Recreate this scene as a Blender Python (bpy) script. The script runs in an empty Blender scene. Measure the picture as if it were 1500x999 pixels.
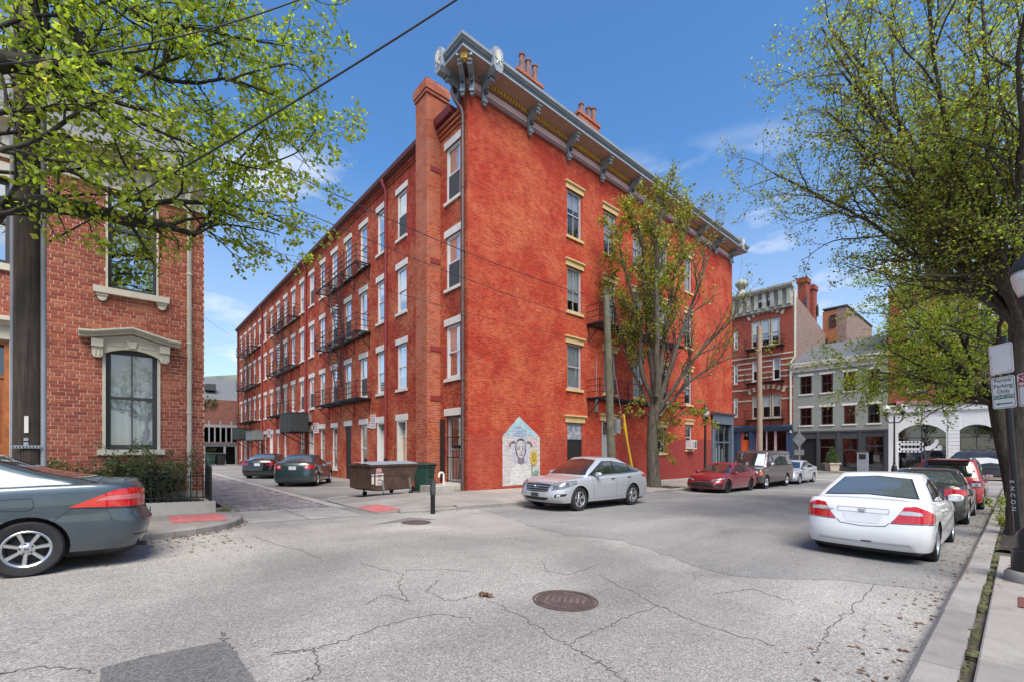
import bpy, bmesh, math, random
import numpy as np
from mathutils import Vector, Matrix
from mathutils.bvhtree import BVHTree
random.seed(7)
sc = bpy.context.scene
COL = sc.collection
R = math.radians
# ---------------------------------------------------------------- camera
# world axes: x runs along the street (away to the right), y across it (towards the brick corner building), z up; the camera is at z = 0
TH = math.atan2(740, 650)
cam = bpy.data.cameras.new("camera")
cam.lens = 650 / 1500 * 36
cam.sensor_width = 36
cam.shift_y = 157.5 / 1500
cam.clip_start = 0.05
cam.clip_end = 3000
co = bpy.data.objects.new("camera", cam)
COL.objects.link(co)
co.location = (0, 0, 0)
co.rotation_euler = (R(90), 0, -(math.pi / 2 - TH))
sc.camera = co
# ---------------------------------------------------------------- sky, sun, exposure
SUN_EL, SUN_AZ = R(56), math.atan2(-0.87, -0.49)      # direction towards the sun, measured from +x
w = bpy.data.worlds.new("World")
sc.world = w
w.use_nodes = True
nt = w.node_tree
for n in list(nt.nodes):
    nt.nodes.remove(n)
def wn(t, **k):
    n = nt.nodes.new(t)
    for a, b in k.items():
        setattr(n, a, b)
    return n
sky = wn('ShaderNodeTexSky', sky_type='NISHITA', sun_disc=False)
sky.sun_elevation = SUN_EL
sky.sun_rotation = math.pi / 2 - SUN_AZ
sky.altitude = 200
sky.air_density = 1.0
sky.dust_density = 0.6
sky.ozone_density = 2.5
tc = wn('ShaderNodeTexCoord')
mp = wn('ShaderNodeMapping')
mp.inputs['Scale'].default_value = (1, 1, 2.6)
mp.inputs['Location'].default_value = (5.3, 1.1, 0.2)
nz = wn('ShaderNodeTexNoise')
nz.inputs['Scale'].default_value = 3.4
nz.inputs['Detail'].default_value = 9
nz.inputs['Roughness'].default_value = 0.52
cr = wn('ShaderNodeValToRGB')
cr.color_ramp.elements[0].position = 0.53
cr.color_ramp.elements[0].color = (0, 0, 0, 1)
cr.color_ramp.elements[1].position = 0.66
cr.color_ramp.elements[1].color = (1, 1, 1, 1)
sep = wn('ShaderNodeSeparateXYZ')
el = wn('ShaderNodeMapRange')
el.inputs['From Min'].default_value = 0.55
el.inputs['From Max'].default_value = 0.46
mul = wn('ShaderNodeMath', operation='MULTIPLY')
mul2 = wn('ShaderNodeMath', operation='MULTIPLY')
mul2.inputs[1].default_value = 0.95
mix = wn('ShaderNodeMixRGB')
mix.inputs['Color2'].default_value = (4.6, 4.7, 4.9, 1)
hs = wn('ShaderNodeHueSaturation')
hs.inputs['Saturation'].default_value = 1.22
hs.inputs['Value'].default_value = 1.0
bg = wn('ShaderNodeBackground')
bg.inputs['Strength'].default_value = 0.13
wo = wn('ShaderNodeOutputWorld')
L = nt.links.new
L(tc.outputs['Generated'], mp.inputs['Vector'])
L(mp.outputs['Vector'], nz.inputs['Vector'])
L(nz.outputs['Fac'], cr.inputs['Fac'])
L(tc.outputs['Generated'], sep.inputs['Vector'])
L(sep.outputs['Z'], el.inputs['Value'])
L(cr.outputs['Color'], mul.inputs[0])
L(el.outputs['Result'], mul.inputs[1])
L(mul.outputs[0], mul2.inputs[0])
L(mul2.outputs[0], mix.inputs['Fac'])
L(sky.outputs['Color'], hs.inputs['Color'])
hz = wn('ShaderNodeMixRGB')                       # pale haze towards the horizon, all round
hz.inputs['Color2'].default_value = (3.0, 3.0, 3.05, 1)
hr = wn('ShaderNodeMapRange')
hr.inputs['From Min'].default_value = 0.52
hr.inputs['From Max'].default_value = 0.20
hr.inputs['To Max'].default_value = 0.36
L(sep.outputs['Z'], hr.inputs['Value'])
L(hr.outputs['Result'], hz.inputs['Fac'])
L(hs.outputs['Color'], hz.inputs['Color1'])
L(hz.outputs['Color'], mix.inputs['Color1'])
L(mix.outputs['Color'], bg.inputs['Color'])
L(bg.outputs[0], wo.inputs['Surface'])
sl = bpy.data.lights.new("sun", 'SUN')
sl.energy = 3.1
sl.angle = R(38)
sl.color = (1.0, 0.935, 0.84)
so = bpy.data.objects.new("sun", sl)
COL.objects.link(so)
so.location = (-20, -30, 40)
_sd = Vector((math.cos(SUN_EL) * math.cos(SUN_AZ), math.cos(SUN_EL) * math.sin(SUN_AZ), math.sin(SUN_EL)))
so.rotation_euler = _sd.to_track_quat('Z', 'Y').to_euler()
sc.view_settings.view_transform = 'Standard'
sc.view_settings.look = 'None'
sc.view_settings.exposure = 0.9
sc.view_settings.gamma = 1
sc.render.engine = 'CYCLES'
sc.cycles.max_bounces = 6
sc.cycles.transparent_max_bounces = 12
sc.cycles.caustics_reflective = False
sc.cycles.caustics_refractive = False

# ---------------------------------------------------------------- helpers
def G(s):                                   # road surface height along the street
    return -float(np.interp(s, [-60, -15, -10, 0, 10, 24, 40, 60, 100], [0.6, 1.05, 1.22, 1.54, 1.88, 2.12, 2.2, 2.16, 2.0]))
KERB = 0.13
def SW(s, n=11.0):                          # pavement surface on the building side
    return G(s) + KERB + max(0, n - 11.0) * 0.018
S2 = (math.sin(TH), math.cos(TH))
def pix(px, py, n=None, s=None, Z=None):    # photo pixel -> world point on the plane y = n, x = s or at depth Z
    u = (px - 750) / 650.
    sx, cx = S2
    if n is not None:
        Z = n / (sx - cx * u)
        # y = -X*cx + Z*sx
    elif s is not None:
        Z = s / (u * sx + cx)
    X = u * Z
    return Vector((X * sx + Z * cx, -X * cx + Z * sx, (657 - py) / 650. * Z))

def setp(o, label=None, cat=None, group=None, kind=None):
    if label: o['label'] = label
    if cat: o['category'] = cat
    if group: o['group'] = group
    if kind: o['kind'] = kind
    return o
def thing(name, loc, label, cat, group=None, rz=0, local=False, kind=None):
    o = bpy.data.objects.new(name, None)
    o.empty_display_size = 0.3
    COL.objects.link(o)
    o.location = loc
    o.rotation_euler = (0, 0, rz)
    if local: LOCAL.add(o.name)
    ROOTLOC[o.name] = Vector(loc)
    return setp(o, label, cat, group, kind)
LOCAL = set()
ROOTLOC = {}
def root_of(o):
    while o.parent: o = o.parent
    return o
def copy_tree(o, parent=None):
    c = o.copy()
    COL.objects.link(c)
    if parent is not None: c.parent = parent
    for ch in list(o.children): copy_tree(ch, c)
    return c

def PN(n0):                                 # facade plane facing the street (-y): u = x, d = outwards
    return lambda u, d, z: (u, n0 - d, z)
def PS(s0):                                 # facade plane facing -x: u = y, d = outwards
    return lambda u, d, z: (s0 - d, u, z)
def PE(s0):                                 # facing +x
    return lambda u, d, z: (s0 + d, u, z)
def PB(n0):                                 # facing +y
    return lambda u, d, z: (u, n0 + d, z)
PW = lambda x, y, z: (x, y, z)

class MB:
    def __init__(self):
        self.v = []; self.f = []; self.m = []
    def add(self, vs, fs, m=0):
        b = len(self.v)
        self.v.extend([tuple(p) for p in vs])
        for f in fs:
            self.f.append(tuple(b + i for i in f)); self.m.append(m)
    def box(self, P, a0, a1, b0, b1, c0, c1, m=0):
        vs = [P(a, b, c) for c in (c0, c1) for b in (b0, b1) for a in (a0, a1)]
        self.add(vs, [(0, 2, 3, 1), (4, 5, 7, 6), (0, 1, 5, 4), (2, 6, 7, 3), (0, 4, 6, 2), (1, 3, 7, 5)], m)
    def quad(self, a, b, c, d, m=0):
        self.add([a, b, c, d], [(0, 1, 2, 3)], m)
    def bar(self, p, q, w, h=None, m=0):    # rectangular bar between two points
        h = h or w
        p, q = Vector(p), Vector(q)
        d = (q - p)
        if d.length < 1e-6: return
        d.normalize()
        up = Vector((0, 0, 1)) if abs(d.z) < 0.95 else Vector((1, 0, 0))
        x = d.cross(up).normalized(); y = x.cross(d).normalized()
        vs = []
        for c in (p, q):
            for sx, sy in ((-1, -1), (1, -1), (1, 1), (-1, 1)):
                vs.append(c + x * (sx * w / 2) + y * (sy * h / 2))
        self.add(vs, [(0, 1, 2, 3), (7, 6, 5, 4), (0, 4, 5, 1), (1, 5, 6, 2), (2, 6, 7, 3), (3, 7, 4, 0)], m)
    def tube(self, pts, rad, n=6, m=0, cap=True):
        pts = [Vector(p) for p in pts]
        if not hasattr(rad, '__len__'): rad = [rad] * len(pts)
        b = len(self.v); ref = None
        for i, p in enumerate(pts):
            d = (pts[min(i + 1, len(pts) - 1)] - pts[max(i - 1, 0)])
            if d.length < 1e-9: d = Vector((0, 0, 1))
            d.normalize()
            if ref is None:
                up = Vector((0, 0, 1)) if abs(d.z) < 0.9 else Vector((1, 0, 0))
                ref = d.cross(up).normalized()
            else:
                ref = (ref - d * ref.dot(d))
                if ref.length < 1e-6: ref = d.orthogonal()
                ref.normalize()
            y = d.cross(ref)
            for k in range(n):
                a = 2 * math.pi * k / n
                self.v.append(tuple(p + (ref * math.cos(a) + y * math.sin(a)) * rad[i]))
        for i in range(len(pts) - 1):
            for k in range(n):
                k2 = (k + 1) % n
                self.f.append((b + i * n + k, b + i * n + k2, b + (i + 1) * n + k2, b + (i + 1) * n + k)); self.m.append(m)
        if cap:
            self.f.append(tuple(b + k for k in range(n))[::-1]); self.m.append(m)
            e = b + (len(pts) - 1) * n
            self.f.append(tuple(e + k for k in range(n))); self.m.append(m)
    def lathe(self, prof, c=(0, 0, 0), n=20, axis='z', m=0, P=None, cap=True):   # prof [(r, h)]
        b = len(self.v)
        for r, h in prof:
            for k in range(n):
                a = 2 * math.pi * k / n
                x, y = r * math.cos(a), r * math.sin(a)
                if axis == 'z': p = (c[0] + x, c[1] + y, c[2] + h)
                elif axis == 'y': p = (c[0] + x, c[1] + h, c[2] + y)
                else: p = (c[0] + h, c[1] + x, c[2] + y)
                self.v.append(p)
        for i in range(len(prof) - 1):
            for k in range(n):
                k2 = (k + 1) % n
                self.f.append((b + i * n + k, b + i * n + k2, b + (i + 1) * n + k2, b + (i + 1) * n + k)); self.m.append(m)
        if cap:
            if prof[0][0] > 1e-4: self.f.append(tuple(b + k for k in range(n))[::-1]); self.m.append(m)
            if prof[-1][0] > 1e-4:
                e = b + (len(prof) - 1) * n
                self.f.append(tuple(e + k for k in range(n))); self.m.append(m)
    def prism(self, poly, P, d0, d1, m=0):  # polygon (u, z) extruded through d on a plane map
        n = len(poly)
        vs = [P(u, d0, z) for u, z in poly] + [P(u, d1, z) for u, z in poly]
        fs = [tuple(range(n)), tuple(range(2 * n - 1, n - 1, -1))]
        fs += [(i, n + i, n + (i + 1) % n, (i + 1) % n) for i in range(n)]
        self.add(vs, fs, m)
    def profile(self, prof, P, u0, u1, m=0):  # closed (d, z) section run along u
        n = len(prof)
        vs = [P(u0, d, z) for d, z in prof] + [P(u1, d, z) for d, z in prof]
        fs = [tuple(range(n)), tuple(range(2 * n - 1, n - 1, -1))]
        fs += [(i, n + i, n + (i + 1) % n, (i + 1) % n) for i in range(n)]
        self.add(vs, fs, m)
    def grid(self, rows, m=0, closed=False):
        b = len(self.v); nr = len(rows); nc = len(rows[0])
        for r in rows: self.v.extend([tuple(p) for p in r])
        for i in range(nr - 1):
            for j in range(nc - 1 + (1 if closed else 0)):
                j2 = (j + 1) % nc
                self.f.append((b + i * nc + j, b + i * nc + j2, b + (i + 1) * nc + j2, b + (i + 1) * nc + j)); self.m.append(m)
    def build(self, name, mats, parent=None, smooth=False, label=None, cat=None, group=None, kind=None, recalc=True, angle=None, weld=False):
        if not isinstance(mats, (list, tuple)): mats = [mats]
        vs = self.v
        if parent is not None:
            r = root_of(parent)
            if r.name not in LOCAL:
                L0 = ROOTLOC.get(r.name, Vector((0, 0, 0)))
                vs = (np.array(vs) - np.array(L0)).tolist() if len(vs) else []
            off = Vector((0, 0, 0))
        me = bpy.data.meshes.new(name)
        me.from_pydata(vs, [], self.f)
        for mt in mats: me.materials.append(mt)
        if len(mats) > 1: me.polygons.foreach_set('material_index', self.m)
        if recalc or weld:
            bm = bmesh.new(); bm.from_mesh(me)
            if weld: bmesh.ops.remove_doubles(bm, verts=bm.verts, dist=0.0005)
            if recalc: bmesh.ops.recalc_face_normals(bm, faces=bm.faces)
            bm.to_mesh(me); bm.free()
        if smooth:
            me.polygons.foreach_set('use_smooth', [True] * len(me.polygons))
            if angle: me.set_sharp_from_angle(angle=R(angle))
        me.update()
        o = bpy.data.objects.new(name, me)
        COL.objects.link(o)
        if parent is not None: o.parent = parent
        return setp(o, label, cat, group, kind)
def tbuild(mb, name, mats, label, cat, group=None, **k):   # a thing that is one mesh
    return mb.build(name, mats, None, label=label, cat=cat, group=group, **k)

def wall(mb, P, u0, u1, z0, z1, ops, reveal=0.15, m=0, mr=None):
    """wall sheet with openings (ua, ub, za, zb) and their reveals"""
    us = sorted({u0, u1, *[x for o in ops for x in o[:2]]})
    zs = sorted({z0, z1, *[x for o in ops for x in o[2:4]]})
    us = [u for u in us if u0 - 1e-6 <= u <= u1 + 1e-6]; zs = [z for z in zs if z0 - 1e-6 <= z <= z1 + 1e-6]
    idx = {}
    def V(u, z, d=0.0):
        k = (round(u, 5), round(z, 5), round(d, 5))
        if k not in idx:
            idx[k] = len(mb.v); mb.v.append(P(u, d, z))
        return idx[k]
    for i in range(len(us) - 1):
        for j in range(len(zs) - 1):
            uc, zc = (us[i] + us[i + 1]) / 2, (zs[j] + zs[j + 1]) / 2
            if any(o[0] < uc < o[1] and o[2] < zc < o[3] for o in ops): continue
            mb.f.append((V(us[i], zs[j]), V(us[i + 1], zs[j]), V(us[i + 1], zs[j + 1]), V(us[i], zs[j + 1]))); mb.m.append(m)
    mr = m if mr is None else mr
    for a, b, c, d in [o[:4] for o in ops]:
        for (p, q) in (((a, c), (a, d)), ((a, d), (b, d)), ((b, d), (b, c)), ((b, c), (a, c))):
            mb.f.append((V(*p), V(*q), V(q[0], q[1], -reveal), V(p[0], p[1], -reveal))); mb.m.append(mr)
# ---------------------------------------------------------------- materials
MATS = {}
class NB:
    def __init__(self, name):
        self.mat = bpy.data.materials.new(name); self.mat.use_nodes = True
        self.t = self.mat.node_tree
        self.bsdf = self.t.nodes['Principled BSDF']; self.out = self.t.nodes['Material Output']
        MATS[name] = self.mat
    def n(self, t, ins=None, **k):
        x = self.t.nodes.new(t)
        for a, b in k.items(): setattr(x, a, b)
        for a, b in (ins or {}).items(): self.s(x, a, b)
        return x
    def s(self, node, key, val):
        if hasattr(val, 'is_linked') or isinstance(val, bpy.types.NodeSocket): self.t.links.new(val, node.inputs[key])
        else:
            i = node.inputs[key]
            if isinstance(val, (tuple, list)) and len(val) == 3 and i.type == 'RGBA': val = (*val, 1)
            i.default_value = val
    def noise(self, vec, scale, detail=4, rough=0.55, dist=0):
        return self.n('ShaderNodeTexNoise', {'Vector': vec, 'Scale': scale, 'Detail': detail, 'Roughness': rough, 'Distortion': dist}).outputs['Fac']
    def ramp(self, fac, stops):
        r = self.n('ShaderNodeValToRGB', {'Fac': fac})
        e = r.color_ramp.elements
        while len(e) < len(stops): e.new(0.5)
        for x, (p, c) in zip(e, stops):
            x.position = p
            x.color = (c, c, c, 1) if not isinstance(c, (tuple, list)) else (*c[:3], 1)
        return r.outputs['Color']
    def mix(self, fac, a, b, mode='MIX'):
        m = self.n('ShaderNodeMixRGB', {'Fac': fac, 'Color1': a, 'Color2': b}, blend_type=mode)
        return m.outputs['Color']
    def math(self, op, a, b=0.0, clamp=False):
        m = self.n('ShaderNodeMath', {0: a, 1: b}, operation=op, use_clamp=clamp)
        return m.outputs[0]
    def bump(self, h, strength=0.3, dist=0.01, normal=None):
        b = self.n('ShaderNodeBump', {'Height': h, 'Strength': strength, 'Distance': dist})
        if normal is not None: self.s(b, 'Normal', normal)
        return b.outputs['Normal']
    def pos(self): return self.n('ShaderNodeNewGeometry').outputs['Position']
    def obj(self): return self.n('ShaderNodeTexCoord').outputs['Object']
    def p(self, **k):
        for a, b in k.items(): self.s(self.bsdf, a.replace('_', ' '), b)
        return self.mat

def mat(name, c, rough=0.6, metal=0.0, var=0.12, vs=3.0, bump=0.0, bs=60.0, coat=0.0, spec=0.5, grime=0.0, world=False):
    if name in MATS: return MATS[name]
    b = NB(name)
    vec = b.pos() if world else b.obj()
    col = (*c, 1)
    if var > 0:
        nz = b.noise(vec, vs, 5, 0.6)
        lo = tuple(max(0, x * (1 - var * 1.6)) for x in c); hi = tuple(min(1, x * (1 + var * 1.6)) for x in c)
        col = b.ramp(nz, [(0.25, lo), (0.75, hi)])
    if grime > 0:
        g = b.noise(vec, vs * 2.7, 6, 0.7)
        gf = b.ramp(g, [(0.5, 0.0), (0.72, 1.0)])
        gf = b.math('MULTIPLY', gf, grime)
        col = b.mix(gf, col, tuple(x * 0.35 + 0.012 for x in c))
    b.p(Base_Color=col, Roughness=rough, Metallic=metal, Coat_Weight=coat, Coat_Roughness=0.04)
    b.s(b.bsdf, 'Specular IOR Level', spec)
    if bump > 0:
        b.p(Normal=b.bump(b.noise(vec, bs, 4), bump, 0.01))
    return b.mat

def wallcoord(b):
    """(distance along the wall, height) for walls facing either axis"""
    g = b.n('ShaderNodeNewGeometry')
    sp = b.n('ShaderNodeSeparateXYZ', {'Vector': g.outputs['Position']})
    sn = b.n('ShaderNodeSeparateXYZ', {'Vector': g.outputs['True Normal']})
    ax = b.math('ABSOLUTE', sn.outputs['X'])
    side = b.math('GREATER_THAN', ax, 0.6)
    mx = b.n('ShaderNodeMix', {'Factor': side, 2: sp.outputs['X'], 3: sp.outputs['Y']})
    cb = b.n('ShaderNodeCombineXYZ', {'X': mx.outputs[0], 'Y': sp.outputs['Z'], 'Z': 0.0})
    return cb.outputs['Vector'], g.outputs['Position'], sp

def brickmat(name, c1, c2, mortar, worn=None, worn_amt=0.5, bw=0.215, bh=0.075, ms=0.007, band=None, dark=0.35, soft=0.6):
    b = NB(name)
    vec, pos, sp = wallcoord(b)
    jit = b.n('ShaderNodeTexNoise', {'Vector': vec, 'Scale': 9.0, 'Detail': 2.0}).outputs['Color']
    jv = b.n('ShaderNodeVectorMath', {0: jit, 1: (0.5, 0.5, 0.5)}, operation='SUBTRACT')
    js = b.n('ShaderNodeVectorMath', {0: jv.outputs[0], 'Scale': 0.018}, operation='SCALE')
    va = b.n('ShaderNodeVectorMath', {0: vec, 1: js.outputs[0]}, operation='ADD').outputs[0]
    bt = b.n('ShaderNodeTexBrick', {'Vector': va, 'Color1': (0, 0, 0, 1), 'Color2': (1, 1, 1, 1), 'Mortar': (0.5, 0.5, 0.5, 1), 'Scale': 1.0,
             'Mortar Size': ms, 'Mortar Smooth': 0.25, 'Bias': 0.0, 'Brick Width': bw, 'Row Height': bh})
    each = bt.outputs['Color']; mf = bt.outputs['Fac']
    col = b.mix(each, c1, c2)
    big = b.noise(pos, 0.55, 6, 0.62, 0.4)
    mid = b.noise(pos, 3.6, 7, 0.72)
    if worn is not None:
        wf = b.ramp(b.math('ADD', b.math('MULTIPLY', big, 0.6), b.math('MULTIPLY', mid, 0.4)), [(0.44, 0.0), (0.60, 1.0)])
        wf2 = b.math('MULTIPLY', wf, worn_amt)
        ef = b.math('MULTIPLY', wf2, b.math('ADD', b.math('MULTIPLY', each, 0.9), 0.25), True)
        col = b.mix(ef, col, worn)
        mcol = b.mix(wf, tuple(0.72 * x + 0.28 * y for x, y in zip(c1, mortar)), mortar)
    else:
        mcol = mortar
    df = b.ramp(b.noise(pos, 0.9, 7, 0.7), [(0.52, 0.0), (0.75, 1.0)])
    df = b.math('MULTIPLY', df, dark)
    # vertical streaks of grime
    sv = b.n('ShaderNodeMapping', {'Vector': pos, 'Scale': (2.2, 2.2, 0.16)}).outputs[0]
    st = b.math('MULTIPLY', b.ramp(b.noise(sv, 1.0, 5, 0.6), [(0.55, 0.0), (0.78, 1.0)]), dark * 0.9)
    df = b.math('MAXIMUM', df, st)
    col = b.mix(df, col, tuple(x * 0.45 for x in c1))
    if band is not None:
        zlim, bc = band
        rag = b.math('ADD', sp.outputs['Z'], b.math('MULTIPLY', b.math('SUBTRACT', mid, 0.5), 0.03))
        bf = b.math('MULTIPLY', b.math('LESS_THAN', rag, zlim), b.math('MULTIPLY', b.ramp(mid, [(0.30, 0.72), (0.62, 0.97)]), b.n('ShaderNodeMapRange', {'Value': sp.outputs['X'], 'From Min': 23.6, 'From Max': 24.4, 'To Min': 0.42, 'To Max': 1.0}).outputs[0]))
        col = b.mix(bf, col, bc); mcol = b.mix(bf, mcol, tuple(x * 0.8 for x in bc))
    fc = b.mix(b.math('MULTIPLY', mf, soft + 0.4, True), col, mcol)
    fine = b.noise(pos, 40, 3)
    fc = b.mix(0.55, fc, b.mix(fine, (0.15, 0.15, 0.15), (0.85, 0.85, 0.85)), 'OVERLAY')
    h = b.math('ADD', b.math('MULTIPLY', mf, -1.0), b.math('MULTIPLY', fine, 0.35))
    b.p(Base_Color=fc, Roughness=0.9, Normal=b.bump(h, 0.6, 0.012)); b.s(b.bsdf, 'Specular IOR Level', 0.25)
    return b.mat

M_BIG = brickmat('red_painted_brick', (0.21, 0.014, 0.008), (0.46, 0.048, 0.022), (0.58, 0.29, 0.18), worn=(0.56, 0.17, 0.055), worn_amt=0.75, dark=0.5, ms=0.009,
                 band=None)
M_BIGN = brickmat('red_painted_brick_street_side', (0.29, 0.020, 0.011), (0.48, 0.042, 0.020), (0.56, 0.20, 0.11), worn=(0.56, 0.125, 0.04), worn_amt=0.75, dark=0.32, ms=0.010,
                  band=(0.62, (0.27, 0.045, 0.042)))
M_CHIM = brickmat('old_chimney_brick', (0.27, 0.04, 0.02), (0.52, 0.13, 0.05), (0.50, 0.36, 0.25), worn=(0.42, 0.045, 0.022), worn_amt=0.7, dark=0.5, ms=0.011)
M_GREYB = brickmat('grey_brown_brick', (0.20, 0.125, 0.10), (0.34, 0.24, 0.20), (0.36, 0.31, 0.27), worn=(0.30, 0.16, 0.12), dark=0.3)
M_REDB = brickmat('dark_red_brick', (0.23, 0.04, 0.026), (0.33, 0.07, 0.042), (0.30, 0.15, 0.11), dark=0.4)
M_OLDB = brickmat('rough_dark_brick', (0.16, 0.05, 0.035), (0.27, 0.10, 0.07), (0.24, 0.17, 0.14), dark=0.5)
M_SAGE = brickmat('sage_painted_brick', (0.255, 0.265, 0.235), (0.28, 0.29, 0.255), (0.235, 0.245, 0.215), dark=0.12, soft=0.5)
M_HOUSE_MORTAR = mat('house_mortar', (0.64, 0.48, 0.38), 0.95, var=0.2, vs=4, bump=0.5, bs=120, world=True)

def island_brick(name, stops, rough=0.85, rotcol=0.25):
    b = NB(name)
    isl = b.n('ShaderNodeNewGeometry').outputs['Random Per Island']
    rnd = b.n('ShaderNodeObjectInfo').outputs['Random']
    x = b.math('FRACT', b.math('ADD', isl, rnd))
    r = b.n('ShaderNodeValToRGB', {'Fac': x})
    e = r.color_ramp.elements
    while len(e) < len(stops): e.new(0.5)
    for q, (p, c) in zip(e, stops): q.position = p; q.color = (*c, 1)
    pos = b.pos()
    fine = b.noise(pos, 45, 5, 0.7)
    big = b.noise(pos, 0.8, 5, 0.65)
    col = b.mix(b.ramp(fine, [(0.35, 0.55), (0.7, 0.0)]), r.outputs['Color'], tuple(c * 0.45 for c in stops[0][1]))
    col = b.mix(b.math('MULTIPLY', b.ramp(big, [(0.48, 0.0), (0.72, 1.0)]), 0.5), col, tuple(c * 0.5 for c in stops[0][1]))
    b.p(Base_Color=col, Roughness=rough, Normal=b.bump(fine, 0.45, 0.006))
    return b.mat
M_HB = island_brick('house_brick', [(0.0, (0.27, 0.055, 0.032)), (0.3, (0.38, 0.09, 0.05)), (0.6, (0.45, 0.125, 0.068)), (0.85, (0.52, 0.18, 0.095)), (1.0, (0.32, 0.07, 0.045))])
M_COB = island_brick('cobble_stone', [(0.0, (0.19, 0.165, 0.165)), (0.35, (0.28, 0.245, 0.245)), (0.65, (0.38, 0.335, 0.33)), (1.0, (0.32, 0.25, 0.24))], 0.75)
M_COBJ = mat('cobble_joint', (0.11, 0.09, 0.075), 0.95, var=0.3, vs=9, bump=0.5)

M_WHITE = mat('white_painted_stone', (0.68, 0.63, 0.56), 0.7, var=0.06, vs=4, grime=0.22, bump=0.15)
M_FRAME = mat('white_window_paint', (0.68, 0.66, 0.63), 0.5, var=0.05, grime=0.12)
M_TAN = mat('tan_painted_stone', (0.60, 0.42, 0.19), 0.7, var=0.07, vs=5, grime=0.12)
M_CREAM = mat('cream_painted_trim', (0.52, 0.48, 0.385), 0.65, var=0.06, vs=4, grime=0.15, bump=0.1)
M_CORN = mat('blue_grey_cornice_paint', (0.27, 0.31, 0.345), 0.55, var=0.1, vs=3, grime=0.25)
M_CORND = mat('dark_cornice_paint', (0.075, 0.085, 0.10), 0.55, var=0.1)
M_PINK = mat('pale_pink_frieze_paint', (0.70, 0.47, 0.45), 0.65, var=0.06, grime=0.12)
M_PINKD = mat('dusty_red_moulding_paint', (0.20, 0.085, 0.08), 0.65, var=0.1)
M_SOFF = mat('soffit_paint', (0.42, 0.30, 0.25), 0.7, var=0.1)
M_YEL = mat('ochre_dentil_paint', (0.72, 0.45, 0.10), 0.6, var=0.1)
M_REDP = mat('red_metal_paint', (0.23, 0.03, 0.03), 0.55, var=0.1, grime=0.2)
M_PIPE = mat('brown_metal_pipe', (0.10, 0.055, 0.048), 0.5, var=0.25, grime=0.3)
M_IRON = mat('black_iron', (0.012, 0.012, 0.013), 0.55, var=0.2, spec=0.4)
M_DARK = mat('dark_interior', (0.018, 0.017, 0.017), 0.9, var=0.2)
M_BLACKP = mat('black_panel', (0.012, 0.012, 0.013), 0.5, var=0.1)
M_WSHEET = mat('white_sheet', (0.80, 0.80, 0.79), 0.8, var=0.05, vs=2)
M_CURT = mat('white_curtain', (0.82, 0.82, 0.81), 0.9, var=0.04, vs=2)
M_SCREEN = mat('insect_screen', (0.055, 0.06, 0.065), 0.7, var=0.1)
M_DKFRAME = mat('charcoal_window_paint', (0.035, 0.038, 0.04), 0.45, var=0.1)
M_GREYDOOR = mat('grey_door_paint', (0.30, 0.31, 0.32), 0.55, var=0.06)
M_WOODDOOR = mat('orange_wood', (0.36, 0.115, 0.028), 0.4, var=0.25, vs=6)
M_STEEL = mat('galvanised_steel', (0.36, 0.37, 0.38), 0.45, metal=0.6, var=0.15)
M_RUBBER = mat('rubber', (0.014, 0.014, 0.015), 0.75, var=0.15, vs=20)
M_TRIM = mat('black_plastic', (0.012, 0.012, 0.013), 0.45, var=0.1)
M_CHROME = mat('chrome', (0.72, 0.73, 0.74), 0.12, metal=1.0, var=0)
M_RIM = mat('silver_alloy', (0.55, 0.55, 0.56), 0.28, metal=0.85, var=0.03)
M_RIMD = mat('dark_alloy', (0.05, 0.05, 0.055), 0.35, metal=0.7, var=0.03)
M_BRAKE = mat('dark_steel', (0.03, 0.03, 0.032), 0.6, metal=0.5, var=0.1)
M_PLATE = mat('number_plate', (0.6, 0.62, 0.66), 0.4, var=0.04)
M_RUST = mat('cast_iron_cover', (0.115, 0.085, 0.075), 0.6, metal=0.3, var=0.25, vs=8, bump=0.2)
def glassmat(name, tint=(0.55, 0.6, 0.6), base=0.10, top=0.85):
    b = NB(name)
    fr = b.n('ShaderNodeLayerWeight', {'Blend': 0.35}).outputs['Fresnel']
    fac = b.math('ADD', b.math('MULTIPLY', fr, top), base, True)
    wob = b.noise(b.pos(), 1.7, 3)
    nrm = b.bump(wob, 0.06, 0.06)
    gl = b.n('ShaderNodeBsdfGlossy', {'Color': (0.92, 0.95, 0.97, 1), 'Roughness': 0.02, 'Normal': nrm})
    tr = b.n('ShaderNodeBsdfTransparent', {'Color': (*tint, 1)})
    mx = b.n('ShaderNodeMixShader', {0: fac, 1: tr.outputs[0], 2: gl.outputs[0]})
    b.t.links.new(mx.outputs[0], b.out.inputs['Surface'])
    return b.mat
M_GLASS = glassmat('window_glass', (0.82, 0.86, 0.86), base=0.10, top=0.6)
M_GLASSD = glassmat('dark_window_glass', (0.4, 0.43, 0.44), 0.10, 0.6)
def carglass(name, c=(0.016, 0.02, 0.021)):
    b = NB(name)
    b.p(Base_Color=(*c, 1), Roughness=0.03, Coat_Weight=1.0, Coat_Roughness=0.015)
    b.s(b.bsdf, 'Specular IOR Level', 0.9)
    return b.mat
M_CGLASS = carglass('tinted_car_glass')
M_CGLASSL = carglass('pale_car_glass', (0.085, 0.10, 0.105))
def lens(name, c, em=0.0, rough=0.08):
    b = NB(name)
    v = b.n('ShaderNodeTexVoronoi', {'Vector': b.obj(), 'Scale': 42.0}).outputs['Distance']
    b.p(Base_Color=b.mix(v, tuple(x * 0.7 for x in c), c), Roughness=rough, Coat_Weight=1.0, Coat_Roughness=0.02)
    return b.mat
M_REDL = lens('red_lamp_lens', (0.62, 0.012, 0.014))
M_DREDL = lens('deep_red_lamp_lens', (0.30, 0.006, 0.010))
M_CLRL = lens('clear_lamp_lens', (0.55, 0.56, 0.57))
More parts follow.
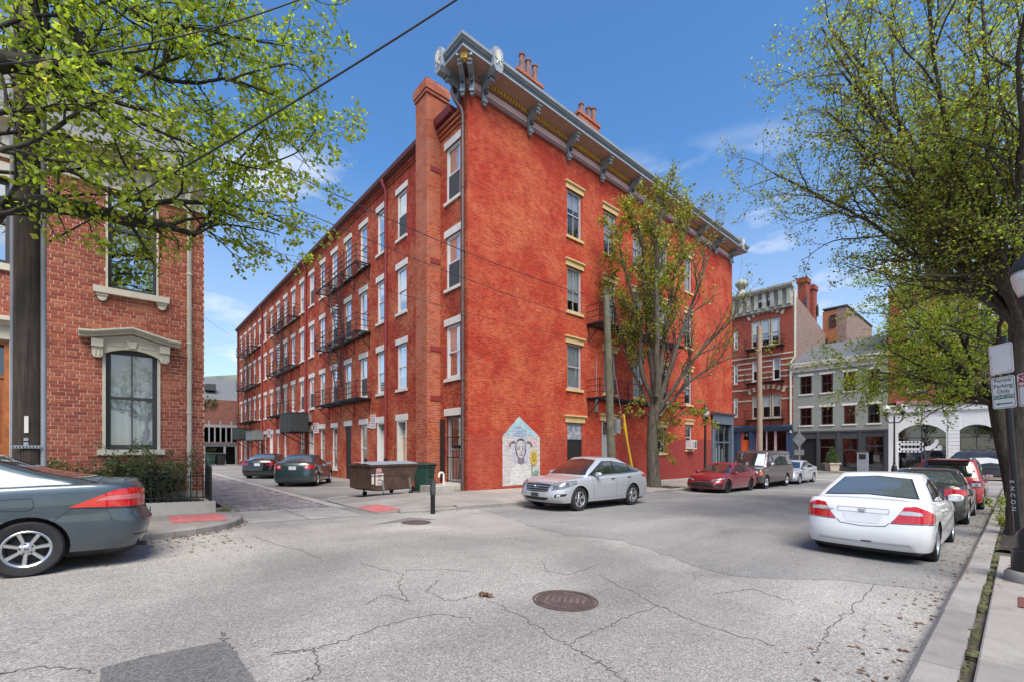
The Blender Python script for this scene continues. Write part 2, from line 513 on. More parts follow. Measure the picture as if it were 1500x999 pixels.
M_HEAD = lens('headlamp_glass', (0.26, 0.27, 0.28))
M_AMBL = lens('amber_lamp_lens', (0.6, 0.16, 0.02))
M_LAMPW = lens('lamp_globe_white', (0.74, 0.74, 0.70), rough=0.3)
def paint(name, c, metal=0.0, rough=0.35, flake=0.0, dust=0.1):
    b = NB(name)
    o = b.obj()
    col = b.mix(b.math('MULTIPLY', b.ramp(b.noise(o, 1.6, 5, 0.65), [(0.40, 0.0), (0.75, 1.0)]), dust), (*c, 1), (0.30, 0.28, 0.25))
    sp = b.n('ShaderNodeSeparateXYZ', {'Vector': o})
    low = b.n('ShaderNodeMapRange', {'Value': b.math('ADD', sp.outputs['Z'], b.math('MULTIPLY', b.noise(o, 3, 5), 0.25)), 'From Min': 0.62, 'From Max': 0.25}).outputs[0]
    col = b.mix(b.math('MULTIPLY', low, 0.28), col, (0.16, 0.145, 0.125))
    b.p(Base_Color=col, Metallic=metal, Roughness=rough, Coat_Weight=1.0, Coat_Roughness=0.045)
    return b.mat
P_SLATE = paint('dark_slate_car_paint', (0.052, 0.076, 0.092), 0.5, 0.36)
P_TEAL = paint('dark_teal_car_paint', (0.030, 0.066, 0.077), 0.45, 0.36)
P_BLACK = paint('black_car_paint', (0.006, 0.006, 0.007), 0.0, 0.25, dust=0.01)
P_SILVER = paint('silver_car_paint', (0.53, 0.54, 0.56), 0.45, 0.36)
P_RED = paint('crimson_car_paint', (0.27, 0.010, 0.022), 0.3, 0.32)
P_RED2 = paint('bright_red_car_paint', (0.42, 0.012, 0.014), 0.05, 0.35)
P_BROWN = paint('brown_van_paint', (0.080, 0.050, 0.052), 0.35, 0.36)
P_BROWNG = paint('taupe_van_paint', (0.20, 0.16, 0.15), 0.35, 0.36)
P_WHITE = paint('white_car_paint', (0.78, 0.78, 0.78), 0.0, 0.4)
P_GREY = paint('grey_bronze_car_paint', (0.055, 0.053, 0.052), 0.5, 0.33)
P_NAVY = paint('dark_navy_car_paint', (0.018, 0.026, 0.045), 0.2, 0.4)
# ---------------------------------------------------------------- ground, road, pavements
def asphalt(name, c, crack=0.6, agg=1.0):
    b = NB(name)
    p = b.pos()
    fine = b.n('ShaderNodeTexVoronoi', {'Vector': p, 'Scale': 95.0, 'Randomness': 1.0})
    spk = b.ramp(b.n('ShaderNodeSeparateColor', {'Color': fine.outputs['Color']}).outputs[0], [(0.0, 0.52), (0.45, 0.95), (0.85, 1.12), (1.0, 1.55)])
    spk = b.mix(agg, (1, 1, 1), spk)
    spk2 = b.ramp(b.noise(p, 28, 5, 0.8), [(0.30, 0.82), (0.70, 1.15)])
    big = b.ramp(b.noise(p, 0.22, 6, 0.6, 0.6), [(0.36, 0.66), (0.64, 1.10)])
    # wheel polished lanes along the street
    mp = b.n('ShaderNodeMapping', {'Vector': p, 'Scale': (0.10, 0.75, 1.0)}).outputs[0]
    lane = b.ramp(b.noise(mp, 1.0, 4), [(0.34, 0.86), (0.66, 1.08)])
    col = b.mix(1.0, (*c, 1), spk, 'MULTIPLY')
    col = b.mix(1.0, col, spk2, 'MULTIPLY')
    col = b.mix(1.0, col, big, 'MULTIPLY')
    col = b.mix(1.0, col, lane, 'MULTIPLY')
    dv = b.n('ShaderNodeTexNoise', {'Vector': p, 'Scale': 1.1, 'Detail': 5.0}).outputs['Color']
    vv = b.n('ShaderNodeVectorMath', {0: p, 1: b.n('ShaderNodeVectorMath', {0: dv, 'Scale': 1.1}, operation='SCALE').outputs[0]}, operation='ADD').outputs[0]
    ck = b.n('ShaderNodeTexVoronoi', {'Vector': vv, 'Scale': 0.55}, feature='DISTANCE_TO_EDGE').outputs['Distance']
    ck2 = b.n('ShaderNodeTexVoronoi', {'Vector': vv, 'Scale': 2.4}, feature='DISTANCE_TO_EDGE').outputs['Distance']
    c1 = b.math('LESS_THAN', ck, 0.003)
    where = b.ramp(b.noise(p, 0.16, 3), [(0.46, 0.0), (0.52, 1.0)])
    c2 = b.math('MULTIPLY', b.math('LESS_THAN', ck2, 0.006), b.ramp(b.noise(p, 0.35, 3), [(0.55, 0.0), (0.60, 1.0)]))
    cf = b.math('MULTIPLY', b.math('MAXIMUM', b.math('MULTIPLY', c1, where), c2), crack)
    col = b.mix(b.math('MULTIPLY', cf, 0.7), col, (0.085, 0.078, 0.07))
    stain = b.ramp(b.noise(p, 0.6, 6, 0.65), [(0.60, 0.0), (0.78, 0.35)])
    col = b.mix(stain, col, (0.07, 0.062, 0.055))
    h = b.math('SUBTRACT', b.math('ADD', b.noise(p, 60, 4), b.math('MULTIPLY', fine.outputs['Distance'], 0.7)), b.math('MULTIPLY', cf, 1.5))
    b.p(Base_Color=col, Roughness=0.88, Normal=b.bump(h, 0.35, 0.008))
    return b.mat
M_ASPH = asphalt('worn_asphalt', (0.36, 0.335, 0.302))
M_LOT = asphalt('lot_asphalt', (0.28, 0.26, 0.24), 0.5)
M_PATCH = asphalt('patch_asphalt', (0.185, 0.175, 0.168), 0.15)
def concrete(name, c, rnd=0.12):
    b = NB(name)
    p = b.pos()
    r = b.n('ShaderNodeObjectInfo').outputs['Random']
    v = b.ramp(b.noise(p, 0.8, 6, 0.65), [(0.3, 0.78), (0.7, 1.10)])
    f = b.ramp(b.noise(p, 55, 5, 0.75), [(0.3, 0.82), (0.7, 1.14)])
    rr = b.n('ShaderNodeMapRange', {'Value': r, 'To Min': 1 - rnd, 'To Max': 1 + rnd}).outputs[0]
    col = b.mix(1.0, (*c, 1), v, 'MULTIPLY'); col = b.mix(1.0, col, f, 'MULTIPLY'); col = b.mix(1.0, col, rr, 'MULTIPLY')
    st = b.ramp(b.noise(p, 1.7, 7, 0.7), [(0.50, 0.0), (0.72, 0.6)])
    col = b.mix(st, col, tuple(x * 0.42 for x in c))
    b.p(Base_Color=col, Roughness=0.9, Normal=b.bump(b.noise(p, 70, 5), 0.25, 0.006))
    return b.mat
M_CONC = concrete('pavement_concrete', (0.33, 0.295, 0.26))
M_KERB = concrete('kerb_concrete', (0.29, 0.265, 0.24))
M_PLANT = concrete('planter_concrete', (0.46, 0.43, 0.37))
M_APRON = concrete('apron_concrete', (0.40, 0.36, 0.32))
M_PAD = mat('red_tactile_paving', (0.50, 0.15, 0.14), 0.85, var=0.14, vs=5, grime=0.35, world=True)
M_LINE = mat('worn_white_paint', (0.55, 0.54, 0.51), 0.8, var=0.15, vs=9, grime=0.7, world=True)
M_EARTH = mat('bare_earth', (0.10, 0.085, 0.06), 0.95, var=0.3, vs=2, bump=0.4, world=True)
M_MULCH = mat('dark_mulch', (0.032, 0.023, 0.018), 0.95, var=0.45, vs=22, bump=0.9, bs=90, world=True)
M_MOSS = mat('moss', (0.085, 0.085, 0.03), 0.95, var=0.5, vs=14, bump=0.8, bs=120, world=True)
M_CRACK = mat('crack_dirt', (0.075, 0.068, 0.06), 0.95, var=0.3, vs=20, world=True)  # flat dark strips for the road cracks and the apron joint

def sheet(mb, s0, s1, n0, n1, dz=0.0, step=1.5, zf=None, nstep=None):
    zf = zf or (lambda s, n: G(s))
    ns = max(1, int(abs(s1 - s0) / step)); nn = max(1, int(abs(n1 - n0) / (nstep or 6)))
    mb.grid([[(s0 + (s1 - s0) * i / ns, n0 + (n1 - n0) * j / nn, zf(s0 + (s1 - s0) * i / ns, n0 + (n1 - n0) * j / nn) + dz) for j in range(nn + 1)] for i in range(ns + 1)])
m = MB(); sheet(m, -400, 500, -400, 500, -0.45, 6, nstep=60)
m.build('ground', M_EARTH, kind='structure', recalc=False)
KN = 10.9                                    # building-side kerb line
m = MB(); sheet(m, -60, 38, -0.4, 13.2, 0, 0.5); sheet(m, 38, 48.2, -90, 130, 0, 0.6)
road = m.build('road', M_ASPH, kind='structure', recalc=False)
# asphalt patches and long cracks
def gpix(px, py, dz=0.0):
    s = 5.0; z = G(s)
    for _ in range(40):
        Z = (z + dz) * 650 / (657 - py)
        X = (px - 750) / 650 * Z
        s = X * S2[0] + Z * S2[1]; z = 0.5 * z + 0.5 * G(s)
    return Vector((s, -X * S2[1] + Z * S2[0], G(s) + dz))
def patch_poly(pts, name, mt, dz, parent):
    m = MB(); m.add([gpix(x, y, dz) for x, y in pts], [tuple(range(len(pts)))])
    return m.build(name, mt, parent, recalc=False)
def P_on(s, n, dz=0.0): return Vector((s, n, G(s) + dz))
patch_poly([(145, 1010), (148, 978), (215, 960), (331, 938), (352, 965), (384, 1010)], 'asphalt_patch', M_PATCH, 0.004, road)
patch_poly([(545, 768), (600, 757), (642, 760), (600, 763)], 'asphalt_patch', M_PATCH, 0.004, road)
m = MB()
rc = random.Random(3)
def crack(pts, w=0.006, jit=0.03, sub=14):
    P = [gpix(x, y, 0.003) for x, y in pts]
    out = []
    for a, b in zip(P[:-1], P[1:]):
        for i in range(sub):
            t = i / sub
            out.append(a.lerp(b, t) + Vector((rc.gauss(0, jit), rc.gauss(0, jit), 0)) * 0.6)
    out.append(P[-1])
    L_, R_ = [], []
    for i, p in enumerate(out):
        d = out[min(i + 1, len(out) - 1)] - out[max(i - 1, 0)]
        nrm = Vector((-d.y, d.x, 0)); nrm = nrm.normalized() if nrm.length > 1e-6 else Vector((1, 0, 0))
        ww = w * rc.uniform(0.45, 1.0)
        a, b = p + nrm * ww, p - nrm * ww
        a.z = G(a.x) + 0.003; b.z = G(b.x) + 0.003
        L_.append(a); R_.append(b)
    m.grid([L_, R_])
for c in ([(715, 878), (770, 905), (830, 945), (880, 970), (930, 1005)], [(880, 842), (960, 885), (1030, 915), (1135, 945)], [(835, 940), (890, 915), (965, 885)],
          [(372, 785), (405, 797), (440, 805), (470, 818)], [(530, 825), (590, 840), (582, 860), (600, 880), (560, 870), (535, 885)], [(590, 835), (650, 833), (700, 838)],
          [(690, 905), (640, 898), (560, 915), (480, 945), (395, 960)], [(640, 850), (625, 865), (660, 880), (700, 870)], [(1190, 960), (1215, 920), (1250, 890), (1290, 850)], [(0, 985), (60, 975), (140, 985)],
          [(795, 820), (800, 835), (830, 842), (880, 825)], [(440, 1000), (470, 985), (462, 950), (400, 955)], [(330, 938), (300, 950), (150, 985), (143, 1010)], [(352, 965), (330, 938), (325, 925)], [(1040, 870), (1100, 862), (1160, 880)]):
    crack(c)
m.build('crack', M_CRACK, road, recalc=False)
for s0, s1, n0, n1 in ((24.5, 36, 5.75, 5.86),):
    pass
m = MB(); sheet(m, 37.0, 37.6, 2.0, 10.5, 0.009)
m.build('stop_line', M_LINE, road, recalc=False)

seam_n = [0.52, 1.4, 1.9, 2.3, 2.9, 4.0, 5.2, 6.1, 7.4, 8.6, 10.0, 10.89]; seam_s = [7.8, 7.5, 7.1, 6.5, 6.35, 6.9, 7.35, 6.8, 7.0, 7.5, 7.9, 8.0]
m = MB(); nv = np.linspace(0.52, 10.89, 40)
rows = []
for k in range(62):
    row = []
    for n in nv:
        s0_ = np.interp(n, seam_n, seam_s) + 0.06 * math.sin(n * 9) + 0.04 * math.sin(n * 23)
        s = s0_ + (37.9 - s0_) * k / 61; row.append((s, n, G(s) + 0.004))
    rows.append(row)
m.grid(rows); m.build('asphalt_patch', asphalt('newer_asphalt', (0.285, 0.272, 0.255), 0.5), road, recalc=False)
# slabs of a pavement: every slab a part
def slabs(par, s0, s1, n0, n1, ds, dn, zf, mt=M_CONC, th=0.12, gap=0.012, skip=lambda s, n: False, name='slab', seed=1):
    r = random.Random(seed)
    ns = max(1, round((s1 - s0) / ds)); nn = max(1, round((n1 - n0) / dn))
    for i in range(ns):
        for j in range(nn):
            a, b = s0 + (s1 - s0) * i / ns, s0 + (s1 - s0) * (i + 1) / ns
            c, d = n0 + (n1 - n0) * j / nn, n0 + (n1 - n0) * (j + 1) / nn
            if skip((a + b) / 2, (c + d) / 2): continue
            g = gap / 2; e = 0.012; dz = r.uniform(-0.004, 0.004)
            m = MB()
            A = [(a + g, c + g), (b - g, c + g), (b - g, d - g), (a + g, d - g)]
            T = [(a + g + e, c + g + e), (b - g - e, c + g + e), (b - g - e, d - g - e), (a + g + e, d - g - e)]
            vs = [(x, y, zf(x, y) - th) for x, y in A] + [(x, y, zf(x, y) + dz - 0.008) for x, y in A] + [(x, y, zf(x, y) + dz) for x, y in T]
            fs = [(8, 9, 10, 11)]
            for q in range(4):
                w2 = (q + 1) % 4
                fs += [(q, w2, 4 + w2, 4 + q), (4 + q, 4 + w2, 8 + w2, 8 + q)]
            m.add(vs, fs)
            m.build(name, mt, par, recalc=False)
def kerb_run(par, pts, width, h, zf, seed=1, mt=M_KERB):
    """kerb stones along a polyline; the stone sits on the left of the direction of travel"""
    r = random.Random(seed)
    for a, b in zip(pts[:-1], pts[1:]):
        a, b = Vector((*a, 0)), Vector((*b, 0))
        L0 = (b - a).length; k = max(1, round(L0 / 1.8))
        d = (b - a).normalized(); nr = Vector((-d.y, d.x, 0))
        for i in range(k):
            p, q = a + d * (L0 * i / k + 0.004), a + d * (L0 * (i + 1) / k - 0.004)
            j = r.uniform(-0.008, 0.008)
            m = MB()
            rows = []
            for pt in (p, q):
                z = zf(pt.x); o = pt + nr * j; i2 = pt + nr * (width + j)
                rows.append([(o.x, o.y, z - 0.25), (o.x, o.y, z + h - 0.03), (o.x + nr.x * 0.03, o.y + nr.y * 0.03, z + h), (i2.x, i2.y, z + h + 0.003), (i2.x, i2.y, z - 0.25)])
            m.grid(rows)
            m.add(rows[0], [(0, 1, 2, 3, 4)]); m.add(rows[1], [(4, 3, 2, 1, 0)])
            m.build('kerb_stone', mt, par)
def setting(name, mb=None, mt=None, loc=(0, 0, 0)):
    if mb is None:
        return thing(name, loc, None, None, kind='structure')
    return mb.build(name, mt, kind='structure', recalc=False)

# ---- near-side pavement on the right of the picture
pv = MB(); sheet(pv, -12, 37, -6, 0.50, KERB - 0.06, 1.5)
pave_r = setting('pavement', pv, M_EARTH)
PITS = [(11.7, 14.4), (16.6, 18.6), (21.8, 24.2), (28, 30)]
slabs(pave_r, -12, 37, -0.92, 0.20, 1.53, 1.2, lambda s, n: G(s) + KERB, seed=4, skip=lambda s, n: any(a - 0.3 < s < b + 0.3 for a, b in PITS))
slabs(pave_r, -12, 37, -4.0, -0.92, 1.53, 1.54, lambda s, n: G(s) + KERB, seed=5)
kr = setting('kerb')
kerb_run(kr, [(37.3, 0.51), (-12, 0.51)], 0.24, KERB, G, 6)      # travelling -x: left is -y
r4 = random.Random(9)
m = MB()
for i in range(110):
    if r4.random() < 0.25: continue                          # moss and dirt in the joint behind the kerb
    s = -1 + i * 0.16; wd = r4.uniform(0.015, 0.045)
    if s > 14: wd *= 0.5
    n = 0.24 + r4.gauss(0, 0.006)
    z = G(s) + KERB
    m.lathe([(wd, -0.01), (wd * 0.8, 0.002), (0.0, r4.uniform(0.004, 0.010))], (s, n, z), 6, cap=False)
    m.lathe([(wd, -0.01), (wd * 0.8, 0.002), (0.0, r4.uniform(0.003, 0.008))], (s + 0.08, n + r4.gauss(0, 0.01), z), 6, cap=False)
m.build('moss', M_MOSS, kind='stuff', recalc=False)
m = MB()
for a, b in PITS:                             # open tree pits filled with mulch
    nx, ny = 14, 10
    m.grid([[(a + (b - a) * i / nx, -1.0 + 1.26 * j / ny, G(a + (b - a) * i / nx) + KERB - 0.03 + r4.uniform(0, 0.05)) for j in range(ny + 1)] for i in range(nx + 1)])
m.build('mulch', M_MULCH, kind='stuff', recalc=False)

# ---- pavement in front of the corner building
zc = lambda s, n: SW(s, n)
pv = MB(); sheet(pv, 5.1, 38, KN + 0.1, 14.72, 0, 1.5, zf=lambda s, n: min(SW(s, n), G(s) + 0.02 + max(0, s - 5) * 0.07) - 0.06); sheet(pv, 35.78, 38, 14.7, 62, 0, 1.5, zf=lambda s, n: G(s) + KERB + 0.06)
pave_c = setting('pavement', pv, M_EARTH)
ramp_z = lambda s, n: min(SW(s, n), G(s) + 0.03 + max(0, s - 5) * 0.07)
slabs(pave_c, 5.02, 37.9, KN + 0.17, 14.69, 1.5, 1.2, ramp_z, seed=8, skip=lambda s, n: (19.3 < s < 21.9 and n < 12.3))
kc = setting('kerb')
kz = lambda s: G(s)
pts = [(5.6 + 1.8 * i, KN) for i in range(19)]
for a, b in zip(pts[:-1], pts[1:]):
    kerb_run(kc, [a, b], 0.17, min(KERB, 0.03 + max(0, a[0] - 5) * 0.07), G, 11 + int(a[0]))
m = MB()
nx, ny = 16, 10
m.grid([[(19.3 + 2.6 * i / nx, KN + 0.17 + 1.2 * j / ny, G(20.5) + KERB - 0.04 + r4.uniform(0, 0.05)) for j in range(ny + 1)] for i in range(nx + 1)])
m.build('mulch', M_MULCH, kind='stuff', recalc=False)
m = MB(); sheet(m, 5.04, 5.75, KN + 0.25, KN + 1.65, 0.006, 0.35, zf=ramp_z, nstep=0.4)
m.build('tactile_pad', M_PAD, pave_c, recalc=False)

# ---- pavement and kerb on the left corner, with its rounded end
AC, AR = (0.0, 11.75), 2.05
arc = [(AC[0] + AR * math.sin(a), AC[1] - AR * math.cos(a)) for a in [R(x) for x in range(0, 91, 10)]]
left_path = [(-14, AC[1] - AR), (-10, AC[1] - AR), (-6, AC[1] - AR), (-3, AC[1] - AR), (0, AC[1] - AR)] + arc[1:] + [(AC[0] + AR, 13.2)]
kl = setting('kerb')
kerb_run(kl, left_path, 0.16, KERB, G, 21)
pv = MB(); sheet(pv, -14, 0, AC[1] - AR + 0.1, 13.3, KERB - 0.06)
pave_l = setting('pavement', pv, M_EARTH)
slabs(pave_l, -13.5, 0.0, AC[1] - AR + 0.165, 13.2, 1.5, 1.5, lambda s, n: G(s) + KERB, seed=13)
inner = [(AC[0] + (AR - 0.165) * math.sin(R(x)), AC[1] - (AR - 0.165) * math.cos(R(x))) for x in range(0, 91, 10)]
poly = inner + [(AC[0] + AR - 0.165, 13.2), (0.006, 13.2)]
m = MB(); m.add([(x, y, G(x) + KERB) for x, y in poly], [tuple(range(len(poly)))])
m.build('slab', M_CONC, pave_l, recalc=False)
m = MB(); sheet(m, 0.72, 1.66, 10.75, 11.95, KERB + 0.006, 0.25, zf=lambda s, n: G(s))
pad = m.build('tactile_pad', M_PAD, pave_l, recalc=False)
for mb_, z_ in ((0, 0),):
    m = MB()
    for i in range(13):
        for j in range(9):
            s, n = 0.76 + i * 0.07, 10.82 + j * 0.13
            m.lathe([(0.016, 0), (0.011, 0.007)], (s, n, G(s) + KERB + 0.006), 6)
    m.build('bump', M_PAD, pad, kind='stuff', recalc=False)

# ---- alley: concrete apron, cobbles, edge strip, lot
ap = MB(); sheet(ap, 2.07, 4.62, 10.95, 13.2, 0.006, 0.4)
apron = setting('apron', ap, M_APRON)
m = MB(); sheet(m, 3.28, 3.30, 10.95, 13.2, 0.009, 0.02); m.build('joint', M_CRACK, apron, recalc=False)
A0, A1 = 2.12, 4.55
al = MB(); sheet(al, A0 - 0.02, A1, 13.2, 62, -0.02, 0.8)
alley = setting('alley', al, M_COBJ)
rcob = random.Random(5)
def cobble_geo(mb, s, n, l, wd):
    g = 0.011; e = 0.022
    h = rcob.uniform(-0.008, 0.012)
    dz = [h + rcob.uniform(-0.005, 0.005) for _ in range(4)]
    A = [(s - l / 2 + g, n - wd / 2 + g), (s + l / 2 - g, n - wd / 2 + g), (s + l / 2 - g, n + wd / 2 - g), (s - l / 2 + g, n + wd / 2 - g)]
    T = [(s - l / 2 + g + e, n - wd / 2 + g + e), (s + l / 2 - g - e, n - wd / 2 + g + e), (s + l / 2 - g - e, n + wd / 2 - g - e), (s - l / 2 + g + e, n + wd / 2 - g - e)]
    vs = [(x, y, G(x) - 0.03) for x, y in A] + [(x, y, G(x) + 0.002 + d) for (x, y), d in zip(A, dz)] + [(x, y, G(x) + 0.014 + d) for (x, y), d in zip(T, dz)]
    fs = [(8, 9, 10, 11)]
    for q in range(4):
        w2 = (q + 1) % 4
        fs += [(q, w2, 4 + w2, 4 + q), (4 + q, 4 + w2, 8 + w2, 8 + q)]
    mb.add(vs, fs)
rest = MB(); cnt = 0; n = 13.27; row = 0
while n < 46:
    wd = rcob.uniform(0.115, 0.145); s = A0 + (0.0 if row % 2 else -0.12)
    while s < A1 - 0.05:
        l = rcob.uniform(0.19, 0.30)
        a, b = max(s, A0), min(s + l, A1)
        if b - a > 0.08:
            if cnt < 300:
                mm = MB(); cobble_geo(mm, (a + b) / 2, n + wd / 2, b - a, wd); mm.build('cobble', M_COB, alley, recalc=False); cnt += 1
            else: cobble_geo(rest, (a + b) / 2, n + wd / 2, b - a, wd)
        s += l
    n += wd; row += 1
rest.build('cobble', M_COB, alley, kind='stuff', recalc=False)
m = MB(); sheet(m, A0 - 0.02, A1, 46, 61.9, -0.0, 0.8); m.build('far_paving', M_COB, alley, recalc=False)
es = setting('alley_edge')
for i in range(24):
    kerb_run(es, [(A1 + 0.36, 12.9 + i * 2.0), (A1 + 0.36, 12.9 + (i + 1) * 2.0)], 0.36, 0.03, G, 31 + i, M_APRON)
es2 = setting('kerb')
for i in range(22):
    kerb_run(es2, [(A0 - 0.0, 13.2 + i * 2.0), (A0 - 0.0, 13.2 + (i + 1) * 2.0)], 0.14, 0.06 if i else 0.1, G, 61 + i)
lot_z = lambda s, n: G(s) + 0.028
lm = MB(); sheet(lm, A1 + 0.36, 10.6, 14.69, 62, 0, 0.8, zf=lot_z); 
lot = setting('parking_lot', lm, M_LOT)
m = MB()
for n0_, n1_ in ((17.0, 15.35),):
    for k in range(8):
        t0, t1 = k / 8, (k + 1) / 8
        sa, sb = 5.3 + 4.6 * t0, 5.3 + 4.6 * t1
        na, nb = 15.6 + 2.6 * t0, 15.6 + 2.6 * t1
        m.quad((sa, na, lot_z(sa, 0) + 0.004), (sb, nb, lot_z(sb, 0) + 0.004), (sb, nb + 0.1, lot_z(sb, 0) + 0.004), (sa, na + 0.1, lot_z(sa, 0) + 0.004))
for nn in (20.6, 26.0, 31.0):
    sheet(m, 5.3, 9.8, nn, nn + 0.1, 0.004, 0.8, zf=lot_z)
m.build('parking_line', M_LINE, lot, recalc=False)
# far kerb and pavement across the junction
pv = MB(); sheet(pv, 48.2, 50.2, -60, 120, KERB, 1)
pave_x = setting('pavement', pv, M_CONC)
m = MB(); m.box(PW, 48.05, 48.2, -60, 120, G(48.1) - 0.2, G(48.1) + KERB + 0.003); m.build('kerb', M_KERB, kind='structure')
# ---------------------------------------------------------------- the brick corner building
N0, S0 = 14.70, 10.53
NE = 35.8; NB_ = 62.0
bld = thing('brick_building', (S0, N0, G(S0)), 'large red painted brick building on the corner with tall chimney and blue grey bracketed cornice', 'building')
pn, ps = PN(N0), PS(S0)

def window(par, P, u0, u1, z0, z1, rec=0.10, fw=0.07, mf=None, upper='sky_white_blind', lower='dark', lintel=None, lm=None, sill=True, rail=0.5, seed=0, glass=None, muntin=0, arch=0.0, lx=0.13, lh=0.30, shade=None):
    mf = mf or M_FRAME; lm = lm or M_WHITE; glass = glass or M_GLASS
    r = random.Random(seed * 31 + int(u0 * 100) + int(z0 * 17))
    m = MB(); d0, d1 = -rec - 0.06, -rec + 0.03
    m.box(P, u0, u0 + fw, d0, d1, z0, z1); m.box(P, u1 - fw, u1, d0, d1, z0, z1)
    m.box(P, u0 + fw, u1 - fw, d0, d1, z1 - fw, z1); m.box(P, u0 + fw, u1 - fw, d0, d1, z0, z0 + fw * 0.8)
    wd = m.build('window', mf, par)
    a, b, c, d = u0 + fw, u1 - fw, z0 + fw * 0.8, z1 - fw
    zm = c + (d - c) * rail
    s = MB(); t = 0.045; e0, e1 = -rec - 0.05, -rec + 0.01
    s.box(P, a, b, e0, e1 + 0.004, zm - 0.028, zm + 0.028)
    for (p, q) in ((c, zm - 0.028), (zm + 0.028, d)):
        s.box(P, a, a + t, e0, e1, p, q); s.box(P, b - t, b, e0, e1, p, q)
    s.box(P, a + t, b - t, e0, e1, c, c + t * 1.3); s.box(P, a + t, b - t, e0, e1, d - t, d)
    for k in range(muntin):
        uu = a + (b - a) * (k + 1) / (muntin + 1)
        s.box(P, uu - 0.012, uu + 0.012, e0, e1 - 0.004, zm + 0.03, d - t); s.box(P, uu - 0.012, uu + 0.012, e0, e1 - 0.004, c + t, zm - 0.03)
    s.build('sash', mf, wd)
    for (p, q, what) in ((zm, d, upper), (c, zm, lower)):
        g = MB(); gd = -rec - 0.022 - (0.012 if what == lower and p == c else 0)
        tl = [r.uniform(-0.005, 0.005) for _ in range(2)]
        g.quad(P(a, gd + tl[0], p), P(b, gd - tl[0], p), P(b, gd - tl[0] + tl[1], q), P(a, gd + tl[0] + tl[1], q))
        g.build('pane', glass, wd, recalc=False)
        bd = -rec - 0.085
        if what in ('sky_white_blind', 'half'):
            q0 = p if what == 'sky_white_blind' else p + (q - p) * r.uniform(0.25, 0.7)
            k = MB(); rows = 14
            if r.random() < 0.5:
                for i in range(rows):
                    za, zb = q0 + (q - q0) * i / rows, q0 + (q - q0) * (i + 1) / rows
                    k.quad(P(a, bd - 0.012, za), P(b, bd - 0.012, za), P(b, bd + 0.006, zb), P(a, bd + 0.006, zb))
            else: k.quad(P(a, bd, q0), P(b, bd, q0), P(b, bd, q), P(a, bd, q))
            k.build('sky_white_blind', shade or M_WSHEET, wd, recalc=False)
        elif what == 'curtain':
            k = MB(); nn = 26
            rows = []
            for zz in (p, q):
                rows.append([P(a + (b - a) * i / nn, bd + 0.018 * math.sin(i * 1.25 + 0.4 * math.sin(i)), zz) for i in range(nn + 1)])
            k.grid(rows); k.build('curtain', M_CURT, wd, recalc=False, smooth=True)
        elif what == 'screen':
            k = MB(); k.quad(P(a + 0.02, -rec + 0.012, p + 0.02), P(b - 0.02, -rec + 0.012, p + 0.02), P(b - 0.02, -rec + 0.012, q - 0.02), P(a + 0.02, -rec + 0.012, q - 0.02))
            k.build('insect_screen', M_SCREEN, wd, recalc=False)
    if lintel == 'block':
        k = MB(); j = r.uniform(-0.015, 0.015)
        k.box(P, u0 - lx, u1 + lx, -0.05, 0.035, z1 + 0.0, z1 + lh + j); k.build('lintel', lm, wd)
    elif lintel == 'cap':
        k = MB(); k.box(P, u0 - lx, u1 + lx, -0.05, 0.055, z1, z1 + 0.27); k.box(P, u0 - lx - 0.05, u1 + lx + 0.05, -0.05, 0.13, z1 + 0.273, z1 + 0.34)
        k.box(P, u0 - lx - 0.02, u1 + lx + 0.02, -0.05, 0.09, z1 + 0.225, z1 + 0.272)
        k.build('lintel', lm, wd)
    if sill:
        k = MB(); k.box(P, u0 - lx * 0.75, u1 + lx * 0.75, -rec, 0.075, z0 - 0.13, z0); k.build('sill', lm, wd)
    return wd

ROWS = [(3.0, 5.25), (6.82, 9.06), (10.56, 12.88)]
# --- openings on the street side
COLS_N = [(16.55, 17.65), (19.5, 20.6), (22.25, 23.3), (25.05, 26.1), (28.3, 29.3)]
opn = [(a, b, z0, z1) for a, b in COLS_N for z0, z1 in ROWS]
g_black = (16.55, 17.72, -1.98, 1.32); g_door = (19.32, 20.42, -2.0, 1.52); g_bar = (24.75, 25.85, -0.25, 1.35); g_ac = (28.45, 29.35, -0.05, 1.65); shop = (32.45, 35.55, -2.3, 2.55)
opn += [g_black, g_door, g_bar, g_ac, shop]
m = MB(); wall(m, pn, S0, NE, -2.6, 14.6, opn, 0.18)
m.build('wall', M_BIGN, bld, recalc=False)
# --- openings on the car park side
COLS_S = [20.36 + 2.348 * i for i in range(18)]
hw = 0.50
ops = [(15.25, 16.3, z0, z1) for z0, z1 in ROWS]
ops += [(c - hw, c + hw, z0, z1) for c in COLS_S for z0, z1 in ROWS]
GZ = 1.42
g_grill = (15.2, 16.3, -1.42, GZ)
ops.append(g_grill)
gstyle = ['door', 'door2', 'win', 'board', 'win', 'win', 'door', 'win', 'none', 'win', 'win', 'door2', 'win', 'win', 'none', 'win', 'door', 'win']
for c, st in zip(COLS_S, gstyle):
    if st != 'none': ops.append((c - hw, c + hw, -1.95 if st in ('door', 'door2', 'board') else -1.3, GZ))
m = MB(); wall(m, ps, N0, NB_, -2.6, 14.15, ops, 0.2)
wall(m, ps, N0, 15.5, 14.15, 15.3, [], 0.1)
m.build('wall', M_BIG, bld, recalc=False)
m = MB(); wall(m, PE(NE), N0, NB_, -2.6, 14.6, [], 0.1); m.build('wall', M_BIG, bld, recalc=False)
m = MB(); wall(m, PB(NB_), S0, NE, -2.6, 14.2, [], 0.1); m.build('wall', M_BIG, bld, recalc=False)
m = MB(); m.quad((S0 + 0.1, 15.5, 14.2), (NE - 0.1, 15.5, 14.2), (NE - 0.1, NB_, 14.2), (S0 + 0.1, NB_, 14.2))
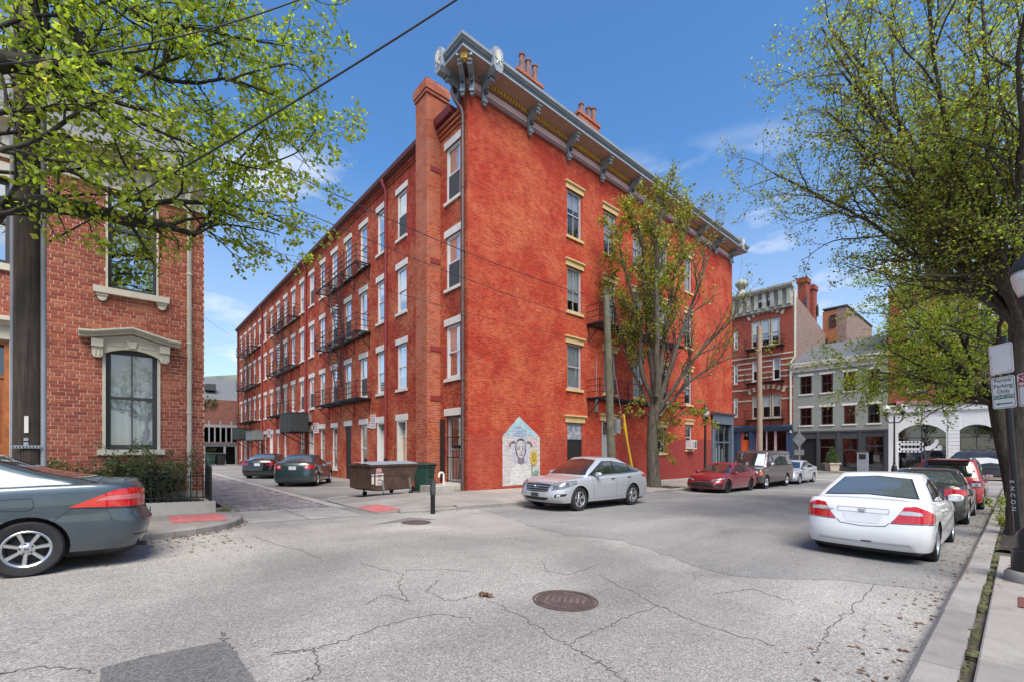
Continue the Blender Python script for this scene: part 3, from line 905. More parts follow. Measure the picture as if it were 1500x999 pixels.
m.quad((S0 + 0.02, 14.8, 15.6), (NE - 0.02, 14.8, 15.6), (NE - 0.02, 15.5, 15.6), (S0 + 0.02, 15.5, 15.6)); m.quad((S0 + 0.02, 15.5, 14.0), (NE, 15.5, 14.0), (NE, 15.5, 15.6), (S0 + 0.02, 15.5, 15.6))
m.build('roof', mat('tar_roof', (0.05, 0.05, 0.05), 0.9), bld)
m = MB()
m.quad((S0 + 0.9, N0 + 0.9, -2.3), (NE - 0.5, N0 + 0.9, -2.3), (NE - 0.5, N0 + 0.9, 14.1), (S0 + 0.9, N0 + 0.9, 14.1))
m.quad((S0 + 0.9, N0 + 0.9, -2.3), (S0 + 0.9, NB_ - 0.5, -2.3), (S0 + 0.9, NB_ - 0.5, 14.1), (S0 + 0.9, N0 + 0.9, 14.1))
for z in (2.2, 6.0, 9.8):
    m.quad((S0 + 0.25, N0 + 0.25, z), (NE - 0.3, N0 + 0.25, z), (NE - 0.3, N0 + 0.9, z), (S0 + 0.25, N0 + 0.9, z)); m.quad((S0 + 0.25, N0 + 0.9, z), (S0 + 0.9, N0 + 0.9, z), (S0 + 0.9, NB_ - 0.5, z), (S0 + 0.25, NB_ - 0.5, z))
m.build('interior', M_DARK, bld, recalc=False)
rw = random.Random(21)
for i, (a, b) in enumerate(COLS_N):
    for j, (z0, z1) in enumerate(ROWS):
        up = ['sky_white_blind', 'sky_white_blind', 'sky_white_blind', 'sky_white_blind', 'half'][(i * 3 + j * 2) % 5]; lo = ['sky_white_blind', 'sky_white_blind', 'dark', 'sky_white_blind', 'half'][(i * 2 + j * 3 + 1) % 5]  # white sheets behind the panes stand in for sky reflected in the glass
        window(bld, pn, a, b, z0, z1, upper=up, lower=lo, lintel='cap', lm=M_TAN, seed=i + 10 * j, muntin=1 if j > 0 else 0, mf=mat('mauve_window_paint', (0.42, 0.36, 0.37), 0.5, var=0.08))
for i, (c, k) in enumerate([(15.775, 0.525)] + [(c, hw) for c in COLS_S]):
    for j, (z0, z1) in enumerate(ROWS):
        up = rw.choice(['sky_white_blind', 'sky_white_blind', 'half', 'sky_white_blind', 'sky']); lo = rw.choice(['dark', 'screen', 'screen', 'dark', 'half'])
        window(bld, ps, c - k, c + k, z0, z1, fw=0.095, rec=0.08, upper=up, lower=lo, lintel='block', seed=i + 40 * j)
# ground floor of the car park side
def door(par, P, u0, u1, z0, z1, md, mf, rec=0.3, transom=0.55, lintel=True, lm=None, name='door'):
    m = MB(); m.box(P, u0, u0 + 0.08, -rec - 0.05, 0.01, z0, z1); m.box(P, u1 - 0.08, u1, -rec - 0.05, 0.01, z0, z1); m.box(P, u0 + 0.08, u1 - 0.08, -rec - 0.05, 0.008, z1 - 0.07, z1)
    m.box(P, u0 + 0.08, u1 - 0.08, -rec - 0.05, -rec + 0.03, z1 - transom - 0.06, z1 - transom)
    f = m.build('door_frame', mf, par)
    m = MB(); a, b = u0 + 0.08, u1 - 0.08; t = z1 - transom - 0.06
    m.box(P, a, b, -rec - 0.04, -rec, z0 + 0.02, t)
    w2 = (b - a)
    for (p0, p1, q0, q1) in ((0.12, 0.46, 0.10, 0.42), (0.54, 0.88, 0.10, 0.42), (0.12, 0.46, 0.50, 0.92), (0.54, 0.88, 0.50, 0.92)):
        m.box(P, a + w2 * p0, a + w2 * p1, -rec, -rec + 0.012, z0 + (t - z0) * q0, z0 + (t - z0) * q1)
    m.build('door', md, f)
    m = MB(); m.quad(P(a, -rec - 0.01, z1 - transom), P(b, -rec - 0.01, z1 - transom), P(b, -rec - 0.01, z1 - 0.07), P(a, -rec - 0.01, z1 - 0.07)); m.build('pane', M_GLASSD, f, recalc=False)
    m = MB(); m.lathe([(0.028, 0), (0.028, 0.05), (0.0, 0.055)], (0, 0, 0), 8); 
    hd = MB(); hd.box(P, b - 0.13, b - 0.09, -rec, -rec + 0.06, z0 + 0.95, z0 + 1.06); hd.build('handle', M_STEEL, f)
    if lintel:
        m = MB(); m.box(P, u0 - 0.15, u1 + 0.15, -0.05, 0.03, z1, z1 + 0.32); m.build('lintel', lm or M_WHITE, f)
    return f
M_PLY = mat('plywood_door', (0.50, 0.33, 0.16), 0.7, var=0.12, vs=3)
for c, st in zip(COLS_S, gstyle):
    u0, u1 = c - hw, c + hw
    if st == 'door': door(bld, ps, u0, u1, -1.95, GZ, M_PLY if c < 21 else M_WHITE, M_FRAME, transom=0.75)
    elif st == 'door2': door(bld, ps, u0, u1, -1.95, GZ, M_FRAME, M_FRAME, transom=0.4)
    elif st == 'board':
        m = MB(); m.box(ps, u0, u1, -0.14, -0.08, -1.9, GZ); p_ = m.build('boarded_opening', M_BLACKP, bld)
        m = MB(); m.box(ps, u0 - 0.15, u1 + 0.15, -0.05, 0.03, GZ, GZ + 0.32); m.build('lintel', M_WHITE, p_)
    elif st == 'win': window(bld, ps, u0, u1, -1.3, GZ, upper='half', lower='dark', lintel='block', seed=int(c), mf=M_FRAME, glass=M_GLASSD, fw=0.06)
# barred door by the corner
gw = window(bld, ps, *g_grill, upper='half', lower='sky_white_blind', lintel='block', seed=3, fw=0.08, rec=0.14)
m = MB()
for i in range(9): m.bar(ps(15.3 + i * 0.115, -0.02, -1.38), ps(15.3 + i * 0.115, -0.02, GZ - 0.03), 0.016)
for z in (-1.36, -0.35, 0.5, GZ - 0.05): m.bar(ps(15.24, -0.015, z), ps(16.28, -0.015, z), 0.03)
m.box(ps, 15.35, 15.75, -0.04, 0.02, 0.02, 0.16)
m.build('security_grille', M_IRON, gw)
m = MB(); m.box(ps, 16.36, 16.70, 0.02, 0.06, -1.3, 1.28); m.build('shutter', mat('dark_shutter', (0.025, 0.02, 0.02), 0.6), bld)
# painted tie plates and vents on the chimney side
# chimney breast and stack
m = MB()
cz = [(-2.4, 15.35, 0), (15.35, 15.5, 0.05), (15.5, 15.83, 0.09), (15.83, 15.96, 0.04)]
for a, b, e in cz: m.box(PW, 9.85 - e, 10.9 + e, 16.77 - e, 17.73 + e, a, b)
ch = m.build('chimney', M_CHIM, bld)
for z in (12.05, 8.05, 4.25, 2.1):
    m = MB(); m.box(PN(16.77), 10.02, 10.52, 0.0, 0.03, z, z + 0.22); m.build('tie_plate', M_REDP, ch)
for n_, z in ((19.0, 12.2), (19.0, 8.55), (19.0, 5.6), (19.0, 1.5)):
    pass
# eaves: painted gutter on the car park side
m = MB(); prof = [(-0.05, 14.0), (0.10, 14.02), (0.30, 14.12), (0.34, 14.30), (0.30, 14.32), (-0.05, 14.22)]
m.profile(prof, ps, 17.82, NB_ + 0.15); m.build('gutter', mat('dark_rust_gutter', (0.14, 0.035, 0.03), 0.6, var=0.2, grime=0.3), bld)
m = MB(); m.profile([(0, 13.72), (0.05, 13.72), (0.05, 13.85), (0.09, 13.87), (0.09, 13.99), (0, 13.99)], ps, 17.8, NB_); m.build('eaves_course', M_BIG, bld)
m = MB(); m.profile([(-0.05, 13.95), (0.32, 13.98), (0.40, 14.22), (0.36, 14.26), (-0.05, 14.22)], ps, 15.5, 16.72); m.build('gutter', M_REDP, bld)
m = MB()
for i, z in enumerate((13.45, 13.6, 13.77)): m.profile([(0, z), (0.05 + i * 0.07, z), (0.05 + i * 0.07, z + 0.12), (0, z + 0.12)], ps, 15.05, 16.74)
m.build('corbel_course', M_CHIM, bld)
# downpipes
def pipe(par, pts, r, mt, name='downpipe'):
    m = MB(); m.tube(pts, r, 9); o = m.build(name, mt, par, smooth=True, angle=50); return o
for n_ in (21.97, 35.59, 49.63):
    p_ = pipe(bld, [(S0 - 0.3, n_, 14.05), (S0 - 0.28, n_, 13.85), (S0 - 0.1, n_, 13.6), (S0 - 0.1, n_, -0.55)], 0.075, M_REDP)
    m = MB(); m.tube([(S0 - 0.1, n_, -0.5), (S0 - 0.1, n_, -1.95)], 0.095, 9); m.build('boot', M_IRON, p_, smooth=True, angle=50)
    m = MB()
    for z in (12.0, 8.6, 5.2, 1.8): m.tube([(S0 - 0.1, n_, z), (S0 - 0.1, n_, z + 0.1)], 0.09, 9)
    m.build('pipe_clip', M_REDP, p_, smooth=True, angle=50, kind='stuff')
pipe(bld, [(S0 - 0.1, NB_ - 0.2, 14.0), (S0 - 0.1, NB_ - 0.2, -2.0)], 0.09, M_PIPE)
p_ = pipe(bld, [(S0 - 0.35, N0 + 0.55, 14.78), (S0 - 0.42, N0 + 0.52, 14.5), (S0 - 0.36, N0 + 0.42, 14.2), (S0 - 0.16, N0 + 0.26, 13.85), (S0 - 0.1, N0 + 0.22, 13.6), (S0 - 0.1, N0 + 0.22, -1.75)], 0.075, M_PIPE)
m = MB()
for z in (13.2, 10.6, 8.0, 5.4, 2.8, 0.4): m.tube([(S0 - 0.1, N0 + 0.22, z), (S0 - 0.1, N0 + 0.22, z + 0.12)], 0.092, 9)
m.build('pipe_clip', M_PIPE, p_, smooth=True, angle=50, kind='stuff')
# --- cornice: swept round both street corners
def sweep(prof, mt, name, par, n_ret=15.5, e_ret=16.2):
    rows = [[(S0 - d, n_ret, z) for d, z in prof], [(S0 - d, N0 - d, z) for d, z in prof], [(NE + d, N0 - d, z) for d, z in prof], [(NE + d, e_ret, z) for d, z in prof]]
    m = MB(); m.grid(rows, closed=True)
    k = len(prof); m.add(rows[0], [tuple(range(k))]); m.add(rows[-1], [tuple(range(k))])
    return m.build(name, mt, par)
crn = sweep([(0.0, 15.27), (0.86, 15.25), (0.86, 15.335), (0.0, 15.35)], M_CORN, 'cornice', bld)
sweep([(0.0, 15.353), (0.83, 15.338), (0.87, 15.50), (0.0, 15.51)], M_CORND, 'cove_moulding', crn)
sweep([(0.0, 15.513), (0.88, 15.503), (0.90, 15.54), (0.97, 15.575), (0.98, 15.685), (0.0, 15.77)], M_CORN, 'crown_moulding', crn)
sweep([(0.004, 14.50), (0.05, 14.50), (0.05, 15.26), (0.004, 15.26)], M_PINK, 'frieze', crn)
sweep([(0.052, 14.47), (0.10, 14.47), (0.12, 14.52), (0.09, 14.55), (0.09, 14.585), (0.052, 14.6)], M_PINKD, 'frieze_moulding', crn)
sweep([(0.052, 14.66), (0.075, 14.66), (0.075, 14.69), (0.052, 14.69)], M_PINKD, 'frieze_moulding', crn)
sweep([(0.052, 14.99), (0.08, 14.99), (0.11, 15.05), (0.11, 15.075), (0.052, 15.075)], M_PINKD, 'frieze_moulding', crn)
m = MB(); rows_ = [[(S0 - d, 15.5, z), ] for d, z in ((0.06, 15.247), (0.85, 15.243))]
m.grid([[(S0 - d, 15.5, z) for d, z in ((0.055, 15.244), (0.845, 15.243))], [(S0 - d, N0 - d, z) for d, z in ((0.055, 15.244), (0.845, 15.243))], [(NE + d, N0 - d, z) for d, z in ((0.055, 15.244), (0.845, 15.243))], [(NE + d, 16.2, z) for d, z in ((0.055, 15.244), (0.845, 15.243))]])
m.build('soffit', M_SOFF, crn, recalc=False)
BR = [11.28, 13.9, 16.55, 19.22, 21.92, 24.6, 27.3, 30.0, 32.7, 35.25]
m = MB(); u = 11.6
while u < NE - 0.2:
    if min(abs(u + 0.05 - b) for b in BR) > 0.22: m.box(pn, u, u + 0.095, 0.05, 0.19, 15.095, 15.238)
    u += 0.172
m.box(pn, 11.5, NE, 0.05, 0.09, 15.08, 15.24)
m.build('dentil_course', M_YEL, crn, kind='stuff')
def bracket(P, u, wd=0.23, big=1.0, acro=False):
    pts = [(0.05, 14.40), (0.13, 14.36), (0.18, 14.45), (0.15, 14.60), (0.16, 14.74), (0.25, 14.86), (0.42, 14.93), (0.52, 14.98), (0.55, 14.90), (0.66, 14.90), (0.70, 15.02), (0.70, 15.235), (0.05, 15.235)]
    m = MB()
    n = len(pts); vs = [P(u - wd / 2, d, z) for d, z in pts] + [P(u + wd / 2, d, z) for d, z in pts]
    m.add(vs, [tuple(range(n)), tuple(range(2 * n - 1, n - 1, -1))] + [(i, n + i, n + (i + 1) % n, (i + 1) % n) for i in range(n)])
    m.box(P, u - wd * 0.62, u + wd * 0.62, 0.05, 0.78, 15.14, 15.232)
    m.box(P, u - wd * 0.5, u + wd * 0.5, 0.05, 0.22, 14.30, 14.39); m.box(P, u - wd * 0.32, u + wd * 0.32, 0.05, 0.16, 14.20, 14.30)
    b = m.build('bracket', M_CORN, crn)
    m = MB(); q = [(0.045 * math.cos(k * math.pi / 4), 0.045 * math.sin(k * math.pi / 4)) for k in range(8)]
    m.add([P(u + a, 0.712, 15.06 + c) for a, c in q] + [P(u, 0.74, 15.06)], [(k, (k + 1) % 8, 8) for k in range(8)])
    m.build('rosette', M_YEL, b, recalc=False)
    m = MB(); m.box(P, u - wd * 0.3, u + wd * 0.3, 0.20, 0.30, 14.62, 14.80); m.box(P, u - wd * 0.56, u + wd * 0.56, 0.5, 0.72, 14.985, 15.02)
    m.build('moulding', M_CORND, b)
    if acro:
        m = MB(); m.box(P, u - 0.24, u + 0.24, 0.05, 1.05, 15.2, 15.86)
        arc_ = [(0.24 * math.cos(t), 15.86 + 0.13 * math.sin(t)) for t in [math.pi * k / 8 for k in range(9)]]
        m.prism([(u + a, z) for a, z in arc_], P, 0.5, 1.05)
        m.prism([(u - 0.24, 15.2), (u + 0.24, 15.2), (u + 0.13, 15.02), (u - 0.13, 15.02)], P, 0.55, 1.05)
        bl = m.build('end_block', M_CORN, b)
        m = MB()
        for k in range(9):
            t = math.pi * (k + 0.5) / 9
            m.bar(P(u + 0.03 * math.cos(t), 1.06, 15.48), P(u + 0.2 * math.cos(t), 1.062, 15.5 + 0.36 * math.sin(t)), 0.035)
        for k in (-1, 1): m.bar(P(u + k * 0.12, 1.06, 15.28), P(u + k * 0.02, 1.062, 15.46), 0.045)
        m.build('palmette', M_WHITE, bl)
for u in BR: bracket(pn, u, acro=(u in (BR[0], BR[-1])))
bracket(ps, 15.28, acro=True)
c45 = math.sqrt(0.5)
def PD(u, d, z):                              # the diagonal face at the corner
    return (S0 - c45 * d * 1.18 + c45 * u, N0 - c45 * d * 1.18 - c45 * u, z)
bracket(PD, -0.19, wd=0.2); bracket(PD, 0.19, wd=0.2)
m = MB(); m.box(lambda x, y, z: (S0 - c45 * y + c45 * x, N0 - c45 * y - c45 * x, z), -0.12, 0.12, 0.72, 0.95, 15.02, 15.24); m.build('pendant', M_YEL, crn)
m = MB(); m.lathe([(0.09, 0), (0.09, 0.05)], (0, 0, 0), 10)
# chimneys with clay pots on the roof
M_POT = mat('clay_chimney_pot', (0.22, 0.105, 0.075), 0.85, var=0.25, vs=4, grime=0.4)
for (x0, x1, yb, pots) in ((757, 793, 118, ((765, 79), (774, 88), (784, 96))), (847, 877, 178, ((852, 152), (862, 158), (870, 159))), (1018, 1040, 330, ((1024, 305), (1031, 309)))):
    a = pix(x0, yb, n=15.75); b = pix(x1, yb, n=15.75)
    m = MB(); zt = (a.z + b.z) / 2
    m.box(PW, a.x, b.x, 15.7, 16.35, 14.0, zt); m.box(PW, a.x - 0.06, b.x + 0.06, 15.64, 16.41, zt, zt + 0.14)
    c_ = m.build('chimney', M_CHIM, bld)
    for (x, y) in pots:
        p = pix(x, y, n=15.95)
        m = MB(); h = p.z - zt - 0.1
        m.lathe([(0.17, 0), (0.15, 0.12), (0.13, h * 0.6), (0.125, h - 0.12), (0.16, h - 0.1), (0.16, h - 0.03), (0.13, h), (0.1, h), (0.1, h - 0.3)], (p.x, 15.98, zt + 0.1), 12)
        m.build('chimney_pot', M_POT, c_, smooth=True, angle=40)
# --- street side ground floor
M_MAUVE = MATS['mauve_window_paint']
m = MB(); a, b, c, d = g_black
m.box(pn, a, b, -0.12, -0.07, c, 0.42); m.box(pn, a, b, -0.12, -0.05, 0.42, 0.48); o_ = m.build('boarded_opening', M_BLACKP, bld)
m = MB(); m.box(pn, a, b, -0.12, -0.08, 0.48, d); m.build('panel', mat('scratched_grey_panel', (0.26, 0.28, 0.31), 0.5, var=0.5, vs=6), o_)
m = MB(); m.box(pn, a - 0.16, b + 0.16, -0.05, 0.055, d, d + 0.29); m.box(pn, a - 0.24, b + 0.24, -0.05, 0.14, d + 0.293, d + 0.37); m.build('lintel', M_TAN, o_)
f_ = door(bld, pn, *g_door, M_GREYDOOR, M_GREYDOOR, rec=0.14, transom=0.75, lintel=False)
m = MB(); a, b, c, d = g_door; m.box(pn, a - 0.16, b + 0.16, -0.05, 0.055, d, d + 0.29); m.box(pn, a - 0.22, b + 0.22, -0.05, 0.14, d + 0.293, d + 0.37); m.build('lintel', M_TAN, f_)
wb = window(bld, pn, *g_bar, upper='dark', lower='dark', lintel='cap', lm=M_TAN, seed=5, mf=M_MAUVE)
m = MB()
for i in range(7): m.bar(pn(24.85 + i * 0.15, 0.04, -0.22), pn(24.85 + i * 0.15, 0.04, 1.32), 0.018)
for z in (-0.15, 0.5, 1.2): m.bar(pn(24.78, 0.045, z), pn(25.82, 0.045, z), 0.022)
m.build('security_grille', M_IRON, wb)
window(bld, pn, *g_ac, upper='half', lower='dark', lintel='cap', lm=M_TAN, seed=6, mf=M_MAUVE)
# shopfront at the far end
a, b, c, d = shop
m = MB(); m.box(pn, a - 0.25, a + 0.1, -0.1, 0.12, c, d - 0.05); m.box(pn, b - 0.1, b + 0.23, -0.1, 0.12, c, d - 0.05)
m.box(pn, a - 0.25, b + 0.23, -0.1, 0.14, 1.85, d - 0.04); m.box(pn, a + 0.1, b - 0.1, -0.16, -0.06, c, c + 0.55); m.box(pn, a + 0.1, b - 0.1, -0.14, -0.05, 0.45, 0.55)
for u in (a + 0.1, a + 1.05, a + 2.0, b - 0.17): m.box(pn, u, u + 0.07, -0.15, -0.04, c + 0.55, 1.85)
sf = m.build('shopfront', mat('slate_blue_shop_paint', (0.105, 0.13, 0.17), 0.6, var=0.12, grime=0.25), bld)
m = MB(); m.profile([(-0.1, d - 0.04), (0.16, d - 0.04), (0.30, d + 0.08), (0.30, d + 0.16), (-0.02, d + 0.22)], pn, a - 0.35, b + 0.27); m.build('shopfront_cornice', mat('plum_trim', (0.13, 0.07, 0.085), 0.6), sf)
for (u, u2) in ((a + 0.17, a + 1.05), (a + 1.12, a + 2.0), (a + 2.07, b - 0.17)):
    for z, z2 in ((c + 0.55, 0.45), (0.55, 1.85)):
        m = MB(); m.quad(pn(u, -0.1, z), pn(u2, -0.1, z), pn(u2, -0.1, z2), pn(u, -0.1, z2)); m.build('pane', M_GLASS, sf, recalc=False)
m = MB()
for (u, z, w_, h_) in ((a + 0.3, -1.2, 0.5, 1.0), (a + 1.2, -1.4, 0.3, 1.5), (a + 1.6, -1.3, 0.35, 1.6), (a + 0.35, -1.65, 0.3, 0.3), (a + 2.2, -1.2, 0.5, 1.2)): m.box(pn, u, u + w_, -0.34, -0.31, z, z + h_)
m.build('window_display', M_WSHEET, sf)
# --- painted mural: flat print on the brick
def muralmat(name, c):
    b = NB(name); vec, pos, sp = wallcoord(b)
    bt = b.n('ShaderNodeTexBrick', {'Vector': vec, 'Color1': (0.8, 0.8, 0.8, 1), 'Color2': (1.06, 1.06, 1.06, 1), 'Mortar': (0.62, 0.60, 0.58, 1), 'Scale': 1.0, 'Mortar Size': 0.006, 'Mortar Smooth': 0.3, 'Brick Width': 0.215, 'Row Height': 0.075})
    wv = b.ramp(b.noise(pos, 5, 5, 0.7), [(0.3, 0.86), (0.7, 1.08)])
    col = b.mix(1.0, b.mix(1.0, (*c, 1), bt.outputs['Color'], 'MULTIPLY'), wv, 'MULTIPLY')
    b.p(Base_Color=col, Roughness=0.85, Normal=b.bump(b.math('MULTIPLY', bt.outputs['Fac'], -1.0), 0.4, 0.01)); return b.mat
mu = [0]
def shape(pts, c, par, name='paint_patch', k=None):
    mu[0] += 1
    dd = 0.004 + 0.0012 * mu[0]
    m = MB(); m.add([pn(x, dd, z) for x, z in pts], [tuple(range(len(pts)))])
    nm = 'mural_paint_%d_%d_%d' % tuple(int(x * 255) for x in c)
    return m.build(name, MATS.get(nm) or muralmat(nm, c), par, recalc=False)
def ell(cx, cz_, rx, rz, n=18, a0=0, a1=2 * math.pi): return [(cx + rx * math.cos(a0 + (a1 - a0) * i / n), cz_ + rz * math.sin(a0 + (a1 - a0) * i / n)) for i in range(n + (0 if a1 - a0 > 6.2 else 1))]
mx0, mx1 = 12.36, 14.64
mural = shape([(mx0, -1.62), (mx1, -1.62), (mx1, 0.55), (13.33, 1.33 + 0.12), (mx0, 0.55)][0:5], (0.56, 0.53, 0.50), bld, 'mural')
shape([(mx0 + 0.02, 0.55), (mx0 + 0.45, 0.62), (13.35, 0.5), (14.1, 0.62), (mx1 - 0.02, 0.55), (13.33, 1.43)], (0.38, 0.54, 0.60), mural)
shape([(13.0, 1.1), (13.7, 1.1), (13.33, 1.43)], (0.44, 0.62, 0.66), mural)
for i, (x, z, l) in enumerate(((12.98, 0.86, 0.62), (12.93, 0.76, 0.85), (12.95, 0.66, 0.8), (13.0, 0.57, 0.7), (13.05, 0.95, 0.4))): shape([(x, z), (x + l, z + 0.01), (x + l, z + 0.055), (x, z + 0.05)], (0.34, 0.33, 0.48), mural)
shape([(12.62, 0.3), (12.85, 0.5), (12.9, 0.2), (12.7, 0.0)], (0.60, 0.47, 0.46), mural); shape([(13.95, 0.55), (14.4, 0.5), (14.45, 0.1), (14.05, 0.15)], (0.62, 0.46, 0.46), mural)
shape(ell(13.42, -0.15, 0.48, 0.72), (0.50, 0.48, 0.58), mural)
shape([(12.75, -1.6), (12.8, -1.05), (12.98, -0.78), (13.25, -0.62), (13.6, -0.62), (13.85, -0.75), (14.05, -1.0), (14.12, -1.6)], (0.63, 0.62, 0.60), mural)
shape([(13.22, -0.62), (13.28, -0.25), (13.58, -0.25), (13.66, -0.62), (13.42, -0.72)], (0.19, 0.18, 0.20), mural)
shape(ell(13.42, 0.02, 0.335, 0.46), (0.075, 0.07, 0.085), mural)
shape([(13.14, 0.08), (13.17, 0.26), (13.3, 0.36), (13.44, 0.38), (13.58, 0.35), (13.68, 0.24), (13.7, 0.05), (13.66, -0.18), (13.56, -0.36), (13.43, -0.43), (13.28, -0.36), (13.18, -0.16)], (0.58, 0.54, 0.53), mural)
shape([(13.5, 0.3), (13.66, 0.2), (13.69, 0.0), (13.62, -0.2), (13.5, -0.38), (13.46, -0.1)], (0.49, 0.46, 0.49), mural)
shape([(13.15, -0.05), (13.3, -0.12), (13.3, -0.26), (13.22, -0.22)], (0.57, 0.47, 0.48), mural)
for x in (13.27, 13.56):
    shape(ell(x, 0.0, 0.085, 0.045, 12), (0.16, 0.15, 0.17), mural); shape(ell(x, -0.005, 0.03, 0.03, 8), (0.62, 0.6, 0.58), mural)
    shape([(x - 0.11, 0.07), (x - 0.04, 0.12), (x + 0.09, 0.1), (x + 0.1, 0.075), (x - 0.03, 0.09)], (0.11, 0.1, 0.12), mural)
shape([(13.38, -0.1), (13.47, -0.1), (13.49, -0.15), (13.42, -0.17), (13.36, -0.15)], (0.36, 0.34, 0.36), mural)
shape([(13.31, -0.255), (13.38, -0.235), (13.43, -0.245), (13.48, -0.235), (13.55, -0.255), (13.44, -0.3)], (0.24, 0.19, 0.20), mural)
for sg, x0 in ((-1, 13.12), (1, 13.72)):
    shape([(x0, 0.22), (x0 + sg * 0.1, 0.36), (x0 + sg * 0.3, 0.3), (x0 + sg * 0.34, 0.24), (x0 + sg * 0.1, 0.29)], (0.075, 0.07, 0.085), mural)
    shape(ell(x0 + sg * 0.35, 0.18, 0.045, 0.07, 10), (0.085, 0.08, 0.095), mural)
shape([(14.08, -1.3), (14.11, -1.3), (14.12, -0.55), (14.09, -0.55)], (0.10, 0.17, 0.10), mural)
shape([(14.11, -1.15), (14.25, -0.98), (14.5, -1.0), (14.58, -1.08), (14.4, -1.2)], (0.20, 0.36, 0.27), mural)
pt = []
for k in range(32):
    a = 2 * math.pi * k / 32; rr_ = 1.0 if k % 2 else 0.66
    pt.append((14.22 + 0.27 * rr_ * math.cos(a), -0.4 + 0.42 * rr_ * math.sin(a)))
shape(pt, (0.62, 0.47, 0.06), mural); shape(ell(14.22, -0.4, 0.13, 0.22), (0.35, 0.20, 0.035), mural); shape(ell(14.25, -0.36, 0.06, 0.13, 12), (0.50, 0.38, 0.07), mural)
# ---------------------------------------------------------------- fire escapes
def fire_escape(P, u0, u1, zs, dep, label, ladders, loc, group, nbr=4, drop=True):
    fe = thing('fire_escape', loc, label, 'fire escape', group)
    for i, z in enumerate(zs):
        m = MB(); t = 0.05
        m.box(P, u0, u1, dep - t, dep, z - 0.05, z + 0.02); m.box(P, u0, u1, 0.02, 0.02 + t, z - 0.05, z + 0.02)
        m.box(P, u0, u0 + t, 0.08, dep - t, z - 0.05, z + 0.018); m.box(P, u1 - t, u1, 0.08, dep - t, z - 0.05, z + 0.018)
        pl = m.build('platform', M_IRON, fe)
        m = MB(); k = 9
        hole = ladders[i] if (i < len(ladders) and i > 0) else None
        for j in range(k):
            dd = 0.09 + (dep - 0.18) * j / (k - 1)
            m.box(P, u0 + t, u1 - t, dd - 0.014, dd + 0.014, z - 0.012, z + 0.012)
        m.build('slat', M_IRON, pl, kind='stuff')
        m = MB(); np_ = max(3, int((u1 - u0) / 1.15))
        for h in (0.3, 0.6, 0.92):
            m.bar(P(u0, dep - 0.02, z + h), P(u1, dep - 0.02, z + h), 0.028)
            for ue in (u0 + 0.015, u1 - 0.015): m.bar(P(ue, 0.02, z + h), P(ue, dep - 0.02, z + h), 0.028)
        for j in range(np_ + 1):
            uu = u0 + 0.015 + (u1 - u0 - 0.03) * j / np_
            m.bar(P(uu, dep - 0.02, z), P(uu, dep - 0.02, z + 0.98), 0.035)
        m.build('railing', M_IRON, fe)
        for j in range(nbr):
            uu = u0 + 0.2 + (u1 - u0 - 0.4) * j / (nbr - 1)
            m = MB(); m.bar(P(uu, dep - 0.06, z - 0.05), P(uu, 0.0, z - 0.85), 0.035); m.bar(P(uu, 0.02, z - 0.05), P(uu, 0.02, z - 0.9), 0.03); m.bar(P(uu, 0.02, z - 0.07), P(uu, dep - 0.02, z - 0.07), 0.04)
            m.build('bracket', M_IRON, fe)
    for i, (ua, ub) in enumerate(ladders):
        if i + 1 >= len(zs): break
        z0, z1 = zs[i + 1], zs[i]
        m = MB(); d0 = dep * 0.45
        for dd in (d0, d0 + 0.42):
            m.bar(P(ua, dd, z0), P(ub, dd, z1), 0.03, 0.09)
            m.bar(P(ua, dd, z0 + 0.75), P(ub, dd, z1 + 0.75), 0.022)
        k = 15
        for j in range(1, k):
            t = j / k; m.box(P, ua + (ub - ua) * t - 0.06, ua + (ub - ua) * t + 0.06, d0, d0 + 0.42, z0 + (z1 - z0) * t - 0.01, z0 + (z1 - z0) * t + 0.01)
        m.build('ladder', M_IRON, fe)
    if drop:
        ua = ladders[0][0]; z1 = zs[-1]
        m = MB()
        for q in (-0.2, 0.2): m.bar(P(ua + q, dep * 0.6, z1 + 0.9), P(ua + q, dep * 0.6, zs[0] + 1.6), 0.03)
        j = z1 + 0.9
        while j < zs[0] + 1.5: m.bar(P(ua - 0.2, dep * 0.6, j), P(ua + 0.2, dep * 0.6, j), 0.02); j += 0.3
        m.build('rung_ladder', M_IRON, fe)
    return fe
zs_ = (10.35, 6.55, 2.85)
fire_escape(ps, 24.0, 30.9, zs_, 0.88, 'black iron fire escape on the car park wall nearest the chimney, above the boarded doorway', [(27.0, 28.6), (26.9, 28.5)], (S0, 27.5, 2.85), 'fire escapes on the car park wall')
fire_escape(ps, 37.2, 44.4, zs_, 0.88, 'middle black iron fire escape of three on the car park wall, above the ribbed box', [(40.4, 42.2), (40.2, 42.0)], (S0, 41, 2.85), 'fire escapes on the car park wall')
fire_escape(ps, 50.6, 58.2, zs_, 0.88, 'farthest black iron fire escape on the car park wall, near the end of the alley', [(54.0, 55.8), (53.8, 55.6)], (S0, 54, 2.85), 'fire escapes on the car park wall')
fe_n = fire_escape(pn, 18.0, 26.7, (6.4, 2.62), 0.9, 'black iron fire escape across the street facade behind the leafing street tree', [(24.2, 25.6)], (22, N0, 2.6), 'fire escapes on the street wall', nbr=6, drop=False)
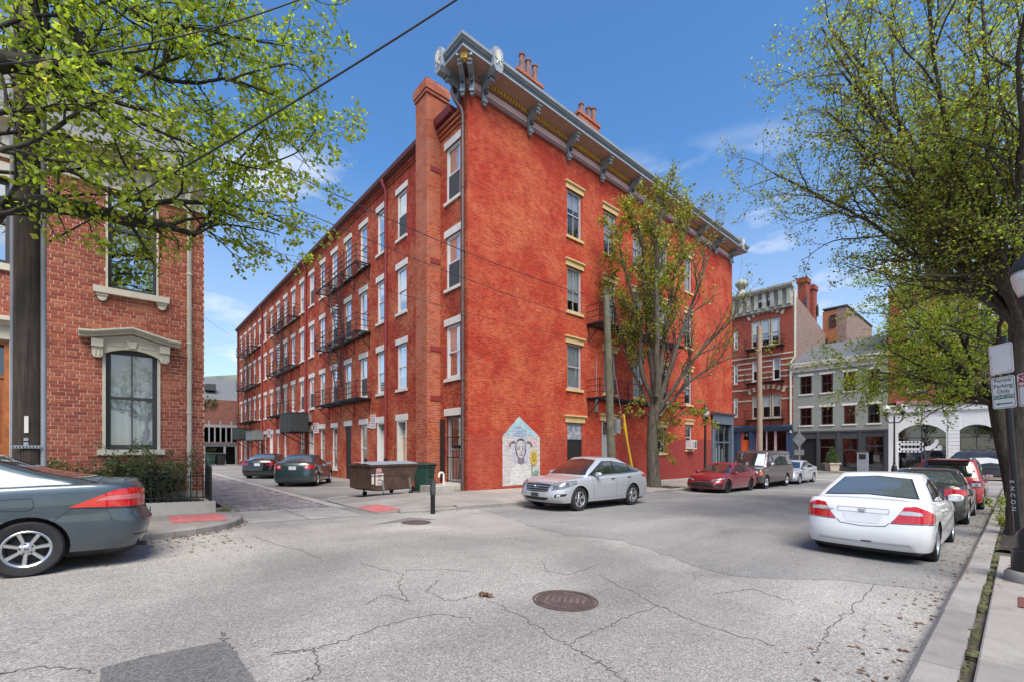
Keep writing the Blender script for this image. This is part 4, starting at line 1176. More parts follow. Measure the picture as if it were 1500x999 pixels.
# ---------------------------------------------------------------- fittings hung on the building
def sign_board(P, u0, u1, z0, z1, label, lines, mt=M_FRAME, inkc=(0.35, 0.08, 0.10)):
    m = MB(); m.box(P, u0, u1, 0.012, 0.03, z0, z1)
    s = thing('wall_sign', P((u0 + u1) / 2, 0.02, z0), label, 'sign', 'white notices on the car park wall')
    m.build('board', mt, s)
    m = MB(); r = random.Random(int(u0 * 10))
    for i in range(lines):
        zz = z1 - (z1 - z0) * (i + 0.8) / (lines + 0.6); a = u0 + (u1 - u0) * 0.12; q = a
        while q < u1 - (u1 - u0) * 0.15:
            l = r.uniform(0.04, 0.12); m.box(P, q, min(q + l, u1 - 0.05), 0.0305, 0.033, zz, zz + (z1 - z0) / lines * 0.4); q += l + 0.03
    m.build('lettering', mat('faded_sign_ink', inkc, 0.6, var=0.1), s, kind='stuff')
def signpx(x0, x1, y0, y1, label, lines=5):
    a = pix(x1, (y0 + y1) / 2, s=S0); b = pix(x0, (y0 + y1) / 2, s=S0)
    t = pix((x0 + x1) / 2, y0, s=S0); q = pix((x0 + x1) / 2, y1, s=S0)
    sign_board(ps, a.y, b.y, q.z, t.z, label, lines)
signpx(543.5, 550.5, 607, 627, 'tall white notice on the brick between the doors and the barred window, nearest the corner')
signpx(538.5, 543, 618, 626, 'small square white notice beside the tall notice on the car park wall', 2)
signpx(459.5, 467, 619, 634, 'white notice above the teal car, left of the row of tall ground floor windows')
signpx(391.5, 396.5, 628, 640, 'white notice on the car park wall above the black car')
def duct_box(x0, x1, y0, y1, dep, label, ribs, mt, s_face):
    a = pix(x1, y1, s=s_face); b = pix(x0, y0, s=s_face)
    t = thing('ventilation_box', (S0, (a.y + b.y) / 2, a.z), label, 'vent box', 'vent boxes on the car park wall')
    out = S0 - s_face
    m = MB(); m.box(ps, a.y, b.y, out - dep, out, a.z, b.z); m.box(ps, a.y - 0.03, b.y + 0.03, out - dep, out + 0.03, b.z, b.z + 0.05); m.build('housing', mt, t)
    for k in range(ribs):
        n_ = a.y + (b.y - a.y) * (k + 0.5) / ribs; q = (b.y - a.y) / ribs * 0.28
        m = MB(); m.box(ps, n_ - q, n_ + q, out + 0.0, out + 0.035, a.z + 0.06, b.z - 0.06); m.build('rib', mt, t)
    for k in range(6):
        dd = out - dep + dep * (k + 0.5) / 6; q = dep / 6 * 0.28
        m = MB(); m.box(PW, S0 - dd - q, S0 - dd + q, a.y - 0.035, a.y, a.z + 0.06, b.z - 0.06); m.build('rib', mt, t)
    m = MB()
    for n_ in (a.y + 0.2, b.y - 0.2):
        m.bar(ps(n_, out - 0.05, a.z - 0.04), ps(n_, 0.0, a.z - 0.9), 0.06); m.bar(ps(n_, out, a.z - 0.03), ps(n_, 0.0, a.z - 0.03), 0.06)
    m.build('bracket', M_IRON, t)
M_DUCT = mat('dark_grey_sheet_metal', (0.045, 0.052, 0.052), 0.5, metal=0.3, var=0.12)
duct_box(410, 425, 607, 631.5, 1.2, 'large dark grey ribbed vent box on brackets above the black car', 5, M_DUCT, 8.9)
duct_box(360, 372, 632, 644, 0.8, 'mid grey air conditioner on wall brackets farther up the alley', 4, mat('grey_condenser', (0.16, 0.17, 0.17), 0.5, var=0.1), 9.3)
duct_box(340, 350, 628, 643, 0.8, 'dark boxy vent at the far end of the car park wall', 4, M_DUCT, 9.2)
t = thing('window_air_conditioner', pn(28.9, 0.3, 0.0), 'small white air conditioner jutting from a ground floor window beside the lamp post', 'air conditioner')
m = MB(); m.box(pn, 28.5, 29.25, -0.1, 0.38, 0.0, 0.58); m.build('housing', M_FRAME, t)
for k in range(5):
    m = MB(); m.box(pn, 28.56, 28.86, 0.38, 0.39, 0.06 + k * 0.1, 0.11 + k * 0.1); m.build('louvre', M_STEEL, t)
m = MB(); m.box(pn, 28.92, 29.2, 0.38, 0.388, 0.06, 0.52); m.build('grille', mat('dark_fin_grille', (0.12, 0.12, 0.12), 0.6), t)
t = thing('meter_box', pn(18.75, 0.1, 2.0), 'slim grey conduit box on the street wall beside the utility pole', 'meter box')
m = MB(); m.box(pn, 18.68, 18.86, 0, 0.1, 1.95, 2.75); m.build('housing', M_STEEL, t); m = MB(); m.tube([pn(18.77, 0.05, 2.75), pn(18.77, 0.05, 4.6)], 0.025, 6); m.build('conduit', M_STEEL, t)
t = thing('meter_box', ps(34.9, 0.1, 2.0), 'grey electric box on the car park wall above the white doors', 'meter box')
m = MB(); m.box(ps, 34.4, 35.1, 0, 0.22, 2.0, 2.5); m.build('housing', mat('grey_metal_box', (0.2, 0.2, 0.2), 0.5), t); m = MB(); m.tube([ps(34.75, 0.08, 2.5), ps(34.75, 0.08, 4.5)], 0.03, 6); m.build('conduit', M_STEEL, t)
# ---------------------------------------------------------------- the brick house on the left
HN = 13.2
ph = PN(HN)
hx = lambda px_, py=500: pix(px_, py, n=HN)
hc = hx(299).x
house = thing('brick_house', (hc, HN, G(1.5) + KERB), 'red brick town house at left with cream window hood, cream downspout and bare brick front', 'house')
ZT = hx(299, 300).z + 0.35
w2 = (hx(155).x, hx(232).x, hx(192, 429).z, hx(192, 283).z)
w1 = (hx(153).x, hx(232).x, hx(192, 658).z, hx(192, 513).z)
wl = (hx(-45).x, hx(17).x, hx(10, 388).z, hx(10, 262).z)
dl = (hx(-75).x, hx(15).x, G(-2) + 0.35, hx(10, 500).z)
ops_h = [w2, w1, wl, dl]
HX0 = -7.5
m = MB(); wall(m, ph, HX0, hc, -1.9, ZT, ops_h, 0.16)
hw_ = m.build('wall', M_HOUSE_MORTAR, house, recalc=False)
m = MB(); wall(m, PE(hc), HN, HN + 11, -1.9, ZT, [], 0.1); m.build('wall', M_OLDB, house, recalc=False)
m = MB(); m.quad((HX0, HN + 0.9, -1.9), (hc - 0.4, HN + 0.9, -1.9), (hc - 0.4, HN + 0.9, ZT), (HX0, HN + 0.9, ZT)); m.build('interior', M_DARK, house, recalc=False)
rb = random.Random(17)
def house_brick(mb, s0, s1, z0, z1):
    o = rb.uniform(-0.002, 0.003); e = 0.006; j = [rb.uniform(-0.0015, 0.0015) for _ in range(4)]
    A = [(s0, z0 + j[0]), (s1, z0 + j[1]), (s1, z1 + j[2]), (s0, z1 + j[3])]
    T = [(s0 + e, z0 + e), (s1 - e, z0 + e), (s1 - e, z1 - e), (s0 + e, z1 - e)]
    vs = [ph(u, -0.01, z) for u, z in A] + [ph(u, 0.005 + o, z) for u, z in A] + [ph(u, 0.010 + o, z) for u, z in T]
    fs = [(8, 9, 10, 11)]
    for q in range(4):
        r_ = (q + 1) % 4
        fs += [(q, r_, 4 + r_, 4 + q), (4 + q, 4 + r_, 8 + r_, 8 + q)]
    mb.add(vs, fs)
CH, BL = 0.079, 0.218
bricks = []
z = -1.72; row = 0
while z < ZT - 0.1:
    head = (row % 6 == 5)
    ln = BL / 2 if head else BL
    s = -3.3 + (BL / 4 if head else (BL / 2 if row % 2 else 0)) + rb.uniform(-0.01, 0.01)
    while s < hc:
        a, b = s, min(s + ln, hc + 0.004)
        cuts = [(a, b)]
        for o in ops_h:
            if o[2] - 0.01 < z + CH / 2 < o[3] + 0.01:
                nc = []
                for p, q in cuts:
                    if q <= o[0] or p >= o[1]: nc.append((p, q)); continue
                    if p < o[0]: nc.append((p, o[0]))
                    if q > o[1]: nc.append((o[1], q))
                cuts = nc
        for p, q in cuts:
            if q - p > 0.035: bricks.append((p + 0.006, q - 0.006, z + 0.005, z + CH - 0.006))
        s += ln
    z += CH; row += 1
def bsize(b):
    c = Vector(((b[0] + b[1]) / 2, HN, (b[2] + b[3]) / 2)); return -(b[1] - b[0]) / (c.x * S2[1] + c.y * S2[0])
vis = [b for b in bricks if -1.75 < b[0] and b[2] < 3.4 and b[2] > -0.2 and (b[1] - b[0]) > 0.18]
vis.sort(key=lambda b: abs(b[2] - 1.6) * 0.4 + abs((b[0]) - 0.3))
first = set(vis[:300]); rest = MB()
for b in bricks:
    if b in first:
        mm = MB(); house_brick(mm, *b); mm.build('brick', M_HB, hw_, recalc=False)
    else: house_brick(rest, *b)
rest.build('brick', M_HB, hw_, kind='stuff', recalc=False)
# upper window, its sill on two small brackets
ww = window(house, ph, *w2, rec=0.09, fw=0.05, mf=M_DKFRAME, upper='sky', lower='sky', sill=False, rail=0.62, glass=glassmat('mirror_like_window_glass', (0.25, 0.28, 0.28), 0.55))
m = MB(); a, b, c, d = w2
m.box(ph, a - 0.0, a + 0.035, -0.1, 0.03, c, d); m.box(ph, b - 0.035, b, -0.1, 0.03, c, d); m.box(ph, a - 0.16, b + 0.16, -0.05, 0.052, d, max(d + 0.05, min(d + 0.28, ZT - 0.635))); m.build('casing', M_CREAM, ww)
m = MB(); m.box(ph, a - 0.2, b + 0.2, -0.12, 0.12, c - 0.135, c); m.build('sill', M_CREAM, ww)
for u in (a - 0.06, b + 0.06):
    m = MB(); m.box(ph, u - 0.10, u + 0.10, 0, 0.09, c - 0.19, c - 0.137); pts = [(u + 0.085 * math.cos(t), c - 0.19 + 0.11 * math.sin(t)) for t in [math.pi + math.pi * k / 8 for k in range(9)]]
    m.prism(pts, ph, 0, 0.07); m.build('bracket', M_CREAM, ww)
# lower window with arched head and pediment hood
a, b, c, d = w1
W1 = window(house, ph, a, b, c, d, rec=0.09, fw=0.06, mf=M_DKFRAME, upper='curtain', lower='curtain', sill=False, rail=0.52, muntin=1, glass=M_GLASS)
m = MB()
m.box(ph, a - 0.035, a + 0.02, -0.1, 0.04, c, d - 0.05); m.box(ph, b - 0.02, b + 0.035, -0.1, 0.04, c, d - 0.05); m.build('casing', M_CREAM, W1)
hw2 = (b - a) / 2; cx_ = (a + b) / 2; rise = 0.13; Rr = (hw2 ** 2 + rise ** 2) / (2 * rise)
arcp = [(cx_ + hw2 * t, d - 0.01 - Rr + math.sqrt(Rr ** 2 - (hw2 * t) ** 2)) for t in [-1 + 2 * k / 12 for k in range(13)]]
m = MB(); m.prism([(a - 0.2, d - 0.16)] + [(a, d - 0.16)] + arcp[0:] + [(b, d - 0.16), (b + 0.2, d - 0.16), (b + 0.2, d + 0.16), (cx_, d + 0.31), (a - 0.2, d + 0.16)], ph, 0.0, 0.10)
hood = m.build('hood', M_CREAM, W1)
m = MB(); m.prism([(a, d - 0.17)] + arcp + [(b, d - 0.17), (b, d + 0.02), (a, d + 0.02)], ph, -0.12, -0.02); m.build('arch_head', M_DKFRAME, W1)
m = MB()                                        # raking cornice of the hood
for dz, out, th in ((0.0, 0.20, 0.055), (0.057, 0.26, 0.035), (0.094, 0.30, 0.04)):
    for sg in (-1, 1):
        e0, e1 = cx_ + sg * (hw2 + 0.40), cx_ + sg * (hw2 + 0.16)
        pl_ = [(e0, d + 0.15 + dz), (e1, d + 0.17 + dz), (cx_, d + 0.33 + dz), (cx_, d + 0.33 + dz + th), (e1, d + 0.17 + dz + th), (e0, d + 0.15 + dz + th)]
        m.prism(pl_, ph, 0.0, out)
m.build('raking_cornice', M_CREAM, hood, kind='stuff')
for sg in (-1, 1):
    u = cx_ + sg * (hw2 + 0.11)
    m = MB(); m.box(ph, u - 0.095, u + 0.095, 0.0, 0.19, d - 0.02, d + 0.145); m.prism([(u - 0.085, d - 0.022), (u + 0.085, d - 0.022), (u + 0.085, d - 0.2), (u + 0.05, d - 0.24), (u - 0.05, d - 0.24), (u - 0.085, d - 0.2)], ph, 0, 0.15)
    for q in (-0.035, 0.035): m.box(ph, u + q - 0.01, u + q + 0.01, 0.15, 0.165, d - 0.2, d - 0.06)
    m.build('console', M_CREAM, hood)
for sg in (-1, 1):
    m = MB(); u0_, u1_ = sorted((cx_ + sg * 0.14, cx_ + sg * (hw2 - 0.06)))
    zz = d + 0.04
    m.box(ph, u0_, u1_, 0.1, 0.112, zz, zz + 0.018); m.box(ph, u0_, u1_, 0.1, 0.112, zz + 0.10, zz + 0.118); m.box(ph, u0_, u0_ + 0.018, 0.1, 0.112, zz + 0.018, zz + 0.10); m.box(ph, u1_ - 0.018, u1_, 0.1, 0.112, zz + 0.018, zz + 0.10); m.build('sunk_panel', M_CREAM, hood)
m = MB(); m.prism([(cx_ - 0.09, d + 0.17), (cx_ + 0.09, d + 0.17), (cx_ + 0.055, d + 0.02), (cx_ - 0.055, d + 0.02)], ph, 0.1, 0.14); m.build('keystone', M_CREAM, hood)
m = MB(); m.box(ph, a - 0.12, b + 0.12, -0.12, 0.10, c - 0.12, c); m.build('sill', M_CREAM, W1)
# left window and door of the house, mostly behind the utility pole
wL = window(house, ph, *wl, rec=0.09, fw=0.05, mf=M_DKFRAME, upper='sky', lower='sky', sill=True, lm=M_CREAM, lintel='block', rail=0.5, glass=MATS['mirror_like_window_glass'])
df_ = door(house, ph, dl[0], dl[1], dl[2], dl[3], M_WOODDOOR, M_WOODDOOR, rec=0.2, transom=0.65, lintel=False)
m = MB(); u0, u1, z0, z1 = dl
m.box(ph, u0 - 0.3, u1 + 0.28, 0.0, 0.12, z1 + 0.02, z1 + 0.28); m.profile([(0, z1 + 0.28), (0.16, z1 + 0.28), (0.22, z1 + 0.34), (0.30, z1 + 0.36), (0.30, z1 + 0.44), (0, z1 + 0.5)], ph, u0 - 0.42, u1 + 0.40)
m.box(ph, u0 - 0.28, u0, 0.0, 0.10, z0, z1 + 0.02); m.box(ph, u1, u1 + 0.26, 0.0, 0.10, z0, z1 + 0.02); m.build('surround', M_CREAM, df_)
for k in range(3):
    m = MB(); m.box(ph, u0 - 0.4, u1 + 0.4, 0.0, 0.9 - k * 0.28, G(-2) + KERB + 0.001 + k * 0.115, G(-2) + KERB + (k + 1) * 0.115); m.build('step', M_PLANT, house)
# cornice and mansard
m = MB(); z0 = ZT
prof = [(0.0, z0 - 0.62), (0.06, z0 - 0.62), (0.06, z0 - 0.2), (0.18, z0 - 0.14), (0.2, z0 - 0.05), (0.42, z0 + 0.0), (0.45, z0 + 0.12), (0.36, z0 + 0.15), (0.0, z0 + 0.2)]
m.grid([[(HX0, HN - d, z) for d, z in prof], [(hc + 0.0 + 0.0, HN - d, z) for d, z in prof]], closed=False)
m.add([ph(hc, d, z) for d, z in prof], [tuple(range(len(prof)))])
cn = m.build('cornice', M_CREAM, house)
m = MB(); u = -3.2
while u < hc - 0.1:
    m2 = MB(); m2.prism([(0, 0)] * 0 + [(u, z0 - 0.06), (u + 0.1, z0 - 0.06), (u + 0.1, z0 - 0.42), (u, z0 - 0.42)], ph, 0.06, 0.17); m2.build('modillion', M_CREAM, cn); u += 0.72
m = MB(); m.add([(HX0, HN + 0.1, z0 + 0.15), (hc, HN + 0.1, z0 + 0.15), (hc - 0.3, HN + 0.9, z0 + 2.0), (HX0, HN + 0.9, z0 + 2.0), (hc, HN + 10, z0 + 0.15), (hc - 0.3, HN + 10, z0 + 2.0), (HX0, HN + 10, z0 + 2.0)], [(0, 1, 2, 3), (1, 4, 5, 2), (3, 2, 5, 6)])
m.build('roof', mat('slate_roof', (0.14, 0.145, 0.155), 0.7, var=0.2, vs=8), house)
# cream downspout near the corner
dsx = hx(277).x
m = MB(); m.tube([(dsx, HN - 0.34, z0 + 0.0), (dsx, HN - 0.3, z0 - 0.25), (dsx, HN - 0.075, z0 - 0.62), (dsx, HN - 0.075, -1.40)], 0.05, 9)
dp = m.build('downpipe', M_CREAM, house, smooth=True, angle=50)
m = MB(); z = -0.8
while z < 4.2: m.tube([(dsx, HN - 0.075, z), (dsx, HN - 0.075, z + 0.05)], 0.062, 9); z += 1.65
m.build('bracket', M_CREAM, dp, kind='stuff')
m = MB(); m.box(ph, HX0, hc + 0.02, -0.02, 0.05, -1.9, -1.02 + 0.0); m.build('plinth', mat('painted_stone_plinth', (0.40, 0.35, 0.28), 0.85, var=0.15, grime=0.4), house)
# ---------------------------------------------------------------- planter, railing
pn1 = 12.2
px0, px1 = -1.75, 1.62
def zb(s): return G(s) + KERB
M_SOIL = mat('planting_soil', (0.05, 0.04, 0.03), 0.95, var=0.4, vs=14, bump=0.8, bs=50)
plt = thing('planter', (0, pn1, zb(0)), 'low pale concrete planter kerb in front of the red brick house', 'planter')
m = MB()
def slope_box(m, x0, x1, y0, y1, h0, h1): m.add([(x, y, zb(x) + h) for h in (h0, h1) for y in (y0, y1) for x in (x0, x1)], [(0, 2, 3, 1), (4, 5, 7, 6), (0, 1, 5, 4), (2, 6, 7, 3), (0, 4, 6, 2), (1, 3, 7, 5)])
slope_box(m, px0, px1, pn1, pn1 + 0.2, -0.1, 0.26); m.build('front_kerb', M_PLANT, plt)
m = MB(); slope_box(m, px1 - 0.2, px1 + 0.001, pn1 + 0.202, HN - 0.06, -0.1, 0.255); m.build('side_kerb', M_PLANT, plt)
m = MB(); m.grid([[(px0 + (px1 - 0.2 - px0) * i / 12, pn1 + 0.2 + 0.75 * j / 4, zb(0) + 0.19 + rb.uniform(0, 0.04)) for j in range(5)] for i in range(13)]); m.build('soil', M_SOIL, plt, recalc=False)
fen = thing('iron_fence', (0, pn1 + 0.1, zb(0) + 0.26), 'black iron picket fence standing on the low planter kerb', 'fence')
yb = pn1 + 0.1
m = MB()
for h in (0.10, 0.58): m.bar((px0 + 0.1, yb, zb(px0) + 0.26 + h), (px1 - 0.08, yb, zb(px1) + 0.26 + h), 0.028, 0.022)
for h in (0.10, 0.62): m.bar((px1 - 0.08, yb, zb(px1) + 0.26 + h), (px1 - 0.08, HN - 0.02, zb(px1) + 0.26 + h), 0.028, 0.022)
m.build('rail', M_IRON, fen, kind='stuff')
def picket(x, y, h):
    z0 = zb(x) + 0.255; m = MB()
    m.tube([(x, y, z0), (x, y, z0 + h)], 0.012, 5)
    m.lathe([(0.010, 0), (0.02, 0.02), (0.008, 0.05), (0.0, 0.08)], (x, y, z0 + h), 5)
    m.build('picket', M_IRON, fen)
x = px0 + 0.15
while x < px1 - 0.12: picket(x, yb, 0.64); x += 0.115
y = yb + 0.11
while y < HN - 0.05: picket(px1 - 0.08, y, 0.74 + 0.12 * (y - yb)); y += 0.1
for (x, y) in ((px1 - 0.08, yb), (px0 + 0.1, yb), (px1 - 0.08, HN - 0.08)):
    m = MB(); z0 = zb(x) + 0.2; m.box(PW, x - 0.02, x + 0.02, y - 0.02, y + 0.02, z0, z0 + 0.82); m.lathe([(0.0, 0.0), (0.03, 0.02), (0.0, 0.06)], (x, y, z0 + 0.82), 8); m.build('post', M_IRON, fen)
# ---------------------------------------------------------------- buildings across the junction (facades on x = 50)
XS = 50.2
px5 = PS(XS)
def Y5(x): return pix(x, 600, s=XS).y
def Z5(x, y): return pix(x, y, s=XS).z
# sage green three storey building
gL, gR = Y5(1162), Y5(1301)
gz0 = -2.05
sage = thing('sage_building', (XS, gL, gz0), 'sage green painted three storey building with dark grey shopfront and small square windows', 'building')
gw_ = []
for xa, xb in ((1172, 1189), (1203, 1220), (1236, 1253), (1271, 1289)):
    y1, y0 = Y5(xa), Y5(xb)
    gw_ += [(y0, y1, 5.35, 7.1), (y0, y1, 2.3, 4.0)]
zsh = 1.72
m = MB(); wall(m, px5, gR, gL, zsh, 8.0, gw_, 0.15); m.build('wall', M_SAGE, sage, recalc=False)
m = MB(); m.box(PW, XS + 0.6, XS + 12, gR, gL, gz0, 7.9); m.build('interior', M_DARK, sage)
for k, o in enumerate(gw_):
    window(sage, px5, *o, rec=0.08, fw=0.05, mf=mat('brown_black_window_paint', (0.05, 0.04, 0.04), 0.5), upper='sky', lower='sky', lintel='block', seed=k, muntin=1, lx=0.16, lh=0.2, glass=M_GLASSD)
M_CHAR = mat('charcoal_shop_paint', (0.05, 0.052, 0.056), 0.65, var=0.1)
so_ = [(Y5(1197), Y5(1174), gz0, 1.0), (Y5(1223), Y5(1200), gz0 + 0.75, 0.95), (Y5(1256), Y5(1233), gz0, 0.95), (Y5(1294), Y5(1267), gz0 + 0.7, 1.1)]
m = MB(); wall(m, px5, gR, gL, gz0 - 0.2, zsh - 0.001, so_, 0.25); m.box(px5, gR, gL, 0.0, 0.08, zsh - 0.15, zsh - 0.02)
for y in (gR + 0.15, Y5(1258) - 0.1, Y5(1228), Y5(1198.5), gL - 0.15): m.box(px5, y - 0.12, y + 0.12, 0.001, 0.06, gz0, zsh - 0.16)
sfr = m.build('shopfront', M_CHAR, sage, recalc=False)
for k, (a, b, c, d) in enumerate(so_):
    if k == 0:
        m = MB(); m.box(px5, a, b, -0.22, -0.16, c, d); m.build('door', M_BLACKP, sfr); continue
    t = c + (d - c) * 0.64
    m = MB(); m.box(px5, a, b, -0.2, -0.1, t, t + 0.08); m.box(px5, a, a + 0.06, -0.2, -0.1, c, d); m.box(px5, b - 0.06, b, -0.2, -0.1, c, d)
    if k == 2: m.box(px5, a + 0.06, b - 0.06, -0.2, -0.12, c, c + 0.35); m.box(px5, a + 0.35, b - 0.35, -0.14, -0.11, c + 0.5, c + 0.56)
    m.build('frame', M_CHAR, sfr)
    for p, q in ((c, t), (t + 0.08, d)):
        m = MB(); m.quad(px5(a, -0.16, p), px5(b, -0.16, p), px5(b, -0.16, q), px5(a, -0.16, q)); m.build('pane', M_GLASSD, sfr, recalc=False)
    if k in (1, 3):
        m = MB(); m.box(px5, a + 0.3, a + 0.75, -0.3, -0.27, c + 0.3, c + 0.8); m.build('poster', M_WSHEET, sfr)
m = MB()
m.profile([(0, 7.55), (0.1, 7.55), (0.12, 7.85), (0.35, 8.0), (0.42, 8.3), (0.42, 8.42), (0, 8.45)], px5, gR - 0.02, gL + 0.1)
cn = m.build('cornice', M_WHITE, sage)
for k in range(9):
    y = gR + 0.4 + k * (gL - gR - 0.8) / 8; m = MB(); m.box(px5, y - 0.07, y + 0.07, 0.1, 0.34, 7.86, 7.995); m.build('modillion', M_CHAR, cn)
m = MB(); m.add([(XS - 0.3, gR, 8.45), (XS - 0.3, gL, 8.45), (XS + 5.5, gL, 11.0), (XS + 5.5, gR, 11.0)], [(0, 1, 2, 3)]); m.build('roof', mat('grey_shingle_roof', (0.115, 0.12, 0.13), 0.85, var=0.12, vs=6), sage)
# tall banded brick building with blue shopfront
rL, rR = Y5(1062), gL
rz = -2.05
rb_ = thing('striped_brick_building', (XS, rL, rz), 'tall dark red brick building with pale stone stripes, ornate grey cornice and blue shopfront', 'building')
ZC = Z5(1162, 447)
wbig = [(Y5(1143), Y5(1100), Z5(1120, 508), Z5(1120, 468)), (Y5(1144), Y5(1131), Z5(1137, 556), Z5(1137, 524)), (Y5(1112), Y5(1101), Z5(1107, 558), Z5(1107, 528)), (Y5(1145), Y5(1101), Z5(1120, 612), Z5(1120, 578)),
        (Y5(1081), Y5(1074), Z5(1078, 562), Z5(1078, 533)), (Y5(1081), Y5(1074), Z5(1078, 610), Z5(1078, 582)), (Y5(1081), Y5(1074), Z5(1078, 512), Z5(1078, 486))]
zb5 = Z5(1162, 622)
m = MB(); wall(m, px5, rR, rL, zb5, ZC, wbig, 0.2); m.build('wall', M_REDB, rb_, recalc=False)
m = MB(); m.box(PW, XS + 0.7, XS + 10, rR + 0.2, rL - 0.2, rz, ZC - 0.3); m.build('interior', M_DARK, rb_)
m = MB(); wall(m, PN(rR), XS, XS + 11.2, 6, ZC - 1.0, [], 0.1)
m.add([(XS, rR, ZC - 1.0), (XS, rR, ZC + 1.15), (XS + 4, rR, ZC + 0.6), (XS + 11.2, rR, ZC - 1.0)], [(0, 1, 2, 3)]); m.build('side_wall', M_GREYB, rb_, recalc=False)
m = MB(); wall(m, PE(XS + 11.2), rR, rL, -2, ZC - 1, [], 0.1); wall(m, PB(rL), XS, XS + 11.2, -2, ZC, [], 0.1); m.build('rear_wall', M_REDB, rb_, recalc=False)
M_BAND = mat('pale_stone_band', (0.46, 0.40, 0.31), 0.8, var=0.1, grime=0.3)
yy = lambda x: Y5(x)
def band(z, h, y0=rR + 0.02, y1=rL, d=0.04, skip=wbig):
    cuts = [(y0, y1)]
    for o in skip:
        if o[2] < z + h and o[3] > z:
            nc = []
            for p, q in cuts:
                if q <= o[0] or p >= o[1]: nc.append((p, q)); continue
                if p < o[0]: nc.append((p, o[0]))
                if q > o[1]: nc.append((o[1], q))
            cuts = nc
    for p, q in cuts:
        m = MB(); m.box(px5, p, q, -0.02, d, z, z + h); m.build('stone_band', M_BAND, rb_)
for y in (468 + 50, 526, 534.5, 543, 551, 567, 584): band(Z5(1150, y), 0.16)
for o in (wbig[0], wbig[3]):                       # segmental arches of alternating stones over the wide windows
    c_ = (o[0] + o[1]) / 2; hw3 = (o[1] - o[0]) / 2 + 0.25
    for k in range(15):
        t = -1 + 2 * (k + 0.5) / 15
        y = c_ + hw3 * t; z = o[3] + 0.10 + 0.55 * (1 - t * t)
        m = MB(); ang = t * 0.5
        m.prism([(y - 0.13, z), (y + 0.13, z), (y + 0.13 + ang * 0.3, z + 0.42), (y - 0.13 + ang * 0.3, z + 0.42)], px5, -0.02, 0.05 if k % 2 else 0.06)
        m.build('voussoir', M_BAND if k % 2 == 0 else M_REDB, rb_)
for k, o in enumerate(wbig):
    n_ = 3 if k in (0, 3) else 1
    for q in range(n_):
        a = o[0] + (o[1] - o[0]) * q / n_; b = o[0] + (o[1] - o[0]) * (q + 1) / n_
        window(rb_, px5, a + 0.04, b - 0.04, o[2], o[3], rec=0.1, fw=0.09, mf=M_BAND if k in (0, 3) else M_FRAME, upper='sky_white_blind', lower='half' if k == 0 else 'dark', seed=k * 5 + q, lm=M_BAND, lx=0.04)
M_STONE = mat('weathered_grey_stone', (0.38, 0.37, 0.32), 0.85, var=0.25, vs=2, grime=0.6, bump=0.4, bs=8)
z0 = ZC - 0.05
m = MB(); m.box(px5, rR, rL, -0.4, 0.1, z0, z0 + 1.75); cor = m.build('frieze', M_STONE, rb_)
m = MB(); m.profile([(0.0, z0 + 1.75), (0.5, z0 + 1.8), (0.72, z0 + 2.0), (0.75, z0 + 2.2), (0, z0 + 2.35)], px5, rR - 0.1, rL + 0.1); m.profile([(0.1, z0 - 0.1), (0.25, z0), (0.25, z0 + 0.16), (0.1, z0 + 0.2)], px5, rR - 0.02, rL); m.build('cornice', M_STONE, cor, kind='stuff')
for k in range(9):
    y = rR + 0.3 + k * (rL - rR - 0.6) / 8; m = MB(); m.prism([(y - 0.16, z0 + 0.2), (y + 0.16, z0 + 0.2), (y + 0.2, z0 + 1.74), (y - 0.2, z0 + 1.74)], px5, 0.1, 0.42); m.build('bracket', M_STONE, cor)
for y0, y1 in ((Y5(1133), Y5(1124)), (Y5(1118), Y5(1109))):
    m = MB(); m.box(px5, y0, y1, 0.09, 0.12, z0 + 0.45, z0 + 1.4); m.build('attic_window', M_BLACKP, cor)
    m = MB(); m.box(px5, y0 + 0.1, y1 - 0.1, 0.12, 0.13, z0 + 1.0, z0 + 1.3); m.build('pane', M_WSHEET, cor)
fy = Y5(1087); fz = z0 + 2.3
m = MB(); m.lathe([(r_ * 0.72, h_ * 0.68) for r_, h_ in [(0.95, -0.4), (0.8, 0.1), (0.42, 0.35), (0.36, 0.75), (0.55, 0.9), (0.36, 0.98), (0.62, 1.12), (0.86, 1.45), (0.9, 1.7), (0.78, 2.0), (0.5, 2.25), (0.2, 2.33), (0.0, 2.36)]], (XS - 0.1, fy, fz), 16); m.build('ball_finial', M_STONE, rb_, smooth=True, angle=50)
for x_, w_, h_, yb_ in ((1177, 16, 410, 425), (1188, 15, 421, 440)):
    a = pix(x_ - w_ / 2, h_, n=rR + 0.5); b = pix(x_ + w_ / 2, h_, n=rR + 0.5)
    m = MB(); xm = (a.x + b.x) / 2; m.box(PW, xm - 0.6, xm + 0.6, rR + 0.1, rR + 0.9, ZC - 3, a.z); m.box(PW, xm - 0.72, xm + 0.72, rR + 0.0, rR + 1.0, a.z, a.z + 0.5); m.build('chimney', M_REDB, rb_)
m = MB()
for (x, y) in ((1181, 441), (1198, 455)):
    p = pix(x, y, n=rR - 0.02); m.prism([(p.x - 0.28, p.z - 0.7), (p.x + 0.28, p.z - 0.7), (p.x + 0.28, p.z + 0.4), (p.x, p.z + 0.75), (p.x - 0.28, p.z + 0.4)], PN(rR), 0.0, 0.03)
m.build('small_window', M_BLACKP, rb_, kind='stuff')
pt = [pix(1163, 428, n=rR - 0.1), pix(1163.5, 520, n=rR - 0.1)]
m = MB(); m.tube([(XS + 0.1, rR - 0.12, ZC + 1.5), (XS + 0.1, rR - 0.12, 9.2), (XS - 0.12, rR + 0.2, 8.6), (XS - 0.12, rR + 0.2, 1.6)], 0.11, 7); m.build('downpipe', M_CREAM, rb_, smooth=True, angle=50)
